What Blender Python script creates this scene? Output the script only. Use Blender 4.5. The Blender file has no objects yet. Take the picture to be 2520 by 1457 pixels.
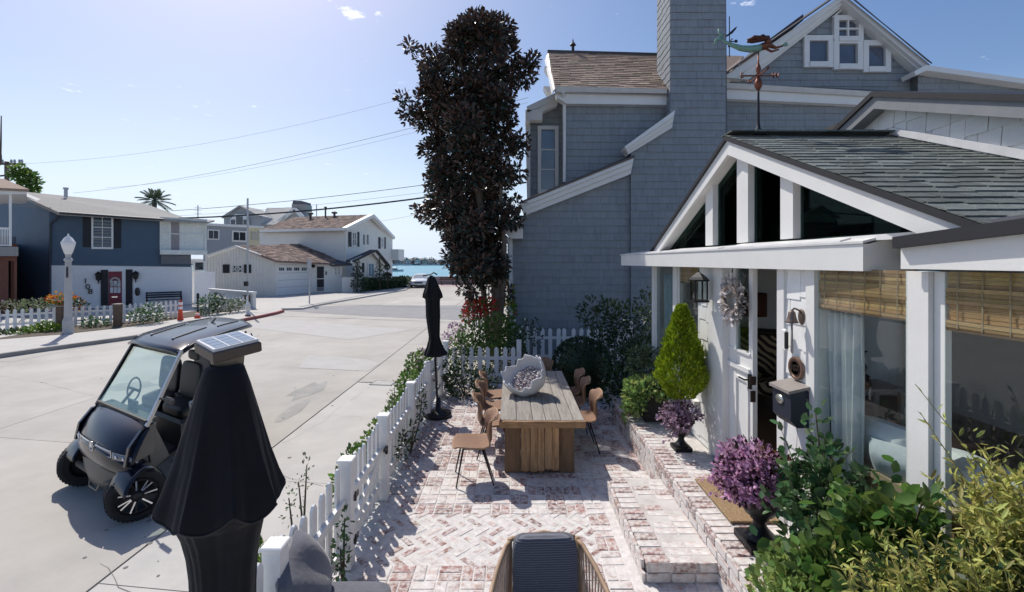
import bpy, math, random
import numpy as np
from mathutils import Vector, Matrix
random.seed(7); RNG = np.random.default_rng(7)
R = math.radians
C = bpy.context.scene.collection
scene = bpy.context.scene
K, H = 1130.0, 2.8            # pixels per unit slope (at 2520 px width) and eye height above the patio

def at(px, py, Y):
    return Vector(((px - 1260) * Y / K, Y, H - (py - 645) * Y / K))
def gnd(px, py, z=0.0):
    return at(px, py, (H - z) * K / (py - 645))

# ------------------------------------------------------------------ camera, sky, sun, exposure
cd = bpy.data.cameras.new('camera'); cam = bpy.data.objects.new('camera', cd); C.objects.link(cam)
cam.location = (0, 0, H); cam.rotation_euler = (R(90), 0, 0)
cd.sensor_fit = 'HORIZONTAL'; cd.sensor_width = 36; cd.lens = 36 * K / 2520
cd.shift_x = 0.0; cd.shift_y = -(728.5 - 645) / 2520
cd.clip_start = 0.05; cd.clip_end = 6000
scene.camera = cam
SUN = Vector((-0.46, 0.66, 1.0)).normalized()      # towards the sun
sun_el = math.asin(SUN.z); sun_az = math.atan2(SUN.x, SUN.y)
sd = bpy.data.lights.new('sun', 'SUN'); sd.energy = 3.0; sd.angle = R(0.53); sd.color = (1, .955, .88)
so = bpy.data.objects.new('sun', sd); C.objects.link(so)
so.rotation_euler = (-SUN).to_track_quat('-Z', 'Y').to_euler(); so.location = (-10, 15, 30)
W = bpy.data.worlds.new('World'); scene.world = W; W.use_nodes = True
nt = W.node_tree; nt.nodes.clear()
def wn(t, **k):
    n = nt.nodes.new(t)
    for a, b in k.items(): setattr(n, a, b)
    return n
sky = wn('ShaderNodeTexSky', sky_type='NISHITA', sun_disc=False, sun_elevation=sun_el, sun_rotation=sun_az,
         altitude=0, air_density=1.05, dust_density=1.2, ozone_density=2.6)
tc = wn('ShaderNodeTexCoord'); sep = wn('ShaderNodeSeparateXYZ'); nt.links.new(tc.outputs['Generated'], sep.inputs[0])
# small high clouds: noise on the direction projected on a plane overhead
zc = wn('ShaderNodeMath', operation='MAXIMUM'); zc.inputs[1].default_value = .04; nt.links.new(sep.outputs['Z'], zc.inputs[0])
dv = wn('ShaderNodeVectorMath', operation='DIVIDE'); cz = wn('ShaderNodeCombineXYZ')
for i in range(3): nt.links.new(zc.outputs[0], cz.inputs[i])
nt.links.new(tc.outputs['Generated'], dv.inputs[0]); nt.links.new(cz.outputs[0], dv.inputs[1])
n1 = wn('ShaderNodeTexNoise'); n1.inputs['Scale'].default_value = 5.5; n1.inputs['Detail'].default_value = 9; n1.inputs['Roughness'].default_value = .62
n2 = wn('ShaderNodeTexNoise'); n2.inputs['Scale'].default_value = .9; n2.inputs['Detail'].default_value = 2
nt.links.new(dv.outputs[0], n1.inputs['Vector']); nt.links.new(dv.outputs[0], n2.inputs['Vector'])
r1 = wn('ShaderNodeMapRange'); r1.inputs[1].default_value = .64; r1.inputs[2].default_value = .78; nt.links.new(n1.outputs['Fac'], r1.inputs[0])
r2 = wn('ShaderNodeMapRange'); r2.inputs[1].default_value = .50; r2.inputs[2].default_value = .66; nt.links.new(n2.outputs['Fac'], r2.inputs[0])
mu = wn('ShaderNodeMath', operation='MULTIPLY'); nt.links.new(r1.outputs[0], mu.inputs[0]); nt.links.new(r2.outputs[0], mu.inputs[1])
# clear coastal air: deepen the blue away from the sun (one curve for the whole sky)
sr = wn('ShaderNodeSeparateColor'); cr_ = wn('ShaderNodeCombineColor'); nt.links.new(sky.outputs[0], sr.inputs[0])
for i, (ref, g, top) in enumerate(((5.05, 1.25, 4.7), (6.55, 1.12, 5.7), (8.0, .95, 6.9))):
    d0 = wn('ShaderNodeMath', operation='DIVIDE'); d0.inputs[1].default_value = ref; nt.links.new(sr.outputs[i], d0.inputs[0])
    d1 = wn('ShaderNodeMath', operation='POWER'); d1.inputs[1].default_value = g; nt.links.new(d0.outputs[0], d1.inputs[0])
    d2 = wn('ShaderNodeMath', operation='MULTIPLY'); d2.inputs[1].default_value = top; nt.links.new(d1.outputs[0], d2.inputs[0]); nt.links.new(d2.outputs[0], cr_.inputs[i])
mx = wn('ShaderNodeMix', data_type='RGBA'); mx.inputs[7].default_value = (11, 11, 11.4, 1)
nt.links.new(mu.outputs[0], mx.inputs[0]); hz = wn('ShaderNodeMapRange', interpolation_type='SMOOTHSTEP'); hz.inputs[1].default_value = .30; hz.inputs[2].default_value = -.02; hz.inputs[3].default_value = 0; hz.inputs[4].default_value = .85
nt.links.new(sep.outputs['Z'], hz.inputs[0]); hm = wn('ShaderNodeMix', data_type='RGBA'); hm.inputs[7].default_value = (5.0, 6.2, 7.7, 1)
nt.links.new(hz.outputs[0], hm.inputs[0]); nt.links.new(cr_.outputs[0], hm.inputs[6]); nt.links.new(hm.outputs[2], mx.inputs[6])
bg = wn('ShaderNodeBackground'); bg.inputs['Strength'].default_value = 0.10
out = wn('ShaderNodeOutputWorld'); nt.links.new(mx.outputs[2], bg.inputs[0]); nt.links.new(bg.outputs[0], out.inputs[0])
vs = scene.view_settings; vs.view_transform = 'Standard'; vs.look = 'None'; vs.exposure = 0.55; vs.gamma = 1; vs.use_curve_mapping = False
scene.render.engine = 'CYCLES'
scene.cycles.max_bounces = 8; scene.cycles.transparent_max_bounces = 24; scene.cycles.diffuse_bounces = 4
scene.cycles.use_denoising = True; scene.cycles.caustics_reflective = False; scene.cycles.caustics_refractive = False

# ------------------------------------------------------------------ materials
MATS = {}
def M(name, col, rough=.6, metal=0, var=.12, scale=6, bump=0, bscale=30, isl=0, hue=0, spec=.4, coat=0, col2=None, thr=(.4, .6),
      emit=0, trans=0, back=None, stretch=None, detail=5, alpha=1, sheen=0):
    """Principled material: colour varied by noise (var), per piece (isl), second colour in patches (col2), fine relief (bump)."""
    if name in MATS: return MATS[name]
    m = bpy.data.materials.new(name); m.use_nodes = True; t = m.node_tree; N = t.nodes; L = t.links
    p = N['Principled BSDF']; o = N['Material Output']
    p.inputs['Roughness'].default_value = rough; p.inputs['Metallic'].default_value = metal
    p.inputs['Specular IOR Level'].default_value = spec; p.inputs['Coat Weight'].default_value = coat
    p.inputs['Coat Roughness'].default_value = .05
    if sheen: p.inputs['Sheen Weight'].default_value = sheen
    tcn = N.new('ShaderNodeTexCoord'); vec = tcn.outputs['Object']
    if stretch:
        mp = N.new('ShaderNodeMapping'); mp.inputs['Scale'].default_value = stretch; L.new(vec, mp.inputs[0]); vec = mp.outputs[0]
    c = N.new('ShaderNodeRGB'); c.outputs[0].default_value = (*col, 1); cur = c.outputs[0]
    nz = N.new('ShaderNodeTexNoise'); nz.inputs['Scale'].default_value = scale; nz.inputs['Detail'].default_value = detail
    nz.inputs['Roughness'].default_value = .62; L.new(vec, nz.inputs['Vector'])
    def mixc(fac, a, b, bt='MIX'):
        x = N.new('ShaderNodeMix'); x.data_type = 'RGBA'; x.blend_type = bt
        if isinstance(fac, float): x.inputs[0].default_value = fac
        else: L.new(fac, x.inputs[0])
        L.new(a, x.inputs[6])
        if isinstance(b, tuple): x.inputs[7].default_value = (*b, 1)
        else: L.new(b, x.inputs[7])
        return x.outputs[2]
    if back:
        g = N.new('ShaderNodeNewGeometry'); cur = mixc(g.outputs['Backfacing'], cur, back)
    if isl or hue:
        g = N.new('ShaderNodeNewGeometry'); oi = N.new('ShaderNodeObjectInfo')
        ad = N.new('ShaderNodeMath'); ad.operation = 'ADD'; L.new(g.outputs['Random Per Island'], ad.inputs[0]); L.new(oi.outputs['Random'], ad.inputs[1])
        fr = N.new('ShaderNodeMath'); fr.operation = 'FRACT'; L.new(ad.outputs[0], fr.inputs[0])
        mr = N.new('ShaderNodeMapRange'); mr.inputs[3].default_value = 1 - isl; mr.inputs[4].default_value = 1 + isl; L.new(fr.outputs[0], mr.inputs[0])
        hs = N.new('ShaderNodeHueSaturation'); L.new(cur, hs.inputs['Color']); L.new(mr.outputs[0], hs.inputs['Value'])
        if hue:
            f2 = N.new('ShaderNodeMath'); f2.operation = 'MULTIPLY'; f2.inputs[1].default_value = 7.31; L.new(fr.outputs[0], f2.inputs[0])
            f3 = N.new('ShaderNodeMath'); f3.operation = 'FRACT'; L.new(f2.outputs[0], f3.inputs[0])
            m2 = N.new('ShaderNodeMapRange'); m2.inputs[3].default_value = .5 - hue; m2.inputs[4].default_value = .5 + hue; L.new(f3.outputs[0], m2.inputs[0])
            L.new(m2.outputs[0], hs.inputs['Hue'])
        cur = hs.outputs[0]
    if col2:
        n3 = N.new('ShaderNodeTexNoise'); n3.inputs['Scale'].default_value = scale * .7; n3.inputs['Detail'].default_value = 8; n3.inputs['Roughness'].default_value = .7
        ad2 = N.new('ShaderNodeVectorMath'); ad2.inputs[1].default_value = (13.7, 4.2, 7.7); L.new(vec, ad2.inputs[0]); L.new(ad2.outputs[0], n3.inputs['Vector'])
        fac = N.new('ShaderNodeMapRange'); fac.inputs[1].default_value = thr[0]; fac.inputs[2].default_value = thr[1]; L.new(n3.outputs['Fac'], fac.inputs[0])
        cur = mixc(fac.outputs[0], cur, col2)
    if var:
        mr = N.new('ShaderNodeMapRange'); mr.inputs[1].default_value = .25; mr.inputs[2].default_value = .75
        mr.inputs[3].default_value = 1 - var; mr.inputs[4].default_value = 1 + var; L.new(nz.outputs['Fac'], mr.inputs[0])
        hs = N.new('ShaderNodeHueSaturation'); L.new(cur, hs.inputs['Color']); L.new(mr.outputs[0], hs.inputs['Value']); cur = hs.outputs[0]
    L.new(cur, p.inputs['Base Color'])
    if bump:
        nb = N.new('ShaderNodeTexNoise'); nb.inputs['Scale'].default_value = bscale; nb.inputs['Detail'].default_value = 6; L.new(vec, nb.inputs['Vector'])
        b = N.new('ShaderNodeBump'); b.inputs['Strength'].default_value = min(1, bump); b.inputs['Distance'].default_value = .01 * max(1, bump)
        L.new(nb.outputs['Fac'], b.inputs['Height']); L.new(b.outputs[0], p.inputs['Normal'])
    if emit:
        L.new(cur, p.inputs['Emission Color']); p.inputs['Emission Strength'].default_value = emit
    if trans:
        tr = N.new('ShaderNodeBsdfTranslucent'); L.new(cur, tr.inputs['Color']); ms = N.new('ShaderNodeMixShader'); ms.inputs[0].default_value = trans
        L.new(p.outputs[0], ms.inputs[1]); L.new(tr.outputs[0], ms.inputs[2]); L.new(ms.outputs[0], o.inputs[0])
    if alpha < 1: p.inputs['Alpha'].default_value = alpha
    MATS[name] = m; return m
def glass(name, tint=(.9, .95, .95), ior=1.5, boost=0):
    if name in MATS: return MATS[name]
    m = bpy.data.materials.new(name); m.use_nodes = True; t = m.node_tree; N = t.nodes; L = t.links; o = N['Material Output']; N.remove(N['Principled BSDF'])
    tr = N.new('ShaderNodeBsdfTransparent'); tr.inputs[0].default_value = (*tint, 1)
    gl = N.new('ShaderNodeBsdfGlossy'); gl.inputs['Roughness'].default_value = .01; gl.inputs[0].default_value = (1, 1, 1, 1)
    f = N.new('ShaderNodeFresnel'); f.inputs[0].default_value = ior
    fac = f.outputs[0]
    if boost:
        a = N.new('ShaderNodeMath'); a.operation = 'ADD'; a.inputs[1].default_value = boost; a.use_clamp = True; L.new(fac, a.inputs[0]); fac = a.outputs[0]
    ge = N.new('ShaderNodeNewGeometry'); iv = N.new('ShaderNodeMath'); iv.operation = 'SUBTRACT'; iv.inputs[0].default_value = 1; L.new(ge.outputs['Backfacing'], iv.inputs[1])
    mf = N.new('ShaderNodeMath'); mf.operation = 'MULTIPLY'; L.new(fac, mf.inputs[0]); L.new(iv.outputs[0], mf.inputs[1]); fac = mf.outputs[0]      # one reflection per pane, at its outer face
    ms = N.new('ShaderNodeMixShader'); L.new(fac, ms.inputs[0]); L.new(tr.outputs[0], ms.inputs[1]); L.new(gl.outputs[0], ms.inputs[2]); L.new(ms.outputs[0], o.inputs[0])
    MATS[name] = m; return m
WHITE = M('white_paint', (.74, .74, .72), .45, var=.05, scale=3, bump=.08, bscale=60)
WHITEF = M('white_fence_paint', (.76, .76, .75), .5, var=.08, scale=9, bump=.12, bscale=80)
BLACK = M('black_metal', (.012, .012, .014), .4, var=.1)
CHROME = M('chrome', (.7, .7, .72), .15, 1, var=0)
DGLASS = M('dark_glass', (.03, .04, .055), .06, var=.3, scale=.8, spec=.8)
STEEL = M('galvanised_steel', (.42, .43, .44), .45, .7, var=.1)
LAMPW = M('lamp_glass_white', (.8, .8, .8), .3, var=0, trans=.3)
CONC = M('concrete', (.43, .405, .365), .85, var=.13, scale=.55, bump=.2, bscale=60, isl=.05, col2=(.36, .34, .31), thr=(.47, .66), detail=10)
CONC2 = M('pale_concrete', (.47, .45, .42), .85, var=.09, scale=2, bump=.2, bscale=60, isl=.04, col2=(.42, .41, .39), thr=(.5, .75), detail=8)
ASPH = M('grey_asphalt', (.27, .265, .265), .9, var=.12, scale=1.5, bump=.3, bscale=90, detail=8)

# ------------------------------------------------------------------ mesh building
def _link(o, parent, world):
    C.objects.link(o)
    if parent is not None:
        o.parent = parent
        if world: o.matrix_parent_inverse = (parent.matrix_basis if parent.parent is None else Matrix()).inverted()
class MB:
    def __init__(s): s.v = []; s.f = []
    def poly(s, pts):
        n = len(s.v); s.v += [tuple(p) for p in pts]; s.f.append(tuple(range(n, n + len(pts)))); return s
    def prism(s, pts, d):
        """polygon pts (list of Vector) extruded along vector d"""
        n = len(s.v); k = len(pts); d = Vector(d); pts = [Vector(p) for p in pts]
        s.v += [tuple(p) for p in pts] + [tuple(p + d) for p in pts]
        s.f.append(tuple(range(n + k - 1, n - 1, -1))); s.f.append(tuple(range(n + k, n + 2 * k)))
        for i in range(k): j = (i + 1) % k; s.f.append((n + i, n + j, n + k + j, n + k + i))
        return s
    def box(s, c, d, mat=None, bev=0):
        x, y, z = d[0] / 2, d[1] / 2, d[2] / 2; c = Vector(c)
        if bev:
            b = bev; pts = []
            for sz in (-1, 1):
                for (ix, iy, iz) in ((b, b, 0), (0, 0, b)) if sz < 0 else ((0, 0, b), (b, b, 0)):
                    for sx, sy in ((-1, -1), (1, -1), (1, 1), (-1, 1)):
                        pts.append(Vector((sx * (x - ix), sy * (y - iy), sz * (z - iz))))
            if mat: pts = [mat @ p for p in pts]
            n = len(s.v); s.v += [tuple(p + c) for p in pts]
            s.f.append((n + 3, n + 2, n + 1, n)); s.f.append((n + 12, n + 13, n + 14, n + 15))
            for l in range(3):
                for i in range(4): j = (i + 1) % 4; s.f.append((n + l * 4 + i, n + l * 4 + j, n + l * 4 + 4 + j, n + l * 4 + 4 + i))
            return s
        P = [Vector((sx * x, sy * y, sz * z)) for sz in (-1, 1) for sx, sy in ((-1, -1), (1, -1), (1, 1), (-1, 1))]
        if mat: P = [mat @ p for p in P]
        n = len(s.v); s.v += [tuple(p + c) for p in P]
        s.f += [(n + 3, n + 2, n + 1, n), (n + 4, n + 5, n + 6, n + 7), (n, n + 1, n + 5, n + 4), (n + 1, n + 2, n + 6, n + 5), (n + 2, n + 3, n + 7, n + 6), (n + 3, n, n + 4, n + 7)]
        return s
    def bar(s, a, b, w, h, up=(0, 0, 1)):
        """rectangular bar from a to b: width w sideways, h along up"""
        a = Vector(a); b = Vector(b); d = b - a; u = Vector(up); sd_ = d.cross(u).normalized(); u2 = sd_.cross(d).normalized()
        pts = [a - sd_ * w / 2 - u2 * h / 2, a + sd_ * w / 2 - u2 * h / 2, a + sd_ * w / 2 + u2 * h / 2, a - sd_ * w / 2 + u2 * h / 2]
        return s.prism(pts, d)
    def tube(s, pts, r, n=8, cap=True):
        pts = [Vector(p) for p in pts]; m = len(pts); rs = r if isinstance(r, (list, tuple)) else [r] * m
        base = len(s.v); prev = None
        for i, p in enumerate(pts):
            d = (pts[min(i + 1, m - 1)] - pts[max(i - 1, 0)]).normalized()
            if prev is None: a = d.orthogonal().normalized()
            else:
                a = prev - d * prev.dot(d); a = a.normalized() if a.length > 1e-6 else d.orthogonal().normalized()
            prev = a; b = d.cross(a)
            for k in range(n):
                t = 2 * math.pi * k / n; s.v.append(tuple(p + (a * math.cos(t) + b * math.sin(t)) * rs[i]))
        for i in range(m - 1):
            for k in range(n):
                k2 = (k + 1) % n; s.f.append((base + i * n + k, base + i * n + k2, base + (i + 1) * n + k2, base + (i + 1) * n + k))
        if cap:
            s.f.append(tuple(base + n - 1 - k for k in range(n))); s.f.append(tuple(base + (m - 1) * n + k for k in range(n)))
        return s
    def lathe(s, prof, c=(0, 0, 0), n=20, sq=None, wob=None):
        """profile [(r,z)] turned about z at c"""
        base = len(s.v); c = Vector(c); m = len(prof)
        for (r, z) in prof:
            for k in range(n):
                t = 2 * math.pi * k / n; rr = r * (wob(t, z) if wob else 1)
                s.v.append((c.x + rr * math.cos(t), c.y + rr * math.sin(t), c.z + z))
        for i in range(m - 1):
            for k in range(n):
                k2 = (k + 1) % n; s.f.append((base + i * n + k, base + i * n + k2, base + (i + 1) * n + k2, base + (i + 1) * n + k))
        if prof[0][0] > 1e-6: s.f.append(tuple(base + n - 1 - k for k in range(n)))
        if prof[-1][0] > 1e-6: s.f.append(tuple(base + (m - 1) * n + k for k in range(n)))
        return s
    def ball(s, c, r, n=12, m=8, fn=None):
        r = Vector((r, r, r)) if not hasattr(r, '__len__') else Vector(r); c = Vector(c); base = len(s.v)
        for i in range(m + 1):
            ph = math.pi * i / m
            for k in range(n):
                t = 2 * math.pi * k / n; d = Vector((math.sin(ph) * math.cos(t), math.sin(ph) * math.sin(t), math.cos(ph)))
                q = fn(d) if fn else 1
                s.v.append((c.x + d.x * r.x * q, c.y + d.y * r.y * q, c.z + d.z * r.z * q))
        for i in range(m):
            for k in range(n):
                k2 = (k + 1) % n; s.f.append((base + i * n + k2, base + i * n + k, base + (i + 1) * n + k, base + (i + 1) * n + k2))
        return s
    def grid(s, fn, nu, nv, close=False):
        base = len(s.v)
        for i in range(nu + 1):
            for j in range(nv + 1): s.v.append(tuple(fn(i / nu, j / nv)))
        for i in range(nu):
            for j in range(nv): a = base + i * (nv + 1) + j; s.f.append((a, a + nv + 1, a + nv + 2, a + 1))
        return s
    def slab(s, fn, nu, nv, th):
        """a curved sheet fn(u,v) given thickness th along its normals"""
        P = [[Vector(fn(i / nu, j / nv)) for j in range(nv + 1)] for i in range(nu + 1)]
        Nn = [[None] * (nv + 1) for _ in range(nu + 1)]
        for i in range(nu + 1):
            for j in range(nv + 1):
                a = P[min(i + 1, nu)][j] - P[max(i - 1, 0)][j]; b = P[i][min(j + 1, nv)] - P[i][max(j - 1, 0)]
                q = a.cross(b); Nn[i][j] = q.normalized() if q.length > 1e-9 else Vector((0, 0, 1))
        b0 = len(s.v); W_ = nv + 1
        for sg in (0.5, -0.5):
            for i in range(nu + 1):
                for j in range(W_): s.v.append(tuple(P[i][j] + Nn[i][j] * th * sg))
        o = (nu + 1) * W_
        for i in range(nu):
            for j in range(nv):
                a = b0 + i * W_ + j; s.f.append((a, a + W_, a + W_ + 1, a + 1)); a += o; s.f.append((a, a + 1, a + W_ + 1, a + W_))
        for i in range(nu):
            for j in (0, nv):
                a = b0 + i * W_ + j; q = (a, a + o, a + o + W_, a + W_); s.f.append(q if j == 0 else q[::-1])
        for j in range(nv):
            for i in (0, nu):
                a = b0 + i * W_ + j; q = (a, a + 1, a + 1 + o, a + o); s.f.append(q if i == 0 else q[::-1])
        return s
    def xf(s, m, frm=0):
        for i in range(frm, len(s.v)): s.v[i] = tuple(m @ Vector(s.v[i]))
        return s
    def mesh(s, name, m, smooth=False):
        me = bpy.data.meshes.new(name); me.from_pydata(s.v, [], s.f); me.materials.append(m)
        if smooth: me.polygons.foreach_set('use_smooth', [True] * len(me.polygons))
        me.update(); return me
    def build(s, name, m, parent=None, smooth=False, world=True, kind=None):
        o = bpy.data.objects.new(name, s.mesh(name, m, smooth)); _link(o, parent, world)
        if smooth == 'auto': pass
        if kind: o['kind'] = kind
        return o
def inst(name, me, parent, mw=None, world=True):
    o = bpy.data.objects.new(name, me)
    if mw is not None: o.matrix_basis = mw
    _link(o, parent, world); return o
def tag(o, label, cat, group=None):
    o['label'] = label; o['category'] = cat
    if group: o['group'] = group
    return o
def thing(name, label, cat, loc=(0, 0, 0), rz=0, group=None):
    o = bpy.data.objects.new(name, None); C.objects.link(o); o.location = loc; o.rotation_euler = (0, 0, rz)
    o.matrix_basis = Matrix.Translation(Vector(loc)) @ Matrix.Rotation(rz, 4, 'Z')
    o.empty_display_size = .1
    return tag(o, label, cat, group)
def dup(root, loc, rz=0, label=None, sc=None):
    r = root.copy(); C.objects.link(r); r.matrix_basis = Matrix.Translation(Vector(loc)) @ Matrix.Rotation(rz, 4, 'Z') @ (Matrix.Scale(sc, 4) if sc else Matrix())
    if label: r['label'] = label
    for ch in list(root.children):
        c = ch.copy(); C.objects.link(c); c.parent = r
        for g in ch.children:
            d = g.copy(); C.objects.link(d); d.parent = c
    return r
def struct(o): o['kind'] = 'structure'; return o

# polygon clipping for pieces on a plane (2-D, convex polygons)
def clip(poly, conv):
    """clip poly by convex polygon conv (ccw)"""
    for i in range(len(conv)):
        a, b = conv[i], conv[(i + 1) % len(conv)]; outp = []
        ex, ey = b[0] - a[0], b[1] - a[1]
        f = lambda p: ex * (p[1] - a[1]) - ey * (p[0] - a[0])
        for j in range(len(poly)):
            p, q = poly[j], poly[(j + 1) % len(poly)]; fp, fq = f(p), f(q)
            if fp >= 0: outp.append(p)
            if (fp >= 0) != (fq >= 0):
                t = fp / (fp - fq); outp.append((p[0] + t * (q[0] - p[0]), p[1] + t * (q[1] - p[1])))
        poly = outp
        if len(poly) < 3: return []
    return poly
def ccw(p):
    A = sum(p[i][0] * p[(i + 1) % len(p)][1] - p[(i + 1) % len(p)][0] * p[i][1] for i in range(len(p)))
    return p if A > 0 else p[::-1]
def shingles(name, polys, o, u, v, row, wid, mat, parent, th=.02, lap=1.25, keep=300, jit=.35, gap=.006, kind='stuff', seed=1, dzj=.12):
    """Overlapping shingles on the plane o + a*u + b*v (v up the slope) inside the convex polygons; the keep largest in view are parts, the rest one mesh."""
    rnd = random.Random(seed); o = Vector(o); u = Vector(u).normalized(); v = Vector(v).normalized(); n = u.cross(v).normalized()
    P = []
    for poly in polys:
        poly = ccw(poly); y0 = min(p[1] for p in poly); y1 = max(p[1] for p in poly); x0 = min(p[0] for p in poly); x1 = max(p[0] for p in poly)
        k = 0; y = math.floor(y0 / row) * row
        while y < y1:
            x = math.floor(x0 / wid - 1) * wid + rnd.random() * wid
            while x < x1:
                w = wid * (1 + rnd.uniform(-jit, jit)); dz = rnd.uniform(-dzj, dzj) * row * (jit > .01)
                q = clip([(x + gap / 2, y + dz), (x + w - gap / 2, y + dz), (x + w - gap / 2, y + row * lap), (x + gap / 2, y + row * lap)], poly)
                x += w
                if len(q) < 3: continue
                yl = min(a[1] for a in q); t0 = th * rnd.uniform(.8, 1.2)
                fr = [o + u * a + v * b + n * (t0 * max(.12, 1 - .88 * (b - y) / (row * lap))) for a, b in q]
                bk = [o + u * a + v * b for a, b in q]
                c = sum(bk, Vector()) / len(bk); ar = max(a[0] for a in q) - min(a[0] for a in q)
                P.append((ar / max(.5, (c - Vector((0, 0, H))).length), bk, fr))
            y += row; k += 1
    P.sort(key=lambda t: -t[0]); rest = MB()
    def add(mb, bk, fr):
        k = len(bk); b = len(mb.v); mb.v += [tuple(p) for p in bk] + [tuple(p) for p in fr]
        mb.f.append(tuple(range(b + k, b + 2 * k)))
        for i in range(k): j = (i + 1) % k; mb.f.append((b + i, b + j, b + k + j, b + k + i))
    for i, (_, bk, fr) in enumerate(P):
        if i < keep:
            m = MB(); add(m, bk, fr); m.build(name, mat, parent)
        else: add(rest, bk, fr)
    if rest.v: rest.build(name + '_rows', mat, parent, kind='stuff')
# leaves -------------------------------------------------------------
def leaf_mesh(name, pts, dirs, size, mat, aspect=.45, fold=.25, jit=.35, up=.35, six=True):
    """pts Nx3 positions, dirs Nx3 outward directions; one folded leaf each"""
    n = len(pts); pts = np.asarray(pts, float); d = np.asarray(dirs, float) + RNG.normal(0, jit, (n, 3)); d[:, 2] += up * RNG.random(n)
    d /= np.linalg.norm(d, axis=1)[:, None] + 1e-9
    s = size * (0.65 + .7 * RNG.random(n))[:, None]
    a = RNG.normal(0, 1, (n, 3)); side = np.cross(d, a); side /= np.linalg.norm(side, axis=1)[:, None] + 1e-9
    nor = np.cross(side, d)
    flip = np.sign(nor[:, 2] + .15 * RNG.normal(0, 1, n))[:, None]; nor = nor * flip; side = side * flip
    if six:
        V = np.stack([pts, pts + d * s * .35 + side * s * aspect * .5 + nor * s * fold * .3, pts + d * s * .75 + side * s * aspect * .38 + nor * s * fold * .25, pts + d * s,
                      pts + d * s * .75 - side * s * aspect * .38 + nor * s * fold * .25, pts + d * s * .35 - side * s * aspect * .5 + nor * s * fold * .3], 1)
        F = np.array([[0, 1, 2, 3], [0, 3, 4, 5]]); k = 6
    else:
        V = np.stack([pts, pts + d * s * .5 + side * s * aspect * .5, pts + d * s, pts + d * s * .5 - side * s * aspect * .5], 1); F = np.array([[0, 1, 2, 3]]); k = 4
    idx = (np.arange(n)[:, None, None] * k + F[None]).reshape(-1)
    nf = n * len(F); me = bpy.data.meshes.new(name)
    me.vertices.add(n * k); me.vertices.foreach_set('co', V.reshape(-1)); me.loops.add(nf * 4); me.loops.foreach_set('vertex_index', idx.astype(np.int32))
    me.polygons.add(nf); me.polygons.foreach_set('loop_start', np.arange(0, nf * 4, 4, dtype=np.int32)); me.polygons.foreach_set('loop_total', np.full(nf, 4, np.int32))
    me.materials.append(mat); me.update(calc_edges=True); me.validate(); return me
def blob_pts(clumps, n, shell=.55):
    """points in a set of ellipsoid clumps [(c, (rx,ry,rz))], more of them near the surface"""
    vol = np.array([r[0] * r[1] * r[2] for c, r in clumps]) ** .8; pr = vol / vol.sum(); ch = RNG.choice(len(clumps), n, p=pr)
    c = np.array([list(c) for c, r in clumps])[ch]; r = np.array([list(r) for c, r in clumps])[ch]
    d = RNG.normal(0, 1, (n, 3)); d /= np.linalg.norm(d, axis=1)[:, None]
    q = shell + (1 - shell) * RNG.random(n) ** .6
    q = np.where(RNG.random(n) < .25, RNG.random(n), q)
    return c + d * r * q[:, None], d
def foliage(name, clumps, n, size, mat, parent=None, aspect=.45, world=True, **kw):
    p, d = blob_pts(clumps, n, kw.pop('shell', .55)); me = leaf_mesh(name, p, d, size, mat, aspect, **kw)
    return inst(name, me, parent, None, world)
def sprigs(name, starts, n, length, per, size, mat, parent=None, aspect=.4, up=.9, spread=.5, curl=.25, stem=None):
    """leafy shoots: n curved stems from points in the start clumps, per leaves along each"""
    p0, d0 = blob_pts(starts, n, .2); d = d0 * spread + RNG.normal(0, .25, (n, 3)); d[:, 2] += up; d /= np.linalg.norm(d, axis=1)[:, None]
    L_ = length * (.55 + .6 * RNG.random(n)); bend = RNG.normal(0, curl, (n, 3)); P = []; D = []; S = MB()
    for i in range(n):
        t = (np.arange(per) + RNG.random(per) * .6) / per; q = p0[i] + d[i] * (t * L_[i])[:, None] + bend[i] * ((t ** 2) * L_[i])[:, None]
        a = RNG.normal(0, 1, (per, 3)); a -= d[i] * (a @ d[i])[:, None]; a /= np.linalg.norm(a, axis=1)[:, None] + 1e-9
        P.append(q); D.append(a * .8 + d[i] * .55)
        if stem and i % 3 == 0: S.tube([tuple(p0[i]), tuple(p0[i] + d[i] * L_[i] * .5 + bend[i] * L_[i] * .25), tuple(p0[i] + d[i] * L_[i] + bend[i] * L_[i])], [.004, .003, .0015], 4)
    me = leaf_mesh(name, np.concatenate(P), np.concatenate(D), size, mat, aspect, jit=.25, up=.15); o = inst(name, me, parent, None, True)
    if S.v: S.build('shoots', stem, parent)
    return o
def stems(clumps, base, mat, parent, r=.012, name='stem', world=True):
    m = MB(); base = Vector(base)
    for c, rr in clumps:
        c = Vector(c); mid = (base + c) / 2 + Vector((random.uniform(-.1, .1), random.uniform(-.1, .1), .05)) * (c - base).length * .5
        m.tube([base + Vector((random.uniform(-1, 1), random.uniform(-1, 1), 0)) * r * 2, mid, c + Vector((0, 0, rr[2] * .4))], [r, r * .7, r * .3], 5)
    return m.build(name, mat, parent, True, world)
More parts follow.
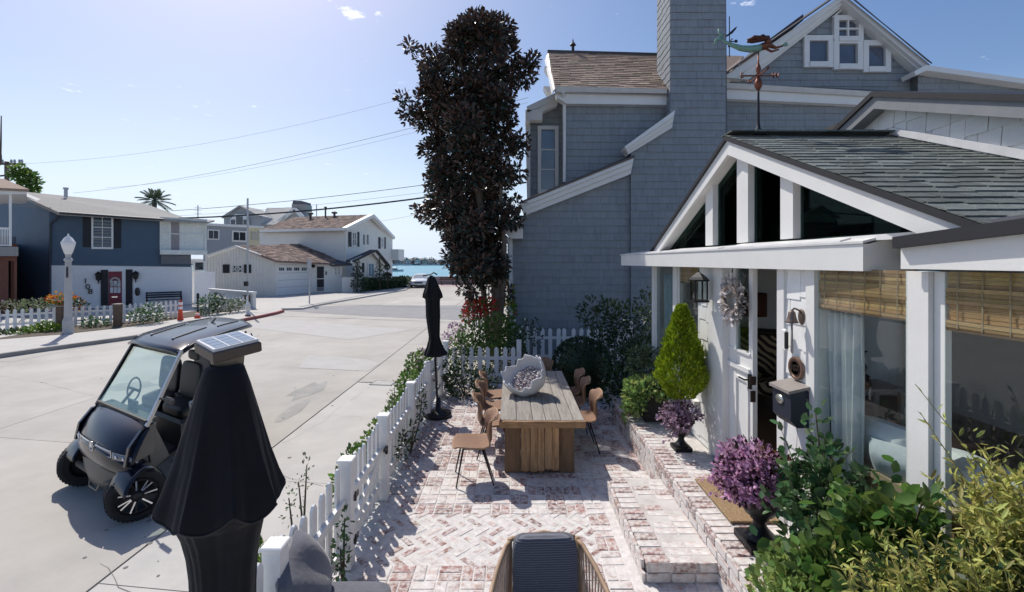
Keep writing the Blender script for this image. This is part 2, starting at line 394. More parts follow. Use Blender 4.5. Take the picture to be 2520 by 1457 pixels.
LEAF = dict(
    magnolia=M('magnolia_leaf', (.024, .036, .022), .4, var=.2, isl=.45, hue=.02, back=(.065, .038, .03), trans=.12, spec=.5),
    dark=M('dark_leaf', (.034, .065, .024), .45, var=.2, isl=.45, hue=.02, trans=.2),
    mid=M('mid_leaf', (.10, .18, .04), .5, var=.2, isl=.5, hue=.03, trans=.45),
    rose=M('rose_leaf', (.075, .15, .06), .4, var=.2, isl=.5, hue=.03, trans=.4),
    lime=M('lime_leaf', (.14, .24, .012), .55, var=.2, isl=.4, hue=.02, trans=.35),
    conifer=M('conifer_leaf', (.24, .33, .015), .6, var=.25, isl=.4, hue=.02, trans=.3),
    ivy=M('ivy_leaf', (.26, .36, .11), .5, var=.2, isl=.5, hue=.04, trans=.45),
    gold=M('golden_leaf', (.48, .48, .14), .55, var=.25, isl=.45, hue=.035, trans=.48),
    silver=M('silvery_leaf', (.16, .2, .1), .55, var=.2, isl=.4, hue=.03, trans=.3),
    box=M('boxwood_leaf', (.018, .04, .014), .5, var=.2, isl=.5, hue=.02, trans=.15),
    purple=M('purple_leaf', (.06, .03, .035), .5, var=.2, isl=.5, hue=.02, trans=.2),
    pink=M('pink_petal', (.60, .34, .52), .6, var=.2, isl=.35, hue=.03, trans=.35),
    mauve=M('mauve_petal', (.42, .29, .38), .6, var=.2, isl=.4, hue=.03, trans=.3),
    red=M('red_petal', (.55, .03, .03), .6, var=.2, isl=.3, hue=.02, trans=.3),
    orange=M('orange_petal', (.6, .2, .02), .6, var=.2, isl=.3, hue=.04, trans=.3),
    whitef=M('white_petal', (.75, .75, .68), .6, var=.1, isl=.1, trans=.3))
BARK = M('bark', (.16, .125, .10), .9, var=.35, scale=9, bump=.8, bscale=25, stretch=(1, 1, .3))
STEM = M('woody_stem', (.07, .055, .03), .8, var=.3)
# ------------------------------------------------------------------ the setting: land, street, pavements, water, far shore
SOIL = M('soil', (.10, .08, .06), .95, var=.3, scale=8, bump=.6)
LAND = M('land_ground', (.33, .32, .30), .95, var=.15, scale=.6)
WATER = M('harbour_water', (.06, .27, .36), .3, var=.15, scale=.12, bump=1.0, bscale=.9, stretch=(.35, 1, 1), spec=.3)
struct(MB().poly([(-400, -80, -.03), (400, -80, -.03), (400, 58, -.03), (-400, 58, -.03)]).poly([(-400, 58, -.03), (400, 58, -.03), (400, 58, -4), (-400, 58, -4)])
       .poly([(-3000, 58, -4), (3000, 58, -4), (3000, 4000, -4), (-3000, 4000, -4)]).build('ground', LAND))
struct(MB().poly([(-3000, 57.9, -1.6), (3000, 57.9, -1.6), (3000, 640, -1.6), (-3000, 640, -1.6)]).build('water', WATER))
HILL = M('far_hill', (.16, .17, .17), .9, var=.25, scale=.02)
m = MB(); b0 = 0
for i in range(61):
    x = -900 + i * 30; hgt = 6.5 + 3.2 * math.sin(i * 1.7) * math.sin(i * .63 + 1)
    m.v += [(x, 640, -4), (x, 655, hgt * .7), (x, 720, hgt), (x, 900, hgt * .8)]
for i in range(60):
    for k in range(3): a = i * 4 + k; m.f.append((a, a + 4, a + 5, a + 1))
struct(m.build('far_hills', HILL, smooth=True))

JOINT = M('street_joint', (.27, .26, .24), .95, var=.2)
street = struct(MB().poly([(-30, -3, -.014), (-1.6, -3, -.014), (-1.6, 10.7, -.014), (2.5, 10.7, -.014), (2.5, 57, -.014), (-30, 57, -.014)]).build('street', JOINT))
def slab_row(xs, ys, mat, gap=.008, ztop=0.0, skew=0.0):
    for i in range(len(xs) - 1):
        for j in range(len(ys) - 1):
            x0, x1, y0, y1 = xs[i] + gap / 2, xs[i + 1] - gap / 2, ys[j] + gap / 2, ys[j + 1] - gap / 2
            z = ztop + random.uniform(-.0025, .0025); s0 = skew * (xs[i] + 3.6); s1 = skew * (xs[i + 1] + 3.6)
            o = MB().prism([(x0, y0 - s0, z - .06), (x1, y0 - s1, z - .06), (x1, y1 - s1, z - .06), (x0, y1 - s0, z - .06)], (0, 0, .06)).build('slab', mat, street)
            o['kind'] = 'structure'
slab_row([-30, -20, -14, -8.6, -3.62], [-3, 2, 6.6, 11.2, 15.6, 19.6, 23.9, 29, 36, 44, 57], CONC, skew=.16)
slab_row([-3.6, -1.62], [-2, 2.0, 4.0, 5.95, 8.3, 10.69], CONC2, skew=.12)
slab_row([-3.6, -1.6, 2.4], [10.72, 13, 15.6, 19.6, 23.9, 29, 36, 44, 57], CONC)
def sheet(name, px, z, mat, kind='structure', parent=None, th=.05):
    o = MB().prism([gnd(a, b, z) - Vector((0, 0, th)) for a, b in px], (0, 0, th)).build(name, mat, parent)
    if not parent: o['kind'] = kind
    return o
sheet('alley', [(560, 757), (690, 764), (790, 771), (950, 780), (1190, 790), (1190, 752), (900, 751), (760, 754)], .006, ASPH, th=.01)
# kerb and pavement in front of the left houses
kerb_px = [(-700, 990), (-300, 925), (0, 882), (120, 864), (300, 839), (480, 812), (600, 791)]
red_px = [(600, 791), (650, 781), (685, 773), (700, 768)]
def kerb_line(name, px, mat, hgt=.13, w=.16, parent=None):
    pts = [gnd(a, b) for a, b in px]; mb = MB()
    for a, b in zip(pts, pts[1:]):
        d = (b - a).normalized(); n = Vector((-d.y, d.x, 0)) * w
        mb.prism([a + Vector((0, 0, -.05)), b + Vector((0, 0, -.05)), b + n + Vector((0, 0, -.05)), a + n + Vector((0, 0, -.05))], (0, 0, hgt + .05))
    o = mb.build(name, mat, parent)
    if not parent: struct(o)
    return o
kerb = kerb_line('kerb', kerb_px, M('kerb_concrete', (.3, .285, .27), .9, var=.2, scale=3, bump=.3))
kerb_line('red_kerb', red_px, M('faded_red_kerb', (.27, .085, .08), .8, var=.25, scale=3))
n_ = Vector((-.15, .05, 0))
pv = [gnd(a, b) + n_ + Vector((0, 0, .122)) for a, b in kerb_px + red_px[1:]] + [gnd(690, 757, .12), gnd(600, 757, .12), at(600, 727, 40), at(-1500, 700, 40)]
struct(MB().prism([p - Vector((0, 0, .15)) for p in pv], (0, 0, .15)).build('pavement', CONC2))
bed = [gnd(a, b, .14) for a, b in [(-500, 868), (0, 836), (160, 822), (300, 806), (440, 784), (560, 766), (625, 758), (600, 748), (440, 771), (300, 792), (0, 812), (-500, 850)]]
struct(MB().prism([p - Vector((0, 0, .06)) for p in bed], (0, 0, .07)).build('planting_bed', SOIL))
# driveway and far pavement in front of the white house
sheet('driveway', [(560, 757), (690, 759), (745, 758), (790, 748), (1000, 712), (1010, 690), (500, 690)], .1, CONC2, th=.12)
kerb_line('far_kerb', [(745, 759), (800, 749), (900, 729), (1000, 713), (1012, 708)], M('kerb_concrete', (.3, .285, .27)), hgt=.11, w=.3)
sheet('promenade', [(1000, 706), (1240, 706), (1240, 697), (1000, 697)], .02, M('pinkish_paving', (.45, .36, .34), .9, var=.15, scale=2))
struct(MB().box((0, 57.4, -.5), (60, .5, 3.0)).build('seawall', M('seawall_concrete', (.30, .25, .25), .9, var=.2, scale=1)))
# manhole and utility cover
mh = tag(MB().lathe([(.0, .008), (.36, .008), (.38, .004), (.44, .004), (.44, -.03)][::-1], gnd(608, 826), 28).build('manhole_cover', M('manhole_iron', (.33, .31, .30), .7, .1, var=.2, scale=20, bump=.5)), 'round iron manhole cover set in the street behind the parked cart', 'manhole cover')
uc = thing('utility_cover', 'small rectangular utility cover in the pavement left of the picket fence', 'utility cover', gnd(943, 943), R(-8))
MB().box((0, 0, .004), (.46, .3, .012)).build('lid', M('utility_lid', (.40, .39, .37), .8, var=.2), uc, world=False)
f = MB()
for s in (-1, 1): f.box((s * .25, 0, .003), (.03, .36, .014)).box((0, s * .17, .003), (.46, .03, .014))
f.build('frame', M('utility_frame', (.2, .2, .2), .7), uc, world=False)

# ------------------------------------------------------------------ brick patio
BRICK = M('old_brick', (.24, .115, .095), .85, var=.25, scale=30, isl=.42, hue=.012, bump=.35, bscale=70, col2=(.58, .53, .505), thr=(.39, .58))
BRICKW = M('whitewashed_brick', (.40, .26, .225), .9, var=.2, scale=14, isl=.3, hue=.012, bump=.35, bscale=70, col2=(.64, .61, .585), thr=(.30, .52))
MORTAR = M('patio_mortar', (.62, .595, .575), .95, var=.2, scale=14, bump=.6, bscale=50, col2=(.52, .48, .46), thr=(.5, .7))
patio = struct(MB().prism([(-1.62, 1.2, -.1), (1.84, 1.2, -.1), (1.84, 10.6, -.1), (-1.62, 10.6, -.1)], (0, 0, .094)).build('patio', MORTAR))
def brick_mesh(i, l=.2, w=.095, h=.03):
    m = MB(); m.box((0, 0, -h / 2), (l, w, h), bev=.006)
    for k in range(len(m.v)):
        v = m.v[k]; m.v[k] = (v[0] + random.uniform(-.005, .005), v[1] + random.uniform(-.004, .004), v[2] + random.uniform(-.0012, .0012))
    return m.mesh('brick', BRICK)
BM = [brick_mesh(i) for i in range(8)]; BMW = []
for b in BM: q = b.copy(); q.materials.clear(); q.materials.append(BRICKW); BMW.append(q)
def brick_field(items, parent, keep, white=False):
    """items: (Matrix, whitewashed) of brick positions; nearest ones become parts"""
    items = sorted(items, key=lambda t: (t[0].translation - Vector((0, 0, H))).length)
    for i, (mw, wt) in enumerate(items[:keep]):
        inst('brick', (BMW if wt else BM)[random.randrange(8)], parent, mw)
    for wt in (0, 1):
        rest = MB()
        for mw, w_ in items[keep:]:
            if bool(w_) != bool(wt): continue
            me = BM[random.randrange(8)]; b = len(rest.v); rest.v += [tuple(mw @ v.co) for v in me.vertices]; rest.f += [tuple(b + i for i in p.vertices) for p in me.polygons]
        if rest.v: rest.build('brick_field', BRICKW if wt else BRICK, parent, kind='stuff')
items = []
def put(x, y, ang, wt, z=0.0, s=1.0):
    z += random.uniform(-.002, .0025)
    items.append((Matrix.Translation((x, y, z)) @ Matrix.Rotation(ang + random.gauss(0, .012), 4, 'Z') @ Matrix.Rotation(random.gauss(0, .006), 4, 'X') @ (Matrix.Scale(s, 4) if isinstance(s, float) else Matrix.Diagonal((s[0], s[1] * random.uniform(.85, 1.1), 1, 1))), wt))
def free(x, y):
    return not (1.14 < x < 1.9 and 3.97 < y < 5.6)
HB = (-1.45, .86, 4.16, 5.16)        # herringbone panel
w = .116
for i in range(-40, 60):
    for j in range(-30, 30):
        for typ in (0, 1):
            ax, ay = i * w + j * 2 * w, i * w - j * 2 * w
            cx, cy = (ax + w, ay + w / 2) if typ == 0 else (ax + 2.5 * w, ay)
            x = (cx + cy) * .7071 - .2; y = (-cx + cy) * .7071 + 4.66
            if HB[0] < x < HB[1] and HB[2] < y < HB[3]: put(x, y, (0 if typ == 0 else math.pi / 2) - math.pi / 4, random.random() < .5, -.003, (.93, .70))
p2 = .214
for i in range(int((1.9 + 1.5) / p2) + 1):
    for j in range(45):
        x0, y0 = -1.52 + i * p2, 1.25 + j * p2; cx, cy = x0 + p2 / 2, y0 + p2 / 2
        if HB[0] - .02 < cx < HB[1] + .02 and HB[2] - .02 < cy < HB[3] + .02: continue
        if not free(cx, cy) or cx > 1.8 or cy > 10.5: continue
        wt = random.random() < (.62 if cy < 6.6 else .3) * (1.4 if cx > .8 else .8)
        for s in (-1, 1):
            if (i + j) % 2: put(cx, cy + s * p2 / 4, 0, wt)
            else: put(cx + s * p2 / 4, cy, math.pi / 2, wt)
brick_field(items, patio, 300)
# raised brick porch and step
WASH = M('porch_wash', (.55, .525, .50), .92, var=.15, scale=5, bump=.5, bscale=40, col2=(.42, .36, .34), thr=(.52, .72))
def brick_block(name, x0, x1, y0, y1, z1, label, cat, keep=150, front=True, wear=0.5):
    t = thing(name, label, cat, (x0, y0, 0))
    MB().prism([(x0 + .012, y0 + .012, -.05), (x1, y0 + .012, -.05), (x1, y1, -.05), (x0 + .012, y1, -.05)], (0, 0, z1 - .008 + .05)).build('core', WASH, t)
    it = []; rows = round(z1 / .092); rh = z1 / rows
    n = int((y1 - y0) / .107)
    for k in range(n):      # rowlock edge
        y = y0 + (k + .5) * (y1 - y0) / n
        it.append((Matrix.Translation((x0 + .105, y, z1)) @ Matrix.Rotation(random.gauss(0, .012), 4, 'Z'), random.random() < wear))
    nx = int((x1 - x0 - .21) / .215)
    for a in range(nx):
        for k in range(int((y1 - y0) / .107)):
            if random.random() < .72: it.append((Matrix.Translation((x0 + .33 + a * .215 + (k % 2) * .02, y0 + (k + .5) * .107, z1 - .004)), random.random() < .8))
    for r in range(rows):   # faces
        z = (r + .5) * rh
        for k in range(int((y1 - y0) / .215)):
            y = y0 + .107 + k * .215 + (r % 2) * .05
            it.append((Matrix.Translation((x0, y, z)) @ Matrix.Rotation(math.pi / 2, 4, 'Z') @ Matrix.Rotation(math.pi / 2, 4, 'X') @ Matrix.Diagonal((1, .85, 1, 1)), random.random() < .7))
        for k in range(int((x1 - x0) / .215)):
            x = x0 + .107 + k * .215 + (r % 2) * .03
            it.append((Matrix.Translation((x, y0, z)) @ Matrix.Rotation(math.pi / 2, 4, 'X') @ Matrix.Diagonal((1, .85, 1, 1)), random.random() < .6))
    brick_field(it, t, keep); return t
brick_block('brick_porch', 1.82, 2.6, 1.0, 8.3, .37, 'raised whitewashed brick porch along the white cottage front', 'porch', 260)
brick_block('brick_step', 1.17, 1.815, 4.0, 5.56, .18, 'low whitewashed brick step in front of the porch', 'step', 120)

# wear on the street: hairline cracks and a paler repaired patch
CRK = M('crack_dark', (.17, .165, .155), .95)
def crack(px, w=.012):
    pts = [gnd(a, b, .004) for a, b in px]; q = []
    for a, b in zip(pts, pts[1:]):
        n = max(2, int((b - a).length / .25))
        for k in range(n): q.append(a.lerp(b, k / n) + Vector((random.uniform(-.035, .035), random.uniform(-.035, .035), 0)))
    q.append(pts[-1]); m = MB()
    for i in range(len(q) - 1):
        d = (q[i + 1] - q[i]).normalized(); s = Vector((-d.y, d.x, 0)) * w * random.uniform(.3, .9) * .5; m.poly([q[i] - s, q[i + 1] - s, q[i + 1] + s, q[i] + s])
    m.build('crack', CRK, street)
for c in ([(0, 925), (120, 945), (230, 975)], [(670, 1167), (720, 1178), (795, 1196)], [(825, 1020), (870, 1026), (915, 1028)], [(245, 1385), (285, 1418), (330, 1460)], [(860, 985), (930, 940), (1010, 905)],
          [(700, 1090), (790, 1040), (850, 990)], [(990, 778), (1060, 783), (1130, 787)], [(690, 800), (900, 806), (1100, 812)], [(610, 905), (760, 880), (940, 866)]): crack(c, .006)
PATCH = M('pale_repair_patch', (.425, .41, .39), .85, var=.08, scale=2)
MB().poly([gnd(a, b, .003) for a, b in ((735, 905), (905, 913), (935, 895), (900, 884), (760, 874))]).build('repair_patch', PATCH, street)
MB().poly([gnd(a, b, .003) for a, b in ((560, 800), (860, 836), (1010, 812), (700, 786))]).build('repair_patch', PATCH, street)
STAIN = M('street_stain', (.31, .30, .28), .9, var=.2, scale=2)
for (x, y, rx, ry) in ((560, 1010, .35, .5), (760, 960, .3, .8), (330, 950, .5, .4), (900, 1130, .2, .3), (450, 1120, .3, .3), (720, 1010, .15, .9)):
    p = gnd(x, y, .0035); MB().poly([(p.x + rx * math.cos(k * .5236) * random.uniform(.6, 1.2), p.y + ry * math.sin(k * .5236) * random.uniform(.6, 1.2), p.z) for k in range(12)]).build('stain', STAIN, street)
for k in range(70):
    p = gnd(random.uniform(80, 1000), random.uniform(870, 1420), .004); r = random.uniform(.008, .03)
    if -1.65 < p.x: continue
    MB().poly([(p.x + r * math.cos(j * 1.05) * random.uniform(.6, 1.3), p.y + r * math.sin(j * 1.05) * random.uniform(.6, 1.3), p.z) for j in range(6)]).build('spot', CRK, street)
# ------------------------------------------------------------------ houses across the street
class Facade:
    """a vertical wall plane through two ground points; rect() gives real boxes standing on it"""
    def __init__(s, a, b):
        s.a = Vector((a.x, a.y, 0)); s.b = Vector((b.x, b.y, 0)); s.u = (s.b - s.a).normalized(); s.n = Vector((s.u.y, -s.u.x, 0))
        if s.n.dot(-s.a) < 0: s.n = -s.n
    def p(s, px, py, off=0.0):
        d = Vector(((px - 1260) / K, 1, -(py - 645) / K)); o = s.a + s.n * off
        t = s.n.dot(o) / s.n.dot(d); q = d * t; return Vector((q.x, q.y, H + q.z))
    def rect(s, mb, x0, y0, x1, y1, th=.05, off=0.0):
        """box on the wall covering the pixel span, its sides upright and level"""
        a = s.p(x0, (y0 + y1) / 2, off); b = s.p(x1, (y0 + y1) / 2, off); ya = s.p((x0 + x1) / 2, y1, off).z; yb = s.p((x0 + x1) / 2, y0, off).z
        return mb.prism([Vector((a.x, a.y, ya)), Vector((b.x, b.y, ya)), Vector((b.x, b.y, yb)), Vector((a.x, a.y, yb))], s.n * th)
    def poly(s, mb, px, th=.05, off=0.0): return mb.prism([s.p(a, b, off) for a, b in px], s.n * th)
def window(F, par, x0, y0, x1, y1, cols=2, rows=3, frame=WHITE, pane=DGLASS, fw=None, th=.07, name='window'):
    """window part: frame with bars, glass panes as sub-parts"""
    fw = fw or max(2.2, (x1 - x0) * .09); mb = MB()
    F.rect(mb, x0, y0, x0 + fw, y1, th); F.rect(mb, x1 - fw, y0, x1, y1, th); F.rect(mb, x0 + fw, y0, x1 - fw, y0 + fw, th); F.rect(mb, x0 + fw, y1 - fw, x1 - fw, y1, th + .03)
    gx = (x1 - x0 - 2 * fw) / cols; gy = (y1 - y0 - 2 * fw) / rows; bw = max(.9, fw * .35)
    for i in range(1, cols): F.rect(mb, x0 + fw + i * gx - bw / 2, y0 + fw, x0 + fw + i * gx + bw / 2, y1 - fw, th * .8)
    for j in range(1, rows): F.rect(mb, x0 + fw, y0 + fw + j * gy - bw / 2, x1 - fw, y0 + fw + j * gy + bw / 2, th * .8 - .004)
    o = mb.build(name, frame, par)
    for i in range(cols):
        for j in range(rows):
            g = MB(); F.rect(g, x0 + fw + i * gx + bw / 2, y0 + fw + j * gy + bw / 2, x0 + fw + (i + 1) * gx - bw / 2, y0 + fw + (j + 1) * gy - bw / 2, .02, .006)
            g.build('pane', pane, o)
    return o
def house_empty(name, label, cat, p, group=None): return thing(name, label, cat, (p.x, p.y, 0), 0, group)
BLUE = M('slate_blue_paint', (.075, .118, .172), .6, var=.08, scale=2, bump=.1, bscale=30)
WBRICK = M('white_painted_brick', (.80, .80, .80), .7, var=.06, scale=10, bump=.5, bscale=18)
NAVY = M('dark_navy_shutter', (.008, .010, .018), .5, var=.1)
ROOFG = M('grey_roof_shingle', (.30, .29, .27), .9, var=.2, scale=9, bump=.6, bscale=14, isl=.12)
REDD = M('red_door_paint', (.20, .022, .04), .45, var=.08)
GUT = M('dark_gutter', (.03, .04, .055), .5, var=.1)
# blue house with a white brick ground floor
A_ = at(121, 700, 24.9); B_ = at(473, 700, 29.0); F = Facade(A_, B_)
hb = house_empty('blue_house', 'slate blue clapboard house above a white brick ground floor with a red front door', 'house', A_)
back = Vector((-3.9, 4.6, 0)) * 1.0
def wall_block(name, F, px, mat, par, depth=.3, off=0.0, z0=-.03):
    mb = MB(); pts = [F.p(a, b, off) for a, b in px]; mb.prism(pts, -F.n * depth); return mb.build(name, mat, par)
wall_block('ground_floor_wall', F, [(121, 775), (473, 770), (473, 653.5), (121, 653)], WBRICK, hb, .4)
ub = MB()
n = 17
for i in range(n):      # clapboards, each one tilted out at its lower edge
    f0, f1 = i / n, (i + 1) / n
    l0, l1 = 652 + (520 - 652) * f0, 652 + (520 - 652) * f1; r0, r1 = 657 + (539 - 657) * f0, 657 + (539 - 657) * f1
    a, b, c_, d_ = F.p(121, l0, .035), F.p(470, r0, .035), F.p(470, r1, .012), F.p(121, l1, .012)
    ub.prism([a, b, c_, d_], -F.n * .05)
ub.build('clapboards', BLUE, hb, kind='stuff')
wall_block('upper_wall', F, [(121, 652), (470, 657), (470, 539), (150, 519), (121, 510)], BLUE, hb, .4, -.03)
# dark side wall, leaning away to the left
sA = F.p(121, 752, -.02); sB = at(20, 740, 27.5)
mb = MB(); mb.prism([Vector((sA.x, sA.y, 0)), at(150, 519, 25.2) * 1, at(28, 468, 26.6), at(-60, 500, 28.5), Vector((sB.x - 3, sB.y + 1, 0))], Vector((.2, .35, 0)))
mb.build('side_wall', BLUE, hb)
rf = MB(); th = Vector((0, 0, -.16))
rf.prism([at(144, 522, 24.5), at(402, 538, 27.6), at(470, 543, 28.6), at(444, 532, 30.0), at(355, 501, 31.5), at(30, 469, 27.0), at(20, 466, 26.8)], th)
rf.build('roof', ROOFG, hb)
mb = MB(); mb.tube([at(146, 523, 24.45), at(402, 540, 27.55)], .07, 6); mb.build('gutter', GUT, hb)
mb = MB(); mb.tube([F.p(146, 524, .25), F.p(144, 533, .2), F.p(124, 552, .08), F.p(123, 655, .08), F.p(123, 745, .08)], .055, 6); mb.build('downpipe', GUT, hb)
mb = MB(); mb.lathe([(.09, 0), (.09, .5), (.13, .5), (.13, .6)], at(162, 486, 28), 8); mb.build('roof_vent', STEEL, hb)
window(F, hb, 225, 531, 279, 613, 2, 3)
for x0, y0, x1, y1 in ((204, 529, 224, 608), (280, 536, 298, 611)):
    s_ = MB(); F.rect(s_, x0, y0, x1, y1, .06)
    for k in range(8): F.rect(s_, x0 + 2.5, y0 + 4 + k * (y1 - y0 - 6) / 8, x1 - 2.5, y0 + 7.5 + k * (y1 - y0 - 6) / 8, .09)
    s_.build('shutter', NAVY, hb)
for x0, y0, x1, y1 in ((248, 664, 266, 752), (309.5, 663, 326, 751)):
    s_ = MB(); F.rect(s_, x0, y0, x1, y1, .06)
    for k in range(8): F.rect(s_, x0 + 2.5, y0 + 4 + k * (y1 - y0 - 6) / 8, x1 - 2.5, y0 + 8 + k * (y1 - y0 - 6) / 8, .085)
    s_.build('shutter', NAVY, hb)
s_ = MB(); F.rect(s_, 300.3, 664, 309, 752, .05); F.rect(s_, 266, 664, 301, 668, .055); s_.build('door_frame', WHITE, hb)
d_ = MB(); F.rect(d_, 267, 668, 300, 752, .03); dr = d_.build('door', REDD, hb)
for i in range(3):
    for j in range(2):
        g = MB(); F.rect(g, 271 + i * 9, 691 + j * 16, 278.5 + i * 9, 705 + j * 16, .012, .035); g.build('pane', M('bright_glass', (.55, .58, .6), .15, var=.2), dr)
g = MB(); F.rect(g, 275, 729, 289, 732.5, .03, .03); g.build('letter_plate', CHROME, dr)
w_ = thing('door_wreath', 'small pale wreath on the red front door', 'wreath', F.p(283, 693, .07)); mb = MB()
for k in range(26):
    t = k / 26 * 6.283; mb.ball(Vector((math.cos(t) * .19 * F.u.x, math.cos(t) * .19 * F.u.y, math.sin(t) * .21)), .055, 6, 4)
mb.build('ring', M('pale_wreath', (.5, .48, .45), .9), w_, world=False)
for (x, y) in ((242, 680), (334, 678)):
    l_ = thing('wall_lantern', 'black carriage lantern on the white brick wall, ' + ('beside the house number' if x < 300 else 'right of the red door'), 'lantern', F.p(x, y, .16), 0, 'lanterns beside the red door')
    MB().lathe([(.02, -.42), (.03, -.25), (.10, -.2), (.15, .12), (.17, .13), (.05, .24), (.0, .3)], n=8).build('cage', BLACK, l_, world=False)
    MB().tube([(F.n.x * -.16, F.n.y * -.16, -.3), (0, 0, -.36)], .02, 5).build('bracket', BLACK, l_, world=False)
def text(body, p, size, u, n, mat, parent=None, name='number', ext=.02, up=(0, 0, 1)):
    cu = bpy.data.curves.new(name, 'FONT'); cu.body = body; cu.size = size; cu.extrude = ext; cu.align_x = 'CENTER'; cu.align_y = 'CENTER'; cu.materials.append(mat)
    tmp = bpy.data.objects.new(name, cu); C.objects.link(tmp); bpy.context.view_layer.update(); me = bpy.data.meshes.new_from_object(tmp); bpy.data.objects.remove(tmp); bpy.data.curves.remove(cu)
    o = bpy.data.objects.new(name, me); u = Vector(u).normalized(); n = Vector(n).normalized(); v = n.cross(u)
    mw = Matrix((u, v, n)).transposed().to_4x4(); mw.translation = p; o.matrix_basis = mw; _link(o, parent, True); return o
for ch, x, y in (('1', 210, 692), ('0', 216, 706), ('8', 222, 718)):
    text(ch, F.p(x, y, .06), .42, F.u, F.n, BLACK, hb, 'house_number')
sh = MB(); sh.ball(F.p(338, 718, .05), (.16, .06, .26), 10, 6); sh.build('wall_ornament', M('bronze_ornament', (.08, .075, .06), .5, .6), hb)
# glazed balcony at the right end
G_ = Facade(F.p(393, 600, .0) + Vector((0, 0, 0)), F.p(508, 600, .0))
bl = MB()
for x0, y0, x1, y1, t_ in ((393, 616, 508, 627, .5), (393, 538, 508, 545, .4), (393, 545, 397, 616, .12), (414, 545, 420, 616, .12), (503, 545, 508, 616, .12)): G_.rect(bl, x0, y0, x1, y1, t_)
G_.rect(bl, 397, 545, 503, 616, .02, .045); G_.rect(bl, 397, 575, 503, 577.5, .06, .06)
blo = bl.build('balcony_frame', M('balcony_white', (.70, .73, .69), .5), hb)
s_ = MB(); G_.rect(s_, 396, 628, 468, 650, .2); s_.build('balcony_base', M('grey_panel', (.14, .15, .17), .6), hb)
for x0, x1, y0 in ((420, 503, 577), (397, 414, 545)):
    g = MB(); G_.rect(g, x0, y0, x1, 616, .02, .02); g.build('glass_panel', glass('balcony_glass', (.72, .84, .80), 1.5, .04), blo)
s_ = MB(); G_.rect(s_, 422, 546, 441, 616, .03, .07); s_.build('balcony_curtain', M('balcony_curtain', (.30, .28, .29), .9), hb)
s_ = MB(); s_.prism([G_.p(390, 540, .5), G_.p(512, 546, .5), at(528, 542, 31), at(470, 536, 31)], (0, 0, -.1)); s_.build('balcony_roof', ROOFG, hb)
# bench by the wall
be = thing('garden_bench', 'dark slatted garden bench against the white brick wall', 'bench', (F.p(404, 750, .5).x, F.p(404, 750, .5).y, .1), math.atan2(F.u.y, F.u.x))
for k in range(4): MB().box((0, -.05 - k * .11, .45), (1.75, .08, .03)).build('slat', NAVY, be, world=False)
for k in range(3): MB().box((0, .08, .6 + k * .13), (1.75, .03, .09)).build('slat', NAVY, be, world=False)
for x in (-.82, .82):
    for y in (.06, -.4): MB().box((x, y, .32 if y < 0 else .46), (.06, .06, .64 if y < 0 else .92)).build('leg', NAVY, be, world=False)
    MB().box((x, -.18, .65), (.07, .5, .04)).build('armrest', NAVY, be, world=False)
# brick house with balcony at the far left
RBRICK = M('dark_red_brick', (.16, .07, .05), .9, var=.35, scale=16, bump=.5, bscale=20, stretch=(1, 1, 3))
hl = house_empty('brick_house', 'red brick house with a white railed balcony at the left edge', 'house', at(20, 750, 22.0))
FL = Facade(at(-160, 700, 20.6), at(40, 700, 22.4))
mb = MB(); FL.rect(mb, -160, 631, 21, 775, .3); FL.rect(mb, 35, 631, 41, 775, .3); FL.rect(mb, 21, 631, 35, 642, .3)
mb.build('brick_wall', RBRICK, hl)
s_ = MB(); FL.rect(s_, 21, 642, 35, 770, .05, -.6); s_.build('doorway', M('painted_opening_shade', (.01, .01, .012), .9), hl)  # near-black panel paints the shade inside the arch
s_ = MB(); FL.rect(s_, -160, 607, 45, 630, .7); s_.build('balcony_floor', M('grey_beam', (.28, .28, .27), .7), hl)
s_ = MB(); FL.rect(s_, -160, 557, 24, 562, .08, .5); FL.rect(s_, -160, 600, 24, 604, .08, .5); ro = s_.build('railing', WHITE, hl)
for k in range(9):
    s_ = MB(); FL.rect(s_, -10 + k * 3.9, 561.5, -8 + k * 3.9, 600.5, .05, .52); s_.build('baluster', WHITE, hl)
s_ = MB(); FL.rect(s_, 22, 478, 29, 606, .14, .45); s_.build('post', WHITE, hl)
s_ = MB(); s_.prism([FL.p(-160, 478, .8), FL.p(66, 478, .8), FL.p(66, 471, .8), FL.p(-160, 462, .8)], -FL.n * 5); s_.build('fascia', WHITE, hl)
s_ = MB(); s_.prism([FL.p(-160, 461, .9), FL.p(72, 472, .9), FL.p(10, 446, -2), FL.p(-160, 434, -2)], (0, 0, .12)); s_.build('roof', M('tan_roof', (.30, .22, .17), .9, var=.2, scale=8, bump=.5), hl)
s_ = MB(); FL.rect(s_, -160, 580, 40, 690, .2, -4.5); s_.build('back_wall', M('blue_back', (.09, .12, .16), .7), hl)

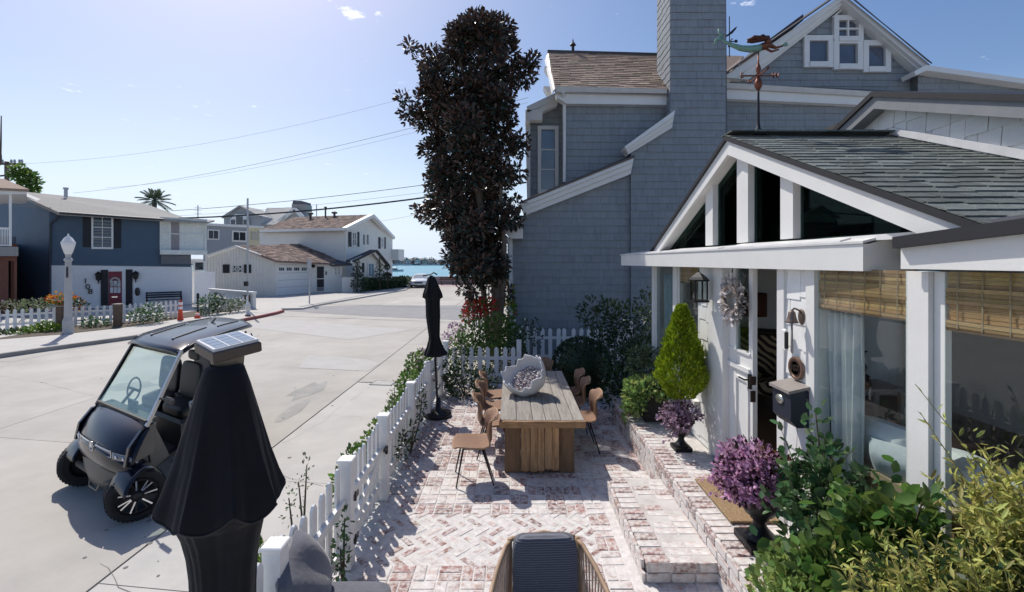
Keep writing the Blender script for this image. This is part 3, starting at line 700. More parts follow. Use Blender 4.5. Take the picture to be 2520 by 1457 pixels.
# ------------------------------------------------------------------ picket fence across the street
def picket_line(root, pts, hgt, wid, gap, mat, rails=(.3, .72), thk=.022, zb=.05, tip=.5, side=1, hfn=None):
    """pickets (own meshes) and rails along a polyline of ground points"""
    pts = [Vector(p) for p in pts]; n = 0
    me_cache = {}
    for a, b in zip(pts, pts[1:]):
        d = b - a; L_ = d.length; d.normalize(); nrm = Vector((-d.y, d.x, 0)) * side; ang = math.atan2(d.y, d.x); k = max(1, round(L_ / (wid + gap)))
        for rz in rails:
            MB().bar(a + Vector((0, 0, rz * hgt)) + nrm * .03, b + Vector((0, 0, rz * hgt)) + nrm * .03, .035, .075).build('rail', mat, root)
        for i in range(k):
            t = (i + .5) / k; hh = hgt * (hfn(t) if hfn else 1)
            key = round(hh, 2)
            if key not in me_cache:
                w2 = wid / 2; q = MB().prism([(-w2, -thk / 2, zb), (w2, -thk / 2, zb), (w2, -thk / 2, hh - w2 * 1.1), (w2 * .35, -thk / 2, hh - w2 * .2), (0, -thk / 2, hh), (-w2 * .35, -thk / 2, hh - w2 * .2), (-w2, -thk / 2, hh - w2 * 1.1)], (0, thk, 0)); me_cache[key] = q.mesh('picket', mat)
            p = a + d * L_ * t
            inst('picket', me_cache[key], root, Matrix.Translation(p) @ Matrix.Rotation(ang + random.gauss(0, .02), 4, 'Z') @ Matrix.Rotation(random.gauss(0, .012), 4, 'Y')); n += 1
    return n
ff = thing('picket_fence', 'white picket fence along the far pavement in front of the blue house', 'fence', gnd(60, 812, .12))
segs = [[(-190, 828), (142, 806)], [(176, 805), (281, 799)], [(299, 797), (438, 782)]]
for sg in segs:
    a, b = gnd(*sg[0], .12), gnd(*sg[1], .12); a.z = b.z = .12
    picket_line(ff, [a, b], .84, .10, .115, WHITEF)
for k, (x, y) in enumerate([(150, 810), (290, 804)]):
    p = gnd(x, y, .12); r_ = .2
    MB().box((p.x, p.y, .57), (.22, .22, .9), bev=.02).build('pillar', M('weathered_brown_pillar', (.15, .10, .075), .85, var=.3, scale=5, bump=.4), ff)
    MB().box((p.x, p.y, 1.05), (.28, .28, .06), bev=.015).build('pillar_cap', M('pillar_cap', (.32, .28, .24), .8, var=.2), ff)
fp = thing('flower_pot', 'bowl of orange and yellow flowers on the brown fence pillar', 'potted flowers', gnd(150, 810, .12) + Vector((0, 0, .97)))
MB().lathe([(.1, 0), (.2, .16), (.22, .18)], n=12).build('pot', M('terracotta', (.30, .12, .07), .8), fp, world=False)
foliage('flowers', [((0, 0, .28), (.42, .42, .2))], 160, .10, LEAF['orange'], fp, .8, world=False, six=False)
foliage('leaves', [((0, 0, .2), (.4, .4, .16))], 120, .10, LEAF['mid'], fp, .6, world=False, six=False)
fl2 = gnd(191, 792, .12)
# plants in the bed
def bush(name, label, cat, clumps, n, size, leaf, group=None, aspect=.5, flower=None, nf=0, fs=.08, stem=True, base=None, six=False, **kw):
    c0 = clumps[0][0]; t = thing(name, label, cat, base or (c0[0], c0[1], 0), 0, group)
    foliage('leaves', clumps, n, size, leaf, t, aspect, six=six, **kw)
    if flower: foliage('flowers', clumps, nf, fs, flower, t, .8, shell=.92, six=False)
    if stem: stems(clumps[:6], (base or (c0[0], c0[1], .05)), STEM, t, .015)
    return t
def cl(px, py, Y, rx, rz, ry=None): p = at(px, py, Y); return ((p.x, p.y, p.z), (rx, ry or rx, rz))
bush('lime_shrub', 'low bright lime green shrub beside the lamp post', 'shrub', [cl(105, 815, 17.6, .4, .28), cl(138, 815, 17.6, .38, .28), cl(120, 810, 17.9, .35, .3)], 700, .11, LEAF['lime'])
for k, (px, py, Y, leaf, lab) in enumerate([(20, 828, 17.0, 'dark', 'dark green ground plant at the left end of the fence bed'), (60, 822, 17.2, 'mid', 'mid green ground plant left of the lime shrub')]):
    bush('ground_plant', lab, 'plant', [cl(px - 14, py, Y, .4, .22), cl(px + 14, py - 2, Y, .4, .25)], 420, .11, LEAF[leaf])
for lab, cs, n, nf in (('white flowering rose bush in front of the picket fence beside the brown pillar', [cl(345, 778, 19.6, .38, .28), cl(372, 768, 20, .42, .38), cl(392, 780, 20.3, .3, .22)], 520, 70),
                       ('small white rose bush between the lamp post and the brown pillar', [cl(218, 794, 18.6, .25, .22), cl(245, 797, 18.8, .3, .18), cl(265, 798, 19, .22, .15)], 240, 25)):
    bush('rose_bush', lab, 'rose bush', cs, n, .12, LEAF['rose'], None, flower=LEAF['whitef'], nf=nf, fs=.13)
for lab, cs, n, nf, lf in (('leafy green rose beside the black post', [cl(515, 748, 23.2, .45, .5), cl(500, 756, 23, .3, .4)], 420, 20, 'rose'), ('tall white rose standing left of the fire hydrant', [cl(536, 742, 23.6, .3, .45), cl(535, 755, 23.4, .2, .3)], 260, 30, 'dark'), ('pale dry rose plants along the low white wall', [cl(560, 752, 24, .35, .3), cl(580, 750, 24.4, .35, .3), cl(595, 748, 24.8, .25, .3)], 380, 50, 'silver')):
    bush('rose_bush', lab, 'rose bush', cs, n, .12, LEAF[lf], None, flower=LEAF['whitef'], nf=nf, fs=.13)
bush('flower_plants', 'grey leaved plants behind the left picket fence', 'plants', [cl(40, 752, 20, .7, .25), cl(85, 750, 20.3, .7, .25), cl(120, 750, 20.6, .5, .22)], 500, .12, LEAF['silver'], flower=LEAF['mauve'], nf=80)
bush('flower_plants', 'orange tinted plant behind the fence below the house number', 'plants', [cl(184, 747, 20.3, .3, .3), cl(195, 752, 20.3, .3, .2)], 240, .12, LEAF['dark'], flower=LEAF['orange'], nf=60)

# lamp post
p = gnd(168, 822, .12)
lp = thing('street_lamp', 'pale concrete street lamp with a white acorn globe', 'street lamp', p)
LPM = M('lamp_post_concrete', (.42, .42, .42), .8, var=.12, scale=5, bump=.2)
sc = p.y / K
MB().lathe([(11 * sc, 0), (11 * sc, 32 * sc), (9 * sc, 38 * sc), (8 * sc, 42 * sc), (6.6 * sc, 150 * sc), (6 * sc, 178 * sc), (8.5 * sc, 181 * sc), (8.5 * sc, 184 * sc), (5 * sc, 188 * sc), (6 * sc, 196 * sc)], n=8).build('post', LPM, lp, world=False, smooth=False)
MB().lathe([(6 * sc, 196 * sc), (8 * sc, 200 * sc), (12.5 * sc, 216 * sc), (14 * sc, 226 * sc), (12 * sc, 228 * sc), (8 * sc, 236 * sc), (2 * sc, 242 * sc), (1.5 * sc, 246 * sc), (0, 248 * sc)], n=14).build('globe', LAMPW, lp, True, world=False)
MB().box((4 * sc, -7.2 * sc, 152 * sc), (3 * sc, 2.2 * sc, 26 * sc)).build('number_plate', BLACK, lp, world=False)
# traffic delineators
CONE = M('traffic_orange', (.75, .085, .03), .5, var=.06)
def delineator(px, py, hpx, label):
    p = gnd(px, py, .12); s = p.y / K
    t = thing('traffic_cone', label, 'traffic cone', p)
    MB().lathe([(7 * s, 0), (7 * s, 3 * s), (5.6 * s, 4 * s), (4.4 * s, hpx * .5 * s), (4.2 * s, hpx * .8 * s), (3 * s, hpx * .86 * s), (1.4 * s, hpx * .95 * s), (0, hpx * s)], n=14).build('body', CONE, t, True, world=False)
    for z in (.52, .72): MB().lathe([(5.0 * s * 1.02, hpx * z * s), (4.7 * s, hpx * (z + .13) * s)], n=14).build('band', M('reflective_white', (.8, .78, .76), .4), t, world=False)
delineator(444, 788, 52, 'tall orange and white traffic delineator at the fence end')
delineator(486, 783, 14, 'short orange cone beside the black post')
p = gnd(487, 778, .12); bp = thing('black_post', 'slim black post with a lantern top beside the short cone', 'post', p); s = p.y / K
MB().lathe([(4 * s, 0), (1.6 * s, 4 * s), (1.6 * s, 42 * s), (3.2 * s, 44 * s), (3.2 * s, 54 * s), (0, 58 * s)], n=8).build('post', BLACK, bp, world=False)
# hydrant
p = gnd(610, 777, .12); s = p.y / K
hy = thing('fire_hydrant', 'white fire hydrant on the pavement above the red kerb', 'fire hydrant', p)
HYW = M('hydrant_white', (.70, .70, .66), .5, var=.08)
MB().lathe([(6.4 * s, 0), (6.4 * s, 3 * s), (4.6 * s, 3.5 * s), (4.6 * s, 22 * s), (6.2 * s, 23 * s), (6.2 * s, 25 * s), (5 * s, 29 * s), (3 * s, 32.5 * s), (1 * s, 33.5 * s), (1 * s, 35 * s), (0, 35 * s)], n=14).build('barrel', HYW, hy, True, world=False)
for dx, dy in ((-1, 0), (1, 0), (0, -1)):
    MB().tube([(dx * 3 * s, dy * 3 * s, 19 * s), (dx * 7 * s, dy * 7 * s, 19 * s)], 2.2 * s, 10).build('outlet_cap', HYW, hy, world=False)
MB().lathe([(6.6 * s, 0), (6.6 * s, 3.2 * s)], n=14).build('base_flange', M('red_flange', (.2, .06, .05), .7), hy, world=False)
# low white wall and sign poles
lw = thing('garden_wall', 'low white rendered wall with a cap beside the white garage', 'wall', at(524, 740, 27))
FW = Facade(at(524, 740, 29.5), at(630, 740, 26.5))
mb = MB(); FW.poly(mb, [(524, 770), (630, 768), (630, 722), (524, 713)], .18); mb.build('wall', M('white_render', (.68, .69, .68), .75, var=.08), lw)
mb = MB(); FW.poly(mb, [(522, 713.5), (632, 722.5), (632, 718), (522, 709.5)], .28); mb.build('cap', WHITE, lw)
mb = MB(); FW.rect(mb, 613, 726, 624, 766, .35); mb.build('pillar', M('brown_gate_post', (.12, .08, .06), .8), lw)
tg = thing('tall_white_wall', 'tall white garden wall and gate between the blue house and garage', 'wall', at(490, 720, 29.5))
FT = Facade(at(472, 740, 29.5), at(540, 740, 33.0))
mb = MB(); FT.poly(mb, [(472, 770), (524, 770), (524, 669), (472, 668)], .15, -.3); mb.build('wall', WBRICK, tg)
mb = MB(); FT.rect(mb, 474, 643, 503, 668, .1, -1.6); mb.build('side_wall', M('white_render', (.68, .69, .68)), tg)
window(FT, tg, 475, 643, 502, 667, 1, 1)
def pole(px, ytop, py, label, r=.035, sign=None, zb=.12):
    p = gnd(px, py, zb); t = thing('sign_pole', label, 'sign pole', p); top = H - (ytop - 645) * p.y / K
    MB().lathe([(r, 0), (r, top - zb), (0, top - zb + .01)], n=8).build('post', STEEL, t, world=False); return t, p
t, p = pole(609.5, 488, 764, 'tall thin grey steel pole rising beside the fire hydrant', .05)
MB().box((-.02, -.12, (775 - 709) * p.y / K * 1.0), (.2, .12, .26)).build('box', BLACK, t, world=False)
t, p = pole(761.5, 640, 747, 'short street sign pole at the driveway kerb', .045)
MB().box((0, -.03, (747 - 650) * p.y / K), (.06, .5, .62)).build('sign_plate', M('sign_back', (.40, .40, .42), .5, .3), t, world=False)
bs = MB(); bs.prism([at(42, 770, 22.6), at(42, 600, 22.6), at(26, 600, 28.6), at(26, 770, 28.6)], (-.25, -.05, 0)); bs.build('side_wall', RBRICK, hl)  # wall added behind the brick front to block sky light from the blue side wall
wf = thing('picket_fence', 'small white picket fence with roses in front of the low white wall', 'fence', gnd(545, 768, .12))
a_, b_ = gnd(500, 777, .12), gnd(612, 764, .12); a_.z = b_.z = .12
picket_line(wf, [a_, b_], .8, .09, .13, WHITEF)
# ------------------------------------------------------------------ white house and garage at the corner, houses behind
SIDING = M('white_siding', (.74, .735, .70), .65, var=.05, scale=2)
SHAKE = M('weathered_wood_shake', (.185, .125, .10), .9, var=.3, scale=5, bump=.5, isl=.55, hue=.01, col2=(.33, .27, .24), thr=(.5, .62))
DROOF = M('dark_slate_roof', (.06, .06, .07), .85, var=.2, scale=8, bump=.4)
def px_roof(name, quad, mat, par, th=.18, shakes=0, keep=60, row=.42, wid=.5):
    """roof slab through four pixel points (px,py,Y): eave left, eave right, ridge right, ridge left"""
    P = [at(*q) for q in quad]; mb = MB().prism(P, (0, 0, -th)); o = mb.build(name, mat, par)
    if shakes:
        u = (P[1] - P[0]).normalized(); nn = u.cross(P[-1] - P[0]).normalized()
        if nn.z < 0: nn = -nn
        v = nn.cross(u); pl = [((p - P[0]).dot(u), (p - P[0]).dot(v)) for p in P]
        shingles('shake', [pl], P[0], u, v, row, wid, SHAKE, par, .05, keep=keep)
    return o
wh = house_empty('white_house', 'white two storey house with a brown shake roof by the water', 'house', at(848, 720, 44))
F1 = Facade(at(641, 700, 46), at(848, 700, 44)); F2 = Facade(at(848, 700, 44), at(964, 700, 53))
def lap_wall(name, F, px, mat, par, py0, py1, n=16):
    """clapboards between the pixel rows: px = (left top-left..., as polygon on the facade) with course shadows"""
    mb = MB(); F.poly(mb, px, .1, -.1)
    return mb.build(name, mat, par)
lap_wall('front_wall', F1, [(641, 705), (848, 722), (848, 562), (641, 568)], SIDING, wh, 0, 0)
cb = MB()
for i in range(18):
    y = 572 + i * 7.2; a, b = F1.p(643, y + 7.2 * .98), F1.p(847, y + 7.2 * .98); c_, d_ = F1.p(847, y), F1.p(643, y)
    cb.prism([Vector((a.x, a.y, a.z)), b, c_, d_], F1.n * .012)
cb.build('clapboards', SIDING, wh, kind='stuff')
lap_wall('gable_wall', F2, [(848, 722), (964, 716), (964, 588), (916, 533), (848, 563)], SIDING, wh, 0, 0)
cb = MB()
for i in range(20):
    y = 600 + i * 6; cb.prism([F2.p(849, y + 5.9), F2.p(963, y + 5.9), F2.p(963, y), F2.p(849, y)], F2.n * .012)
cb.build('clapboards', SIDING, wh, kind='stuff')
px_roof('roof', [(636, 567.5, 45.4), (850, 563, 43.2), (915, 529, 48), (723, 535, 50)], SHAKE, wh, .2, 1, 130)
m = MB(); m.bar(at(638, 568.5, 45.2), at(850, 564, 43.0), .05, .25); m.build('fascia', WHITE, wh)
for a, b in (((848, 564, 43.1), (915, 530.5, 47.5)), ((915, 530.5, 47.5), (967, 586, 53.2))):
    m = MB(); m.bar(at(*a), at(*b), .5, .3); m.build('barge_board', WHITE, wh)
px_roof('roof', [(914, 529, 47.8), (968, 585, 53.6), (968, 580, 62), (914, 527, 60)], SHAKE, wh)
for x0, y0, x1, y1, c in ((857, 571, 883, 606, 2), (931, 584, 948, 611, 2)):
    window(F2, wh, x0 + (x1 - x0) * .28, y0, x1 - (x1 - x0) * .2, y1, c, 2, th=.06)
    for a, b in ((x0, x0 + (x1 - x0) * .26), (x1 - (x1 - x0) * .18, x1)):
        s_ = MB(); F2.rect(s_, a, y0, b, y1 + 1, .08); s_.build('shutter', NAVY, wh)
for x in (894, 903):
    s_ = MB(); F2.rect(s_, x, 578, x + 3.4, 602, .05); s_.build('narrow_window', DGLASS, wh)
for x, y in ((764, 533), (801, 528), (823, 531)):
    p = at(x, y + 3, 48.5); MB().lathe([(.12, -.5), (.12, .35), (.3, .36), (.32, .5), (.0, .62)] if x != 801 else [(.09, -.5), (.09, .8), (.15, .82), (.15, .95), (0, .96)], p, 8).build('roof_vent', M('vent_grey', (.08, .075, .075), .7), wh)
# entry gable
F3 = Facade(at(864, 700, 42.6), at(948, 700, 47.5))
lap_wall('entry_wall', F3, [(868, 712), (944, 708), (944, 652), (919, 618), (868, 641)], SIDING, wh, 0, 0)
m = MB(); m.bar(at(861, 643, 42.0), at(919.5, 616.5, 45.1), .9, .16); m.build('entry_roof', DROOF, wh)
m = MB(); m.bar(at(919.5, 616.5, 45.1), at(950, 653, 47.2), .9, .12); m.build('entry_roof', DROOF, wh)
m = MB(); m.bar(at(864, 645, 41.8), at(919, 620, 44.9), .1, .28).bar(at(919, 620, 44.9), at(949, 655.5, 47.1), .1, .28); m.build('barge_board', WHITE, wh)
window(F3, wh, 904, 647, 921, 681, 2, 1, pane=M('blue_door_glass', (.10, .22, .30), .2, var=.3, scale=3), name='door')
s_ = MB(); F3.rect(s_, 891, 647, 895.5, 671, .06); s_.build('shutter', NAVY, wh)
s_ = MB(); F2.rect(s_, 951, 614, 966, 640, 1.5, -.6); s_.build('balcony', SIDING, wh)
# garage
ga = house_empty('white_garage', 'white board and batten garage with a shake roof on the corner', 'garage', at(679, 727, 37))
FA = Facade(at(505, 727, 37.0), at(678, 727, 37.0)); FB = Facade(at(678, 727, 37.0), at(778, 720, 41.2))
lap_wall('gable_wall', FA, [(507, 732), (677, 732), (677, 640.5), (580, 606.5), (507, 630)], SIDING, ga, 0, 0)
for k in range(24):
    x = 510 + k * 7.1; top = 606.5 + (580 - x) * .32 if x < 580 else 606.5 + (x - 580) * .35
    s_ = MB(); FA.rect(s_, x - .7, top + 1.5, x + .7, 731, .045); s_.build('batten', SIDING, ga)
wall_block('front_wall', FB, [(678, 732), (800, 722), (800, 641), (678, 641)], SIDING, ga, .25)
px_roof('roof', [(680, 642, 36.4), (850, 650, 43), (742, 622, 46), (583, 605.5, 37.0)], SHAKE, ga, .12, 1, 110, .4, .5)
s_ = MB(); s_.bar(at(507, 629.5, 36.8), at(580, 605.5, 36.8), .2, .1).bar(at(580, 605.5, 36.8), at(680, 641, 36.7), .2, .1); s_.build('barge_board', WHITE, ga)
px_roof('dark_roof', [(818, 651, 41.0), (866, 648.5, 42.0), (776, 625, 46.5), (754, 626, 45.5)], DROOF, ga)
gd = MB(); FB.rect(gd, 684, 651, 760, 726, .04); gdo = gd.build('garage_door', M('garage_door_white', (.74, .745, .74), .55, var=.04), ga)
for i in range(4):
    for j in range(1):
        for k in range(3):
            x = 687 + i * 18.4 + k * 4.4; s_ = MB(); FB.rect(s_, x, 658.5, x + 3.4, 666, .012, .045); s_.build('pane', DGLASS, gdo)
for k in range(3):
    s_ = MB(); FB.rect(s_, 684, 671 + k * 17, 760, 671.7 + k * 17, .012, .042); s_.build('panel_joint', M('joint_grey', (.3, .3, .3), .7), gdo)
for x0, x1 in ((549.5, 566), (601.5, 618)):
    s_ = MB(); FA.rect(s_, x0, 651, x1, 672, .07); s_.build('shutter', NAVY, ga)
window(FA, ga, 571, 653, 599, 670.5, 2, 1, fw=1.2)
xb = MB()
for x0 in (572.5, 585.7):
    a, b, c_, d_ = FA.p(x0, 656, .05), FA.p(x0 + 12, 668, .05), FA.p(x0, 668, .05), FA.p(x0 + 12, 656, .05)
    xb.bar(a, b, .035, .09, FA.n).bar(c_, d_, .035, .085, FA.n)
xb.build('window_cross', WHITE, ga)
FC = Facade(at(763, 720, 40.6), at(842, 720, 42.0))
wall_block('entry_wall', FC, [(763, 724), (842, 723), (842, 650), (763, 645)], SIDING, ga, .3)
s_ = MB(); FC.rect(s_, 778, 654, 799, 717, .05); s_.build('door_frame', WHITE, ga)
s_ = MB(); FC.rect(s_, 780, 656, 797, 685, .03, .05); FC.rect(s_, 780, 687, 797, 707, .03, .05); s_.build('door', NAVY, ga)
s_ = MB(); FC.rect(s_, 780, 707.5, 797, 716, .02, .05); s_.build('door_kick', M('grey_kick', (.2, .2, .22), .6), ga)
s_ = MB(); FC.rect(s_, 801, 668, 804, 676, .08); s_.build('letter_box', BLACK, ga)
for x in (823, 831): window(FC, ga, x, 656, x + 6.5, 678, 1, 2)
p = FC.p(771, 655, .2); l_ = thing('wall_lantern', 'small round dark lantern on the garage entry wall left of the dark door', 'lantern', p); MB().ball((0, 0, 0), .16, 8, 6).build('lamp', BLACK, l_, world=False); MB().bar((0, 0, 0), -FC.n * .2, .04, .04).build('bracket', BLACK, l_, world=False)
lw2 = MB(); FL2 = Facade(at(838, 720, 40.8), at(884, 720, 41.6)); FL2.rect(lw2, 840, 682, 886, 723, .3); ew = tag(lw2.build('entry_wall', M('white_render', (.68, .69, .68))), 'low white entry wall beside the round dark shrub', 'wall')
lwc = MB(); FL2.rect(lwc, 839, 680, 887, 682, .36, -.03)
lwc.build('cap', M('grey_cap', (.25, .25, .27), .7), ew)
# hedge and topiary
hg = thing('hedge', 'clipped green hedge in front of the white house', 'hedge', gnd(950, 720, .1))
foliage('leaves', [cl(900 + k * 11, 702 - k * .9, 42.5 + k * .8, .55, .62) for k in range(10)], 4200, .15, LEAF['dark'], hg, .6, six=False, shell=.85)
hc = MB(); hc.prism([at(896, 722, 42.6), at(1000, 712, 50.5), at(1000, 690, 50.5), at(896, 690, 42.6)], (-.3, .7, 0)); hc.build('core', LEAF['box'], hg)
bush('round_shrub', 'dark round clipped shrub at the driveway corner', 'shrub', [cl(886, 700, 40.6, .75, .85)], 900, .14, LEAF['box'], six=False)
def topiary(px, y0, y1, Y, w0, lab, shape):
    t = thing('topiary', lab, 'topiary tree', (at(px, y1, Y).x, Y, 0)); a, b = at(px, y0, Y), at(px, y1, Y); h = a.z - b.z
    cs = []
    if shape == 'cone': cs = [((a.x, a.y, b.z + h * f), (w0 * (1.05 - f), w0 * (1.05 - f), h * .16)) for f in (.1, .25, .4, .55, .7, .85, .95)]
    else: cs = [((a.x, a.y, b.z + h * f), (w0 * q, w0 * q, h * .15)) for f, q in shape]
    foliage('leaves', cs, 700, .13, LEAF['box'], t, .5, six=False); MB().tube([(a.x, a.y, 0), (a.x, a.y, b.z + h * .9)], .05, 5).build('trunk', STEM, t)
topiary(879, 640, 682, 41.2, .5, 'dark three ball topiary left of the entry gable', [(.15, 1), (.5, .8), (.88, .5)])
topiary(934, 627, 690, 43.5, .65, 'tall dark cone shaped topiary at the entry', 'cone')
topiary(953, 652, 690, 45.0, .4, 'small two ball topiary right of the entry', [(.35, .9), (.85, .7)])
for x in (900, 912, 924, 938): bush('flower_plants', 'white flowers along the top of the hedge', 'plants', [cl(x, 688, 42.4 + (x - 900) * .06, .3, .15)], 120, .12, LEAF['dark'], 'white flowers on the hedge', flower=LEAF['whitef'], nf=12, stem=False, six=False)
bush('shrub', 'pale green shrub at the far end of the hedge by the white car', 'shrub', [cl(990, 690, 50, .8, .5), cl(1000, 692, 50.5, .6, .5)], 500, .15, LEAF['mid'], six=False)
# navy awning and covered boat behind the corner
aw = MB(); aw.prism([at(955, 634, 55), at(966, 634, 55), at(971, 647, 55), at(955, 647, 55)], (0, 2.2, 0)); tag(aw.build('awning', NAVY), 'dark navy awning at the water end of the white house', 'awning')
# houses behind
HB_ = M('pale_blue_grey_paint', (.30, .33, .37), .7, var=.05)
h2 = house_empty('grey_blue_house', 'flat roofed pale grey blue house behind the blue house', 'house', at(560, 640, 50))
F4 = Facade(at(505, 660, 46), at(645, 660, 52)); wall_block('wall', F4, [(505, 660), (611, 660), (611, 558), (505, 553)], HB_, h2, .3)
wall_block('yellow_wall', F4, [(611, 650), (663, 650), (663, 560), (611, 559)], M('pale_yellow_paint', (.58, .55, .40), .7, var=.05), h2, .3, .01)
s_ = MB(); F4.poly(s_, [(500, 555), (645, 562), (645, 557), (500, 549)], .3); s_.build('roof_fascia', WHITE, h2)
for x0, y0, x1, y1 in ((510, 565, 539, 590), (570, 568, 607, 595)): window(F4, h2, x0, y0, x1, y1, 2, 1)
window(F4, h2, 649, 575, 661, 610, 1, 1); s_ = MB(); F4.rect(s_, 618, 572, 636, 591, .05, .03); s_.build('blind', M('blind_beige', (.45, .43, .37), .8), h2)
LG = M('light_grey_gable', (.34, .36, .38), .7, var=.06); LR = M('light_grey_roof', (.36, .36, .35), .9, var=.1, scale=3)
h3 = house_empty('gabled_house', 'grey gabled house with a square chimney far behind', 'house', at(650, 560, 66))
P_ = lambda x, y, Y=66: at(x, y, Y)
MB().prism([P_(551, 566), P_(700, 572), P_(700, 545), P_(640, 530), P_(589, 509), P_(551, 535)], (0, 3, 0)).build('gable_wall', LG, h3)
MB().prism([P_(546, 537, 65.5), P_(589, 508, 65.5), P_(589, 505, 65.5), P_(543, 534, 65.5)], (0, 6, 0)).build('roof', LR, h3)
MB().prism([P_(589, 508, 65.5), P_(635, 535, 65.5), P_(638, 531, 65.5), P_(589, 505, 65.5)], (0, 6, 0)).build('roof', LR, h3)
MB().prism([P_(640, 552, 66), P_(677, 553, 64), P_(725, 514, 66), P_(700, 514, 70), P_(655, 514, 70)], (0, .3, .2)).build('roof', LR, h3)
MB().prism([P_(725, 516, 65.6), P_(680, 560, 65.6), P_(770, 560, 65.6), P_(745, 530, 65.6)], (0, 2, 0)).build('gable_wall', LG, h3)
MB().bar(P_(675, 555, 65.3), P_(725, 515, 65.3), .3, .5).bar(P_(725, 515, 65.3), P_(745, 534, 65.3), .3, .5).build('barge_board', WHITE, h3)
F5 = Facade(at(560, 560, 65.9), at(630, 560, 65.9))
MB().prism([P_(566, 556, 65.6), P_(612, 556, 65.6), P_(612, 540, 65.6), P_(602, 527, 65.6), P_(578, 527, 65.6), P_(566, 540, 65.6)], (0, .2, 0)).build('dormer_trim', WHITE, h3)
F6 = Facade(at(560, 560, 65.6), at(630, 560, 65.6))
for x0, y0, x1, y1 in ((569, 541, 578, 553), (582, 533, 597, 553), (600, 541, 609, 553)):
    s_ = MB(); F6.rect(s_, x0, y0, x1, y1, .1); s_.build('window', DGLASS, h3)
MB().prism([P_(718, 560, 67), P_(753, 560, 67), P_(753, 503, 67), P_(718, 503, 67)], (0, 2, 0)).build('chimney', M('tan_chimney', (.36, .34, .31), .8), h3)
MB().prism([P_(719, 503, 67), P_(752, 503, 67), P_(752, 497, 67), P_(741, 494, 67), P_(721, 494, 67)], (0, 1.8, 0)).build('chimney_cap', M('chimney_cap', (.12, .12, .13), .7), h3)
for (x, y0, y1, Y, lab) in ((487, 505, 541, 47, 'thin rooftop antenna above the grey blue house'), (779, 503, 533, 50, 'thin vertical antenna on the brown shake roof')):
    a, b = at(x, y0, Y), at(x, y1, Y); t = thing('antenna', lab, 'antenna', b); MB().tube([(0, 0, 0), a - b], .05, 5).build('mast', STEEL, t, world=False)
    if x < 500:
        for k in range(3): MB().bar((-.35, 0, (a - b).z * (.45 + .2 * k)), (.35, 0, (a - b).z * (.45 + .2 * k)), .03, .03).build('rod', STEEL, t, world=False)
# ------------------------------------------------------------------ white car by the water
def car(label):
    p = gnd(1028, 709.5); t = thing('parked_car', label, 'car', (p.x + .02, p.y + .3, 0), R(6)); CW = M('white_car_paint', (.72, .73, .74), .25, var=.02, coat=.6)
    prof = [(-.0, .35), (.0, .62), (.12, .78), (1.0, .95), (1.25, 1.0), (2.0, 1.42), (2.6, 1.48), (3.6, 1.42), (4.3, 1.02), (4.55, .95), (4.6, .4)]
    m = MB()
    def sec(i, j):
        k = i * (len(prof) - 1); a = int(min(k, len(prof) - 2)); f = k - a; y = prof[a][0] * (1 - f) + prof[a + 1][0] * f; z = prof[a][1] * (1 - f) + prof[a + 1][1] * f
        w = .9 - (max(0, z - .95) * .42); e = abs(j * 2 - 1)
        return (w * (j * 2 - 1), y + .16 * e ** 3 * (1 if y < 1 else 0), z - .06 * e ** 4)
    m.slab(sec, 30, 10, .03); m.box((0, 2.3, .55), (1.76, 4.3, .5), bev=.06); m.build('body', CW, t, True, world=False)
    m = MB(); m.slab(lambda u, v: ((v * 2 - 1) * (.72 - u * .12), 1.28 + u * .68, 1.03 + u * .38), 3, 3, .02); m.build('windscreen', M('car_glass', (.25, .32, .36), .08, var=.1, spec=.8), t, world=False)
    for s in (-1, 1):
        m = MB(); m.prism([(s * .86, 1.3, 1.0), (s * .86, 3.9, 1.0), (s * .72, 3.4, 1.38), (s * .72, 2.1, 1.38)], (s * .03, 0, 0)); m.build('side_window', DGLASS, t, world=False)
        MB().box((s * .66, .06, .68), (.36, .12, .13), bev=.03).build('headlight', M('headlight_glass', (.5, .52, .55), .1), t, world=False)
        MB().box((s * 1.0, 1.35, 1.02), (.18, .1, .13), bev=.03).build('mirror', CW, t, world=False)
        for y in (.85, 3.6):
            w_ = MB().tube([(s * .72, y, .33), (s * .92, y, .33)], .33, 16).build('wheel', M('tyre_rubber', (.015, .015, .016), .8), t, world=False)
            MB().tube([(s * .925, y, .33), (s * .935, y, .33)], .2, 12).build('rim', CHROME, w_, world=False)
    MB().box((0, -.02, .58), (.86, .06, .16), bev=.02).build('grille', BLACK, t, world=False)
    MB().box((0, -.03, .38), (.5, .03, .12)).build('number_plate', M('plate_pale', (.6, .6, .62), .5), t, world=False)
    MB().box((0, .0, .26), (1.5, .1, .12), bev=.03).build('bumper_intake', BLACK, t, world=False)
car('white saloon car parked nose on by the waterfront kerb')
# benches on the promenade
DW = M('bench_brown', (.11, .075, .06), .8, var=.2)
def sea_bench(px, Y, lab):
    t = thing('promenade_bench', lab, 'bench', (at(px, 700, Y).x, Y, .02), math.pi, 'benches on the promenade')
    for k in range(3): MB().box((0, -.1 - k * .17, .45), (1.8, .14, .05)).build('slat', DW, t, world=False)
    for k in range(2): MB().box((0, .06, .68 + k * .2), (1.8, .04, .13)).build('slat', DW, t, world=False)
    for x in (-.7, .7): MB().box((x, -.2, .22), (.12, .5, .44)).box((x, .08, .45), (.1, .06, .9)).build('leg', DW, t, world=False)
sea_bench(1100, 55.6, 'brown waterfront bench just right of the folded black umbrella'); sea_bench(1137, 55.6, 'brown waterfront bench partly behind the magnolia leaves')
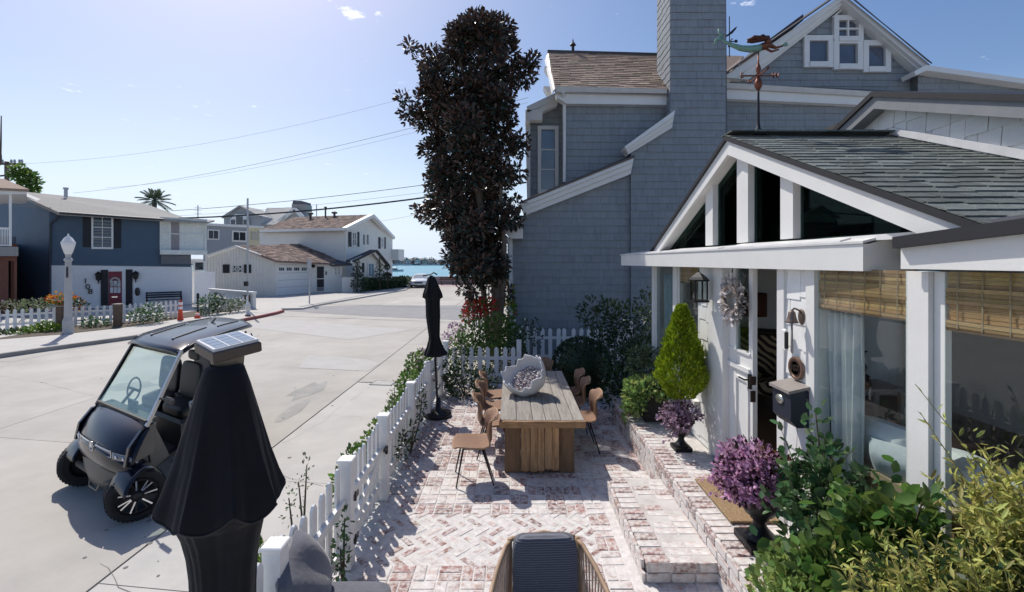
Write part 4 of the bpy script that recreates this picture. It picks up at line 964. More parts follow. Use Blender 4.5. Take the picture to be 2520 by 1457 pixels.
# ------------------------------------------------------------------ boats and the far shore
def boat(px, wy, L_, hcol, cab, mast=0, Y=None, name='moored_boat', lab='', grp=None, rz=0):
    Y = Y or (H + 1.6) * K / (wy - 645); p = at(px, wy, Y); p.z = -1.6
    t = thing(name, lab, 'boat', p, rz, grp)
    def hull(u, v):
        x = (u - .5) * L_; w = L_ * .15 * (1 - max(0, u - .45) ** 2 * 3.1) * (.55 + .45 * v); return (x, w * 1, v * L_ * .11 + max(0, u - .6) * .08 * L_ * v)
    m = MB(); m.grid(lambda u, v: hull(u, v), 10, 3); n = len(m.v); m.grid(lambda u, v: (hull(u, v)[0], -hull(u, v)[1], hull(u, v)[2]), 10, 3)
    m.grid(lambda u, v: (hull(u, 1)[0], hull(u, 1)[1] * (1 - 2 * v), hull(u, 1)[2] - .03 * L_), 10, 2); m.build('hull', hcol, t, True, world=False)
    MB().prism([(-L_ * .3, -L_ * .09, L_ * .08), (L_ * .12, -L_ * .09, L_ * .08), (L_ * .05, -L_ * .09, L_ * .2), (-L_ * .26, -L_ * .09, L_ * .2)], (0, L_ * .18, 0)).build('cabin', cab, t, world=False)
    MB().prism([(-L_ * .24, -L_ * .093, L_ * .13), (L_ * .07, -L_ * .093, L_ * .13), (L_ * .03, -L_ * .093, L_ * .18), (-L_ * .22, -L_ * .093, L_ * .18)], (0, L_ * .186, 0)).build('cabin_window', DGLASS, t, world=False)
    if mast: MB().tube([(L_ * .05, 0, L_ * .1), (L_ * .05, 0, mast)], .12, 5).tube([(L_ * .05, 0, L_ * .25), (-L_ * .35, 0, L_ * .27)], .12, 5).build('mast', STEEL, t, world=False)
    return t
BW = M('boat_white', (.66, .67, .68), .4, var=.05); BN = M('boat_navy', (.03, .07, .13), .4)
gl_ = 'boats moored along the far shore'
for k in range(13):
    px = 966 + k * 19 + random.uniform(-6, 6); nv = k in (3, 8)
    boat(px, 653.0 + random.uniform(0, .9), random.uniform(8, 13), BN if nv else BW, BW, 0 if k % 3 else random.uniform(10, 15), name='moored_boat', lab='white boat moored along the distant far shore' if not nv else 'dark hulled boat moored along the distant far shore', grp=gl_)
boat(975, 668.0, 7, BW, M('boat_cover_grey', (.12, .13, .17), .8), 9.0, name='sail_boat', lab='near sailing boat with a grey cover and mast behind the white house', Y=None)
HC = [M('shore_house_white', (.6, .6, .58), .8), M('shore_house_grey', (.33, .34, .35), .8), M('shore_house_tan', (.42, .37, .32), .8)]
SR = M('shore_roof', (.2, .19, .19), .9)
for k in range(34):
    px = 940 + k * 10.2 + random.uniform(-3, 3); Y = 632 + random.uniform(0, 26); p = at(px, 652, Y); wd = random.uniform(5, 9); hh = random.uniform(4, 7.5); kk = k % 3
    t = thing('shore_house', ['white house on the distant far shore', 'grey house on the distant far shore', 'tan house on the distant far shore'][kk], 'house', (p.x, Y, -1.6), random.uniform(-.2, .2), ['white houses on the far shore', 'grey houses on the far shore', 'tan houses on the far shore'][kk])
    MB().box((0, 0, hh / 2), (wd, 7, hh)).build('wall', HC[kk], t, world=False)
    MB().prism([(-wd * .55, -4, hh), (wd * .55, -4, hh), (wd * .1, -4, hh + 1.8), (-wd * .1, -4, hh + 1.8)], (0, 8, 0)).build('roof', SR, t, world=False)
    for x in (-.25, .25):
        for z in (.3, .7): MB().box((x * wd, -3.52, hh * z), (wd * .22, .1, 1.3)).build('window', DGLASS, t, world=False)
struct(MB().box((0, 636, -.8), (1600, 3, 2.2)).build('far_quay', M('quay', (.3, .29, .28), .9)))
for k in range(14):
    px = 950 + k * 24 + random.uniform(-8, 8); p = at(px, 650, 655)
    t = thing('shore_tree', 'rounded dark tree on the distant far shore', 'tree', (p.x, 655, -1.6), 0, 'trees along the far shore')
    foliage('crown', [((p.x, 655, 5.5), (4, 3, 4)), ((p.x + 3, 655, 4.5), (3, 3, 3))], 160, 1.6, LEAF['dark'], t, .7, six=False); MB().tube([(p.x, 655, -1.6), (p.x, 655, 5)], .3, 5).build('trunk', BARK, t)
# ------------------------------------------------------------------ palm, tree, utility pole and wires on the left
p = at(380, 540, 70); pa = thing('palm_tree', 'tall fan palm rising behind the blue house roof', 'palm tree', (p.x, p.y, 0)); top = at(381, 494, 70)
MB().tube([(p.x, p.y, 0), (p.x, p.y, top.z)], [.35, .3], 8).build('trunk', BARK, pa, True)
PALM = M('palm_frond', (.075, .10, .05), .6, isl=.4, trans=.2)
for k in range(26):
    a = k * 2.399; el = R(75 - (k / 26) * 115); L_ = 2.4; fr = MB(); d = Vector((math.cos(a) * math.cos(el), math.sin(a) * math.cos(el), math.sin(el)))
    side = Vector((-math.sin(a), math.cos(a), 0)); pts = [top + d * L_ * t + Vector((0, 0, -.7 * t * t * L_ * .35)) for t in (0, .25, .5, .75, 1)]
    for i in range(12):
        t = .2 + .8 * i / 12; q = top + d * L_ * t + Vector((0, 0, -.245 * t * t * L_)); w_ = .75 * (1 - t * .6)
        for s in (-1, 1): fr.poly([q, q + side * s * w_ * .5 + d * .25 + Vector((0, 0, .02)), q + side * s * w_ + d * .45 + Vector((0, 0, -.28)), q + side * s * w_ * .5 + d * .12])
    fr.tube(pts, .04, 4); fr.build('frond', PALM, pa)
bush('green_tree', 'green broadleaf tree behind the brick house roof', 'tree', [cl(47, 420, 34, .42, .42), cl(62, 436, 34, .6, .5), cl(80, 450, 34, .42, .42), cl(68, 462, 34, .55, .35), cl(38, 430, 34, .3, .3)], 900, .30, LEAF['mid'], base=(at(68, 500, 34).x, 34, 3), six=False)
p = at(17, 470, 40); up = thing('utility_pole', 'wooden utility pole with a crossarm at the left edge', 'utility pole', (p.x, p.y, 0)); POLEW = M('pole_wood', (.10, .085, .075), .9, var=.2)
MB().tube([(p.x, p.y, 0), at(17, 398, 40)], .16, 8).build('pole', POLEW, up); MB().bar(at(-30, 403, 40), at(58, 404, 40), .14, .16).build('crossarm', POLEW, up); MB().bar(at(-30, 436, 40), at(30, 430, 40), .1, .12).build('crossarm', POLEW, up)
for x in (-12, -2, 6, 28, 36, 48, 54): MB().lathe([(.07, 0), (.1, .12), (.06, .3), (0, .31)], at(x, 401, 40), 6).build('insulator', STEEL, up)
t = thing('utility_pole', 'dark pole end with fittings cut by the left edge of the view', 'utility pole', at(0, 380, 12)); MB().tube([(0, 0, 0), at(2, 345, 12) - at(0, 380, 12), at(3, 285, 12) - at(0, 380, 12)], [.03, .02, .012], 5).build('pole', POLEW, t, world=False); MB().ball((0, 0, -.1), (.04, .04, .2), 6, 5).build('fitting', POLEW, t, world=False)
WIRE = M('cable_black', (.03, .03, .035), .7); WIREG = M('cable_grey', (.22, .23, .26), .7)
def wire(a, b, sag, r, lab, mat=WIRE, n=16):
    a, b = at(*a), at(*b); t = thing('overhead_wire', lab, 'overhead wire', a)
    pts = [a + (b - a) * (i / n) - Vector((0, 0, sag * 4 * (i / n) * (1 - i / n))) for i in range(n + 1)]
    MB().tube(pts, r, 5).build('cable', mat, t)
wire((440, 537, 29), (1300, 448, 24), .35, .045, 'thick black cable from the balcony roof across to the tree')
wire((422, 519, 40), (1300, 418, 30), .3, .02, 'thin black wire above the thick cable')
wire((440, 531, 40), (1300, 438, 30), .3, .01, 'faint grey wire just below the thin black wire', WIREG)
wire((180, 475, 60), (1300, 240, 30), .9, .017, 'long grey wire rising across the sky to the tree top', WIREG)
wire((260, 462, 60), (1300, 252, 30), 1.0, .010, 'faint twin of the long rising wire', WIREG)
wire((30, 404, 40), (1300, 150, 30), 1.4, .008, 'faintest highest wire from the utility pole to the right', WIREG)
wire((930, 545, 45), (1240, 470, 26), .2, .01, 'short faint wire from the white house to the tree', WIREG)
# ------------------------------------------------------------------ grey shingled house next door
GSH = M('slate_grey_shingle', (.225, .25, .272), .8, var=.10, scale=2.2, isl=.075, bump=.25, bscale=40, stretch=(6, 6, 1), col2=(.26, .28, .30), thr=(.45, .7))
GWALL = M('slate_grey_backing', (.11, .12, .135), .8)
TRIM = M('white_trim', (.70, .70, .69), .5, var=.05, scale=2)
TANSH = M('tan_roof_shingle', (.36, .27, .21), .9, var=.2, scale=12, isl=.3, hue=.01, bump=.4)
gh = house_empty('grey_shingle_house', 'large slate grey shingled house with white trim and a tall shingled chimney', 'house', Vector((0, 13.5, 0)))
def xz(px, py, Y): p = at(px, py, Y); return (p.x, p.z)
def face(name, px, Y, th, mat=GWALL, par=None):
    return MB().prism([at(a, b, Y) for a, b in px], (0, th, 0)).build(name, mat, par or gh)
def shin(px, Y, keep, row=.215, wid=.3, seed=1, mat=GSH, name='shingle'):
    shingles(name, [[xz(a, b, Y) for a, b in p] for p in px], (0, Y, 0), (1, 0, 0), (0, 0, 1), row, wid, mat, gh, .034, keep=keep, gap=.003, seed=seed, jit=.45, dzj=.015)
# lower wall with its sloping head, and the chimney stack
face('lower_wall', [(1258, 960), (1552, 960), (1552, 420), (1290, 530), (1258, 560)], 13.55, .4)
shin([[(1258, 960), (1553, 960), (1553, 425), (1290, 532), (1258, 560)]], 13.545, 110, seed=2)
face('chimney_stack', [(1552, 960), (1790, 960), (1790, 380), (1785, -260), (1649, -260), (1651, 300), (1552, 378)], 13.46, 1.2)
shin([[(1552, 960), (1790, 960), (1790, 330), (1651, 300), (1552, 378)], [(1649.5, 330), (1785, 330), (1785, -200), (1649.5, -200)]], 13.45, 110, seed=3)
cx = at(1649.5, 0, 13.45).x
shingles('shingle', [[(-14.65, at(0, 300, 13.5).z), (-13.45, at(0, 300, 13.5).z), (-13.45, 12.5), (-14.65, 12.5)]], (cx, 0, 0), (0, -1, 0), (0, 0, 1), .215, .3, GSH, gh, .016, keep=40, seed=5)
# mouldings on the two slopes: three stepped boards each
def rake(name, top, bot, Y, steps=3, dep=.32):
    """white sloped moulding between an upper and a lower pixel line"""
    (a0, a1), (b0, b1) = top, bot
    for k in range(steps):
        f0, f1 = k / steps, (k + 1) / steps
        q = [(a0[0] + (b0[0] - a0[0]) * f0, a0[1] + (b0[1] - a0[1]) * f0), (a1[0] + (b1[0] - a1[0]) * f0, a1[1] + (b1[1] - a1[1]) * f0),
             (a1[0] + (b1[0] - a1[0]) * f1, a1[1] + (b1[1] - a1[1]) * f1), (a0[0] + (b0[0] - a0[0]) * f1, a0[1] + (b0[1] - a0[1]) * f1)]
        d = dep * (1 - k * .28)
        MB().prism([at(x, y, Y - d) for x, y in q], (0, d + .2, 0)).build(name, TRIM, gh)
rake('rake_board', ((1279, 498), (1561, 384)), ((1291, 530), (1552, 428)), 13.45)
rake('rake_board', ((1538, 360), (1661, 271)), ((1546, 380), (1654, 314)), 13.44)
MB().prism([at(x, y, 13.05) for x, y in ((1244, 552), (1287, 545), (1287, 587), (1256, 587), (1244, 572))], (0, .45, 0)).build('eave_return', TRIM, gh)
px0 = at(1258, 700, 13.3); MB().box((px0.x - .02, 13.42, 2.0), (.12, .14, 4.0 - .4)).build('corner_board', TRIM, gh)
px0 = at(1251, 585, 13.0); MB().tube([(px0.x - .05, 13.2, 3.5), (px0.x + .02, 13.3, 3.3), (px0.x + .02, 13.3, .2)], .045, 8).build('downpipe', TRIM, gh)
# roof over the lower part (its top shows as a thin line) and the upper wall
MB().prism([at(1277, 497, 13.1), at(1561, 383, 13.1), at(1561, 378, 14.2), at(1290, 492, 14.2)], (0, 0, -.06)).build('lean_to_roof', M('brown_shingle_dark', (.12, .10, .09), .9), gh)
face('upper_wall', [(1395, 520), (1660, 520), (1660, 240), (1395, 240)], 14.0, .4)
shin([[(1392, 505), (1652, 505), (1652, 250), (1392, 250)]], 13.99, 40, seed=7)
MB().prism([at(1368, 228, 13.75), at(1641, 232, 13.75), at(1641, 258, 13.75), at(1395, 255, 13.75), at(1371, 240, 13.75)], (0, .3, 0)).build('fascia', TRIM, gh)
MB().prism([at(1366, 212, 13.55), at(1642, 219, 13.55), at(1642, 230, 13.6), at(1368, 226, 13.6)], (0, .2, 0)).build('gutter', M('gutter_grey_white', (.52, .52, .51), .5), gh)
MB().tube([at(1385, 226, 13.6), at(1389, 250, 13.9), at(1389, 448, 13.9)], .05, 8).build('downpipe', TRIM, gh)
def tri_roof(name, P, keep, seed, row=.17, wid=.32, mat=TANSH):
    P = [Vector(p) for p in P]; MB().prism(P, (0, .02, -.14)).build('roof_deck', M('roof_deck_brown', (.16, .12, .10), .9), gh)
    u = (P[1] - P[0]).normalized(); nn = u.cross(P[-1] - P[0]).normalized(); v = nn.cross(u)
    shingles(name, [[((p - P[0]).dot(u), (p - P[0]).dot(v)) for p in P]], P[0], u, v, row, wid, mat, gh, .035, keep=keep, seed=seed)
tri_roof('roof_shingle', [at(1366, 214, 13.6), at(1645, 221, 13.6), at(1625, 137, 16.2), at(1349, 129, 16.2)], 200, 11)
MB().bar(at(1347, 129, 16.2), at(1626, 137, 16.2), .2, .1).build('ridge_cap', M('ridge_brown', (.09, .08, .08), .9), gh)
MB().lathe([(.05, 0), (.05, .25), (.12, .28), (.03, .4), (0, .55)], at(1410, 131, 16.2), 8).build('ridge_finial', BLACK, gh)
MB().prism([at(1349, 130, 16.1), at(1353, 140, 15.9), at(1370, 214, 13.6), at(1362, 222, 13.7), at(1344, 140, 16.0)], (-.05, .05, -.1)).build('barge_board', TRIM, gh)
for x, y in ((1340, 163), (1338, 212)):
    MB().prism([at(x, y, 15.5), at(x + 22, y + 1, 15.2), at(x + 22, y + 10, 15.2), at(x + 8, y + 16, 15.5)], (0, .4, 0)).build('bracket', TRIM, gh)
# left bay with the tall window
face('bay_wall', [(1300, 500), (1400, 500), (1400, 235), (1372, 235), (1300, 270)], 15.0, .3)
shin([[(1300, 490), (1396, 490), (1396, 240), (1372, 240), (1300, 275)]], 14.99, 0, seed=13)
rake('rake_board', ((1296, 262), (1372, 226)), ((1300, 292), (1372, 256)), 14.8, 2, .3)
MB().prism([at(x, 14.55 and y, 14.5) for x, y in ((1293, 270), (1335, 270), (1335, 294), (1306, 294), (1302, 300), (1293, 300))], (0, .4, 0)).build('eave_return', TRIM, gh)
MB().prism([at(x, y, 14.9) for x, y in ((1293, 298), (1305, 298), (1305, 490), (1297, 490))], (0, .15, 0)).build('corner_board', TRIM, gh)
FW_ = Facade(Vector((0, 14.96, 0)), Vector((3, 14.96, 0)))
window(FW_, gh, 1323, 311, 1374, 476, 1, 3, frame=TRIM, fw=9, pane=M('sky_window', (.12, .17, .24), .08, var=.3, scale=1.2, spec=.9))
# right wing: wall, gutter and the big gable with three windows
face('wing_wall', [(1770, 420), (2260, 420), (2260, 225), (1770, 205)], 14.6, .4)
shin([[(1786, 400), (2240, 400), (2240, 236), (1786, 240)]], 14.59, 0, seed=17)
MB().prism([at(1775, 203, 14.2), at(2200, 228, 14.2), at(2200, 240, 14.25), at(1775, 216, 14.25)], (0, .25, 0)).build('gutter', M('gutter_grey_white', (.52, .52, .51), .5), gh)
MB().prism([at(1788, 217, 14.35), at(2200, 240, 14.35), at(2200, 262, 14.35), at(1788, 243, 14.35)], (0, .3, 0)).build('fascia', TRIM, gh)
MB().tube([at(1779, 214, 14.2), at(1785, 235, 14.45), at(1785, 345, 14.45)], .05, 8).build('downpipe', TRIM, gh)
face('gable_wall', [(1780, 235), (2300, 245), (2284, 165), (2075, 2), (1785, 200)], 15.2, .4)
shin([[(1800, 228), (2285, 250), (2278, 168), (2075, 8), (1800, 198)]], 15.19, 0, seed=19)
def rake2(a, b, c_, d_, Y, dep):
    for k, (f0, f1, dd) in enumerate(((0, .45, 1), (.45, .8, .7), (.8, 1, .4))):
        q = [(a[0] + (d_[0] - a[0]) * f0, a[1] + (d_[1] - a[1]) * f0), (b[0] + (c_[0] - b[0]) * f0, b[1] + (c_[1] - b[1]) * f0), (b[0] + (c_[0] - b[0]) * f1, b[1] + (c_[1] - b[1]) * f1), (a[0] + (d_[0] - a[0]) * f1, a[1] + (d_[1] - a[1]) * f1)]
        MB().prism([at(x, y, Y - dep * dd) for x, y in q], (0, dep * dd, 0)).build('barge_board', TRIM, gh)
rake2((1780, 190), (2075, -14), (2075, 16), (1842, 196), 15.19, .45)
rake2((2075, -14), (2290, 160), (2254, 176), (2075, 16), 15.19, .45)
MB().prism([at(1774, 190, 14.6), at(2075, -20, 14.6), at(2075, -24, 18), at(1850, 130, 18)], (0, 0, .05)).build('gable_roof', DROOF, gh)
MB().prism([at(2075, -20, 14.6), at(2294, 158, 14.6), at(2280, 150, 18), at(2075, -24, 18)], (0, 0, .05)).build('gable_roof', DROOF, gh)
MB().prism([at(1862, 122, 16.5), at(1888, 100, 16.5), at(1977, 34, 16.5), at(1977, 50, 16.5), at(1890, 122, 16.5)], (0, 1.5, 0)).build('dormer_roof', M('brown_dormer_roof', (.13, .10, .09), .9, var=.2), gh)
MB().prism([at(1778, 136, 17), at(1830, 138, 17), at(1800, 175, 15.6), at(1778, 180, 15.6)], (0, 0, -.1)).build('roof_deck', M('tan_roof_plain', (.36, .27, .21), .9, var=.2, scale=12, bump=.5), gh)
FG = Facade(Vector((0, 15.16, 0)), Vector((3, 15.16, 0)))
PG = M('gable_pane', (.07, .085, .12), .07, var=.35, scale=1.5, spec=.9)
window(FG, gh, 1975, 90, 2047, 168, 1, 1, TRIM, PG, 13, .1); window(FG, gh, 2120, 102, 2187, 180, 1, 1, TRIM, PG, 13, .1)
o = window(FG, gh, 2046.5, 98, 2118, 174, 1, 1, TRIM, PG, 13, .12); o = window(FG, gh, 2046.5, 42, 2118, 106, 2, 2, TRIM, PG, 12, .13)
MB().prism([at(x, y, 15.05) for x, y in ((2046, 44), (2075, 18), (2118, 44), (2118, 38), (2075, 8), (2046, 38))][:3] + [at(2110, 40, 15.05), at(2076, 22, 15.05), at(2056, 40, 15.05)], (0, .1, 0)).build('window_head', TRIM, gh)
# lower right wing with a white cornice
face('east_wall', [(2258, 420), (2700, 420), (2700, 260), (2278, 176), (2258, 180)], 14.9, .4)
shin([[(2258, 400), (2600, 400), (2600, 226), (2280, 180), (2258, 184)]], 14.89, 0, seed=23)
MB().prism([at(2250, 176, 14.5), at(2278, 160, 14.5), at(2700, 218, 14.5), at(2700, 230, 14.5), at(2280, 173, 14.5), at(2254, 186, 14.5)], (0, .5, 0)).build('cornice', TRIM, gh)
# black weathervane on the far roof
p = at(1795, 133, 16.5); wv = thing('weathervane', 'small black fish weathervane on the grey house roof beside the chimney', 'weathervane', p)
MB().tube([(0, 0, -.1), (0, 0, 1.35)], .018, 6).build('rod', BLACK, wv, world=False)
MB().prism([(-.25, 0, .62), (-.05, 0, .72), (.2, 0, .95), (.28, 0, 1.0), (.24, 0, .9), (.12, 0, .75), (-.1, 0, .62)], (0, .03, 0)).build('fish', BLACK, wv, world=False)
MB().bar((-.22, 0, .42), (.25, 0, .46), .03, .03).bar((0, -.22, .44), (0, .22, .44), .03, .03).ball((0, 0, .3), .06, 8, 6).box((.24, 0, .46), (.1, .02, .1)).build('compass', BLACK, wv, world=False)
p = at(2070, 318, 9.5); vt = thing('roof_vent', 'black roof vent hood behind the cottage ridge', 'vent', p)
MB().prism([(-.26, -.2, -.15), (.26, -.2, -.15), (.24, -.2, .06), (.05, -.2, .12), (-.22, -.2, .06)], (0, .4, 0)).build('hood', M('matt_black', (.012, .012, .013), .7), vt, world=False)
MB().box((0, 0, -.5), (.3, .3, .75)).build('duct', M('matt_black', (.012, .012, .013), .7), vt, world=False)

# ------------------------------------------------------------------ the white cottage
CW_ = M('cottage_white_paint', (.72, .715, .69), .5, var=.05, scale=3, bump=.08, bscale=50)
CSH = M('white_wall_shingle', (.76, .76, .74), .6, var=.06, scale=8, isl=.06, bump=.2, bscale=60)
RSH = M('grey_green_roof_shingle', (.135, .15, .14), .95, var=.3, scale=26, isl=.38, hue=.012, bump=.5, bscale=90)
BLKT = M('black_drip_edge', (.018, .018, .022), .6, var=.1)
X0 = 2.54
co = house_empty('white_cottage', 'white cottage with a glazed front gable, dutch door and grey shingle roof', 'house', Vector((X0, 1, 0)))
def fbox(y0, y1, z0, z1, x0, x1, mb): return mb.box(((x0 + x1) / 2, (y0 + y1) / 2, (z0 + z1) / 2), (x1 - x0, y1 - y0, z1 - z0))
def part(name, boxes, mat=CW_, par=None, **k):
    mb = MB()
    for b in boxes: fbox(*b, mb)
    return mb.build(name, mat, par or co, **k)
FZ = .42
# floor, room walls
part('floor', [(1.0, 8.3, .30, FZ, 2.66, 7.0)], M('dark_wood_floor', (.15, .085, .045), .35, var=.3, scale=4, stretch=(1, 8, 1)))
part('room_wall', [(1.0, 7.5, FZ, 4.3, 7.0, 7.1), (7.5, 8.02, FZ, .9, 7.0, 7.1), (7.5, 8.02, 2.65, 4.3, 7.0, 7.1), (8.02, 8.3, FZ, 4.3, 7.0, 7.1), (8.2, 8.3, FZ, 2.74, 2.62, 7.0), (.9, 1.0, FZ, 1.2, 2.62, 7.0), (.9, 1.0, 2.5, 2.74, 2.62, 7.0)], M('room_wall_paint', (.72, .70, .66), .8, var=.05))  # unseen openings in these walls are added to let daylight brighten the room
# posts along the front
for y0, y1, nm in ((8.12, 8.28, 'post'), (7.02, 7.2, 'post'), (5.5, 5.9, 'door_frame'), (4.26, 4.37, 'door_frame'), (3.83, 3.94, 'post'), (2.78, 2.925, 'post'), (1.7, 1.84, 'post')):
    part(nm, [(y0, y1, .372, 2.742, X0 - .02, X0 + .11)])
for y in (3.86, 2.94, 2.74, 1.86):      # inner casing strips
    part('casing', [(y - .035, y + .035, .95, 2.742, X0 + .012, X0 + .05)])
part('door_threshold', [(4.37, 5.5, .37, FZ + .01, X0 - .02, X0 + .12)], M('threshold', (.3, .28, .25), .7))
# shingled wall beside the door, below the windows and left of it
for y0, y1, z0, z1 in ((3.94, 4.26, .372, 2.742), (5.9, 6.22, .372, 2.742), (6.22, 8.12, .372, .86), (2.925, 3.83, .372, .92), (1.0, 2.78, .372, .92)):
    part('wall', [(y0, y1, z0, z1, X0 + .01, X0 + .1)])
    shingles('wall_shingle', [[(-y1, z0 + .01), (-y0, z0 + .01), (-y0, z1 - .003), (-y1, z1 - .003)]], (X0 + .008, 0, 0), (0, -1, 0), (0, 0, 1), .225, .2, CSH, co, .014, keep=40, gap=.006, jit=.4, seed=int(y0 * 10))
for y0, y1, z in ((6.22, 8.12, .86), (2.925, 3.83, .92), (1.0, 2.78, .92)): part('window_sill', [(y0, y1, z, z + .05, X0 - .07, X0 + .1)])
# window glass
GL = glass('window_glass', (.92, .95, .94), 1.5)
for y0, y1, z0, z1 in ((6.22, 7.02, .91, 2.75), (7.2, 8.12, .91, 2.75), (2.965, 3.825, .97, 2.75), (1.85, 2.705, .97, 2.75)):
    part('window_pane', [(y0, y1, z0, z1, X0 + .004, X0 + .010)], GL)
part('window_frame', [(6.22, 6.27, .91, 2.75, X0 + .0, X0 + .06), (6.97, 7.02, .91, 2.75, X0, X0 + .06), (6.27, 6.97, .91, .97, X0, X0 + .06)])
part('window_frame', [(7.2, 7.25, .91, 2.75, X0 + .0, X0 + .06), (8.07, 8.12, .91, 2.75, X0, X0 + .06), (7.25, 8.07, .91, .97, X0, X0 + .06)])
# dutch door leaf
dl = part('door', [(4.96, 5.02 + .02, .43, 2.75, X0 + .06, X0 + .11), (5.33, 5.5, .43, 2.75, X0 + .06, X0 + .11), (5.04, 5.33, .43, 1.80, X0 + .065, X0 + .105)])
part('pane', [(5.04, 5.33, 1.80, 2.75, X0 + .08, X0 + .088)], glass('door_glass', (.7, .78, .78), 1.5, .05), dl)
part('moulding', [(5.0, 5.5, 1.58, 1.63, X0 + .035, X0 + .062), (5.0, 5.5, 1.775, 1.80, X0 + .045, X0 + .062), (5.03, 5.06, .62, 1.5, X0 + .045, X0 + .068), (5.3, 5.33, .62, 1.5, X0 + .045, X0 + .068), (5.06, 5.3, .62, .65, X0 + .045, X0 + .068), (5.06, 5.3, 1.47, 1.5, X0 + .045, X0 + .068)], CW_, dl)
h_ = MB(); h_.box((X0 + .045, 4.995, 1.5), (.02, .05, .16)); h_.tube([(X0 + .04, 4.995, 1.52), (X0 - .01, 4.995, 1.52), (X0 - .01, 5.12, 1.52)], .010, 8); h_.build('handle', BLACK, dl)
MB().box((X0 + .058, 4.952, 1.35), (.05, .016, .12)).build('lock_plate', M('bronze_lock', (.05, .03, .025), .5, .6), dl); MB().box((X0 + .058, 4.952, 1.52), (.06, .016, .09)).build('latch_plate', M('bronze_lock', (.05, .03, .025)), dl)
# porch roof and fascias
FA0, FB0 = Vector((2.50, 3.27, 0)), Vector((2.15, 9.05, 0)); PZ, PT = 2.735, 2.93
def qz(p, z): return (p.x, p.y, z)
MB().prism([qz(FA0, PZ), qz(FB0, PZ), qz(FB0, PT), qz(FA0, PT)], (.045, 0, 0)).build('porch_fascia', CW_, co)
MB().prism([(2.546, 3.272, PZ), (2.86, 3.272, PZ + .01), (2.86, 3.272, PT + .085), (2.546, 3.272, PT)], (0, .045, 0)).build('porch_fascia', CW_, co)
MB().prism([(2.49, 3.26, PT + .002), (2.14, 9.1, PT + .002), (2.75, 9.1, PT + .075), (2.75, 3.26, PT + .07)], (0, 0, .018)).build('porch_roof', M('white_flat_roofing', (.60, .60, .59), .7, var=.15, scale=3), co)
for k in range(3): MB().prism([(2.50 - k * .1, 3.5 + k * 1.85, PT + .022), (2.40 - k * .1, 5.2 + k * 1.85, PT + .022), (2.6, 5.2 + k * 1.85, PT + .066), (2.6, 3.5 + k * 1.85, PT + .05)], (0, 0, .012)).build('flashing_sheet', M('white_flashing', (.66, .66, .66), .5), co)
MB().prism([(2.546, 3.32, PZ + .004), (2.195, 9.0, PZ + .004), (2.7, 9.0, PZ + .004), (2.7, 3.32, PZ + .004)], (0, 0, .02)).build('soffit', CW_, co)
MB().prism([(2.455, 2.9, 2.757), (2.455, .6, 2.757), (2.455, .6, 3.08), (2.455, 2.9, 2.925)], (.013, 0, 0)).build('eave_fascia', CW_, co)
MB().prism([(2.405, 2.905, 2.887), (2.405, .6, 3.043), (2.405, .6, 3.11), (2.405, 2.905, 2.958)], (.12, 0, 0)).build('gutter', BLKT, co)
MB().prism([(2.57, 2.9, 2.955), (2.57, .6, 3.112), (3.4, .6, 3.25), (3.4, 2.9, 3.09)], (0, 0, -.03)).build('eave_roof', BLKT, co)
part('soffit', [(.6, 2.88, 2.76, 2.78, 2.55, 2.8)])
# glazed gable
XR, XG = 2.50, 2.6
RY, RZ, SL = 5.33, 4.262, .434
def rz_(y): return RZ - abs(y - RY) * SL
for y0, y1 in ((5.95, 6.17), (5.06, 5.31), (4.25, 4.45)):
    MB().prism([(XG, y0, 3.02), (XG, y1, 3.02), (XG, y1, rz_(y1) - .17), (XG, y0, rz_(y0) - .17)], (.10, 0, 0)).build('gable_mullion', CW_, co)
part('gable_sill', [(2.7, 8.0, 2.955, 2.995, XG - .02, XG + .12)])
MB().prism([(XG + .07, 7.9, 2.997), (XG + .07, 2.65, 2.997), (XG + .07, RY, RZ - .12)], (.008, 0, 0)).build('gable_pane', glass('gable_glass', (.42, .50, .48), 1.35, .0), co)
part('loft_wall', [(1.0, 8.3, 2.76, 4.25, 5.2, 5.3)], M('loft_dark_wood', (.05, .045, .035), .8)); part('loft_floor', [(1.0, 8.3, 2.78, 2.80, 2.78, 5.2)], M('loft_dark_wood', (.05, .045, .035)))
for s in (-1, 1):       # rake boards, soffit, roof slabs
    ye = RY + s * 2.86; ze = rz_(ye)
    MB().prism([(XR, RY, RZ - .04), (XR, ye, ze - .04), (XR, ye, ze - .20), (XR, RY, RZ - .215)], (.045, 0, 0)).build('barge_board', CW_, co)
    MB().prism([(XR + .045, RY, RZ - .19), (XR + .045, ye, ze - .19), (XR + .045, ye, ze - .17), (XR + .045, RY, RZ - .17)], (.2, 0, 0)).build('soffit', CW_, co)
    yo = RY + s * 3.2; zo = rz_(yo)
    MB().prism([(XR - .03, RY, RZ), (XR - .03, yo, zo), (XR - .03, yo, zo - .05), (XR - .03, RY, RZ - .05)], (5.2, 0, 0)).build('roof_deck', BLKT, co)
ye = RY - 3.2
v = Vector((0, RY - ye, RZ - rz_(ye))); Lr = v.length
shingles('roof_shingle', [[(0, 0), (5.0, 0), (5.0, Lr), (0, Lr)]], (XR - .025, ye, rz_(ye) + .004), (1, 0, 0), v, .135, .20, RSH, co, .013, keep=280, gap=.006, jit=.6, dzj=.16, seed=31)
for k in range(8): part('ridge_cap', [(RY - .13, RY + .13, RZ + .02, RZ + .036 + .006 * (k % 2), XR - .01 + k * .27, XR - .01 + k * .27 + .265)], RSH)
MB().prism([(XR + .02, 2.5, 3.02), (XR + .02, 1.6, 3.08), (XR + .02, 1.6, 2.80), (XR + .02, 2.5, 3.0)], (1.5, 0, 0)).build('eave_side', M('grey_siding', (.12, .12, .14), .7), co)
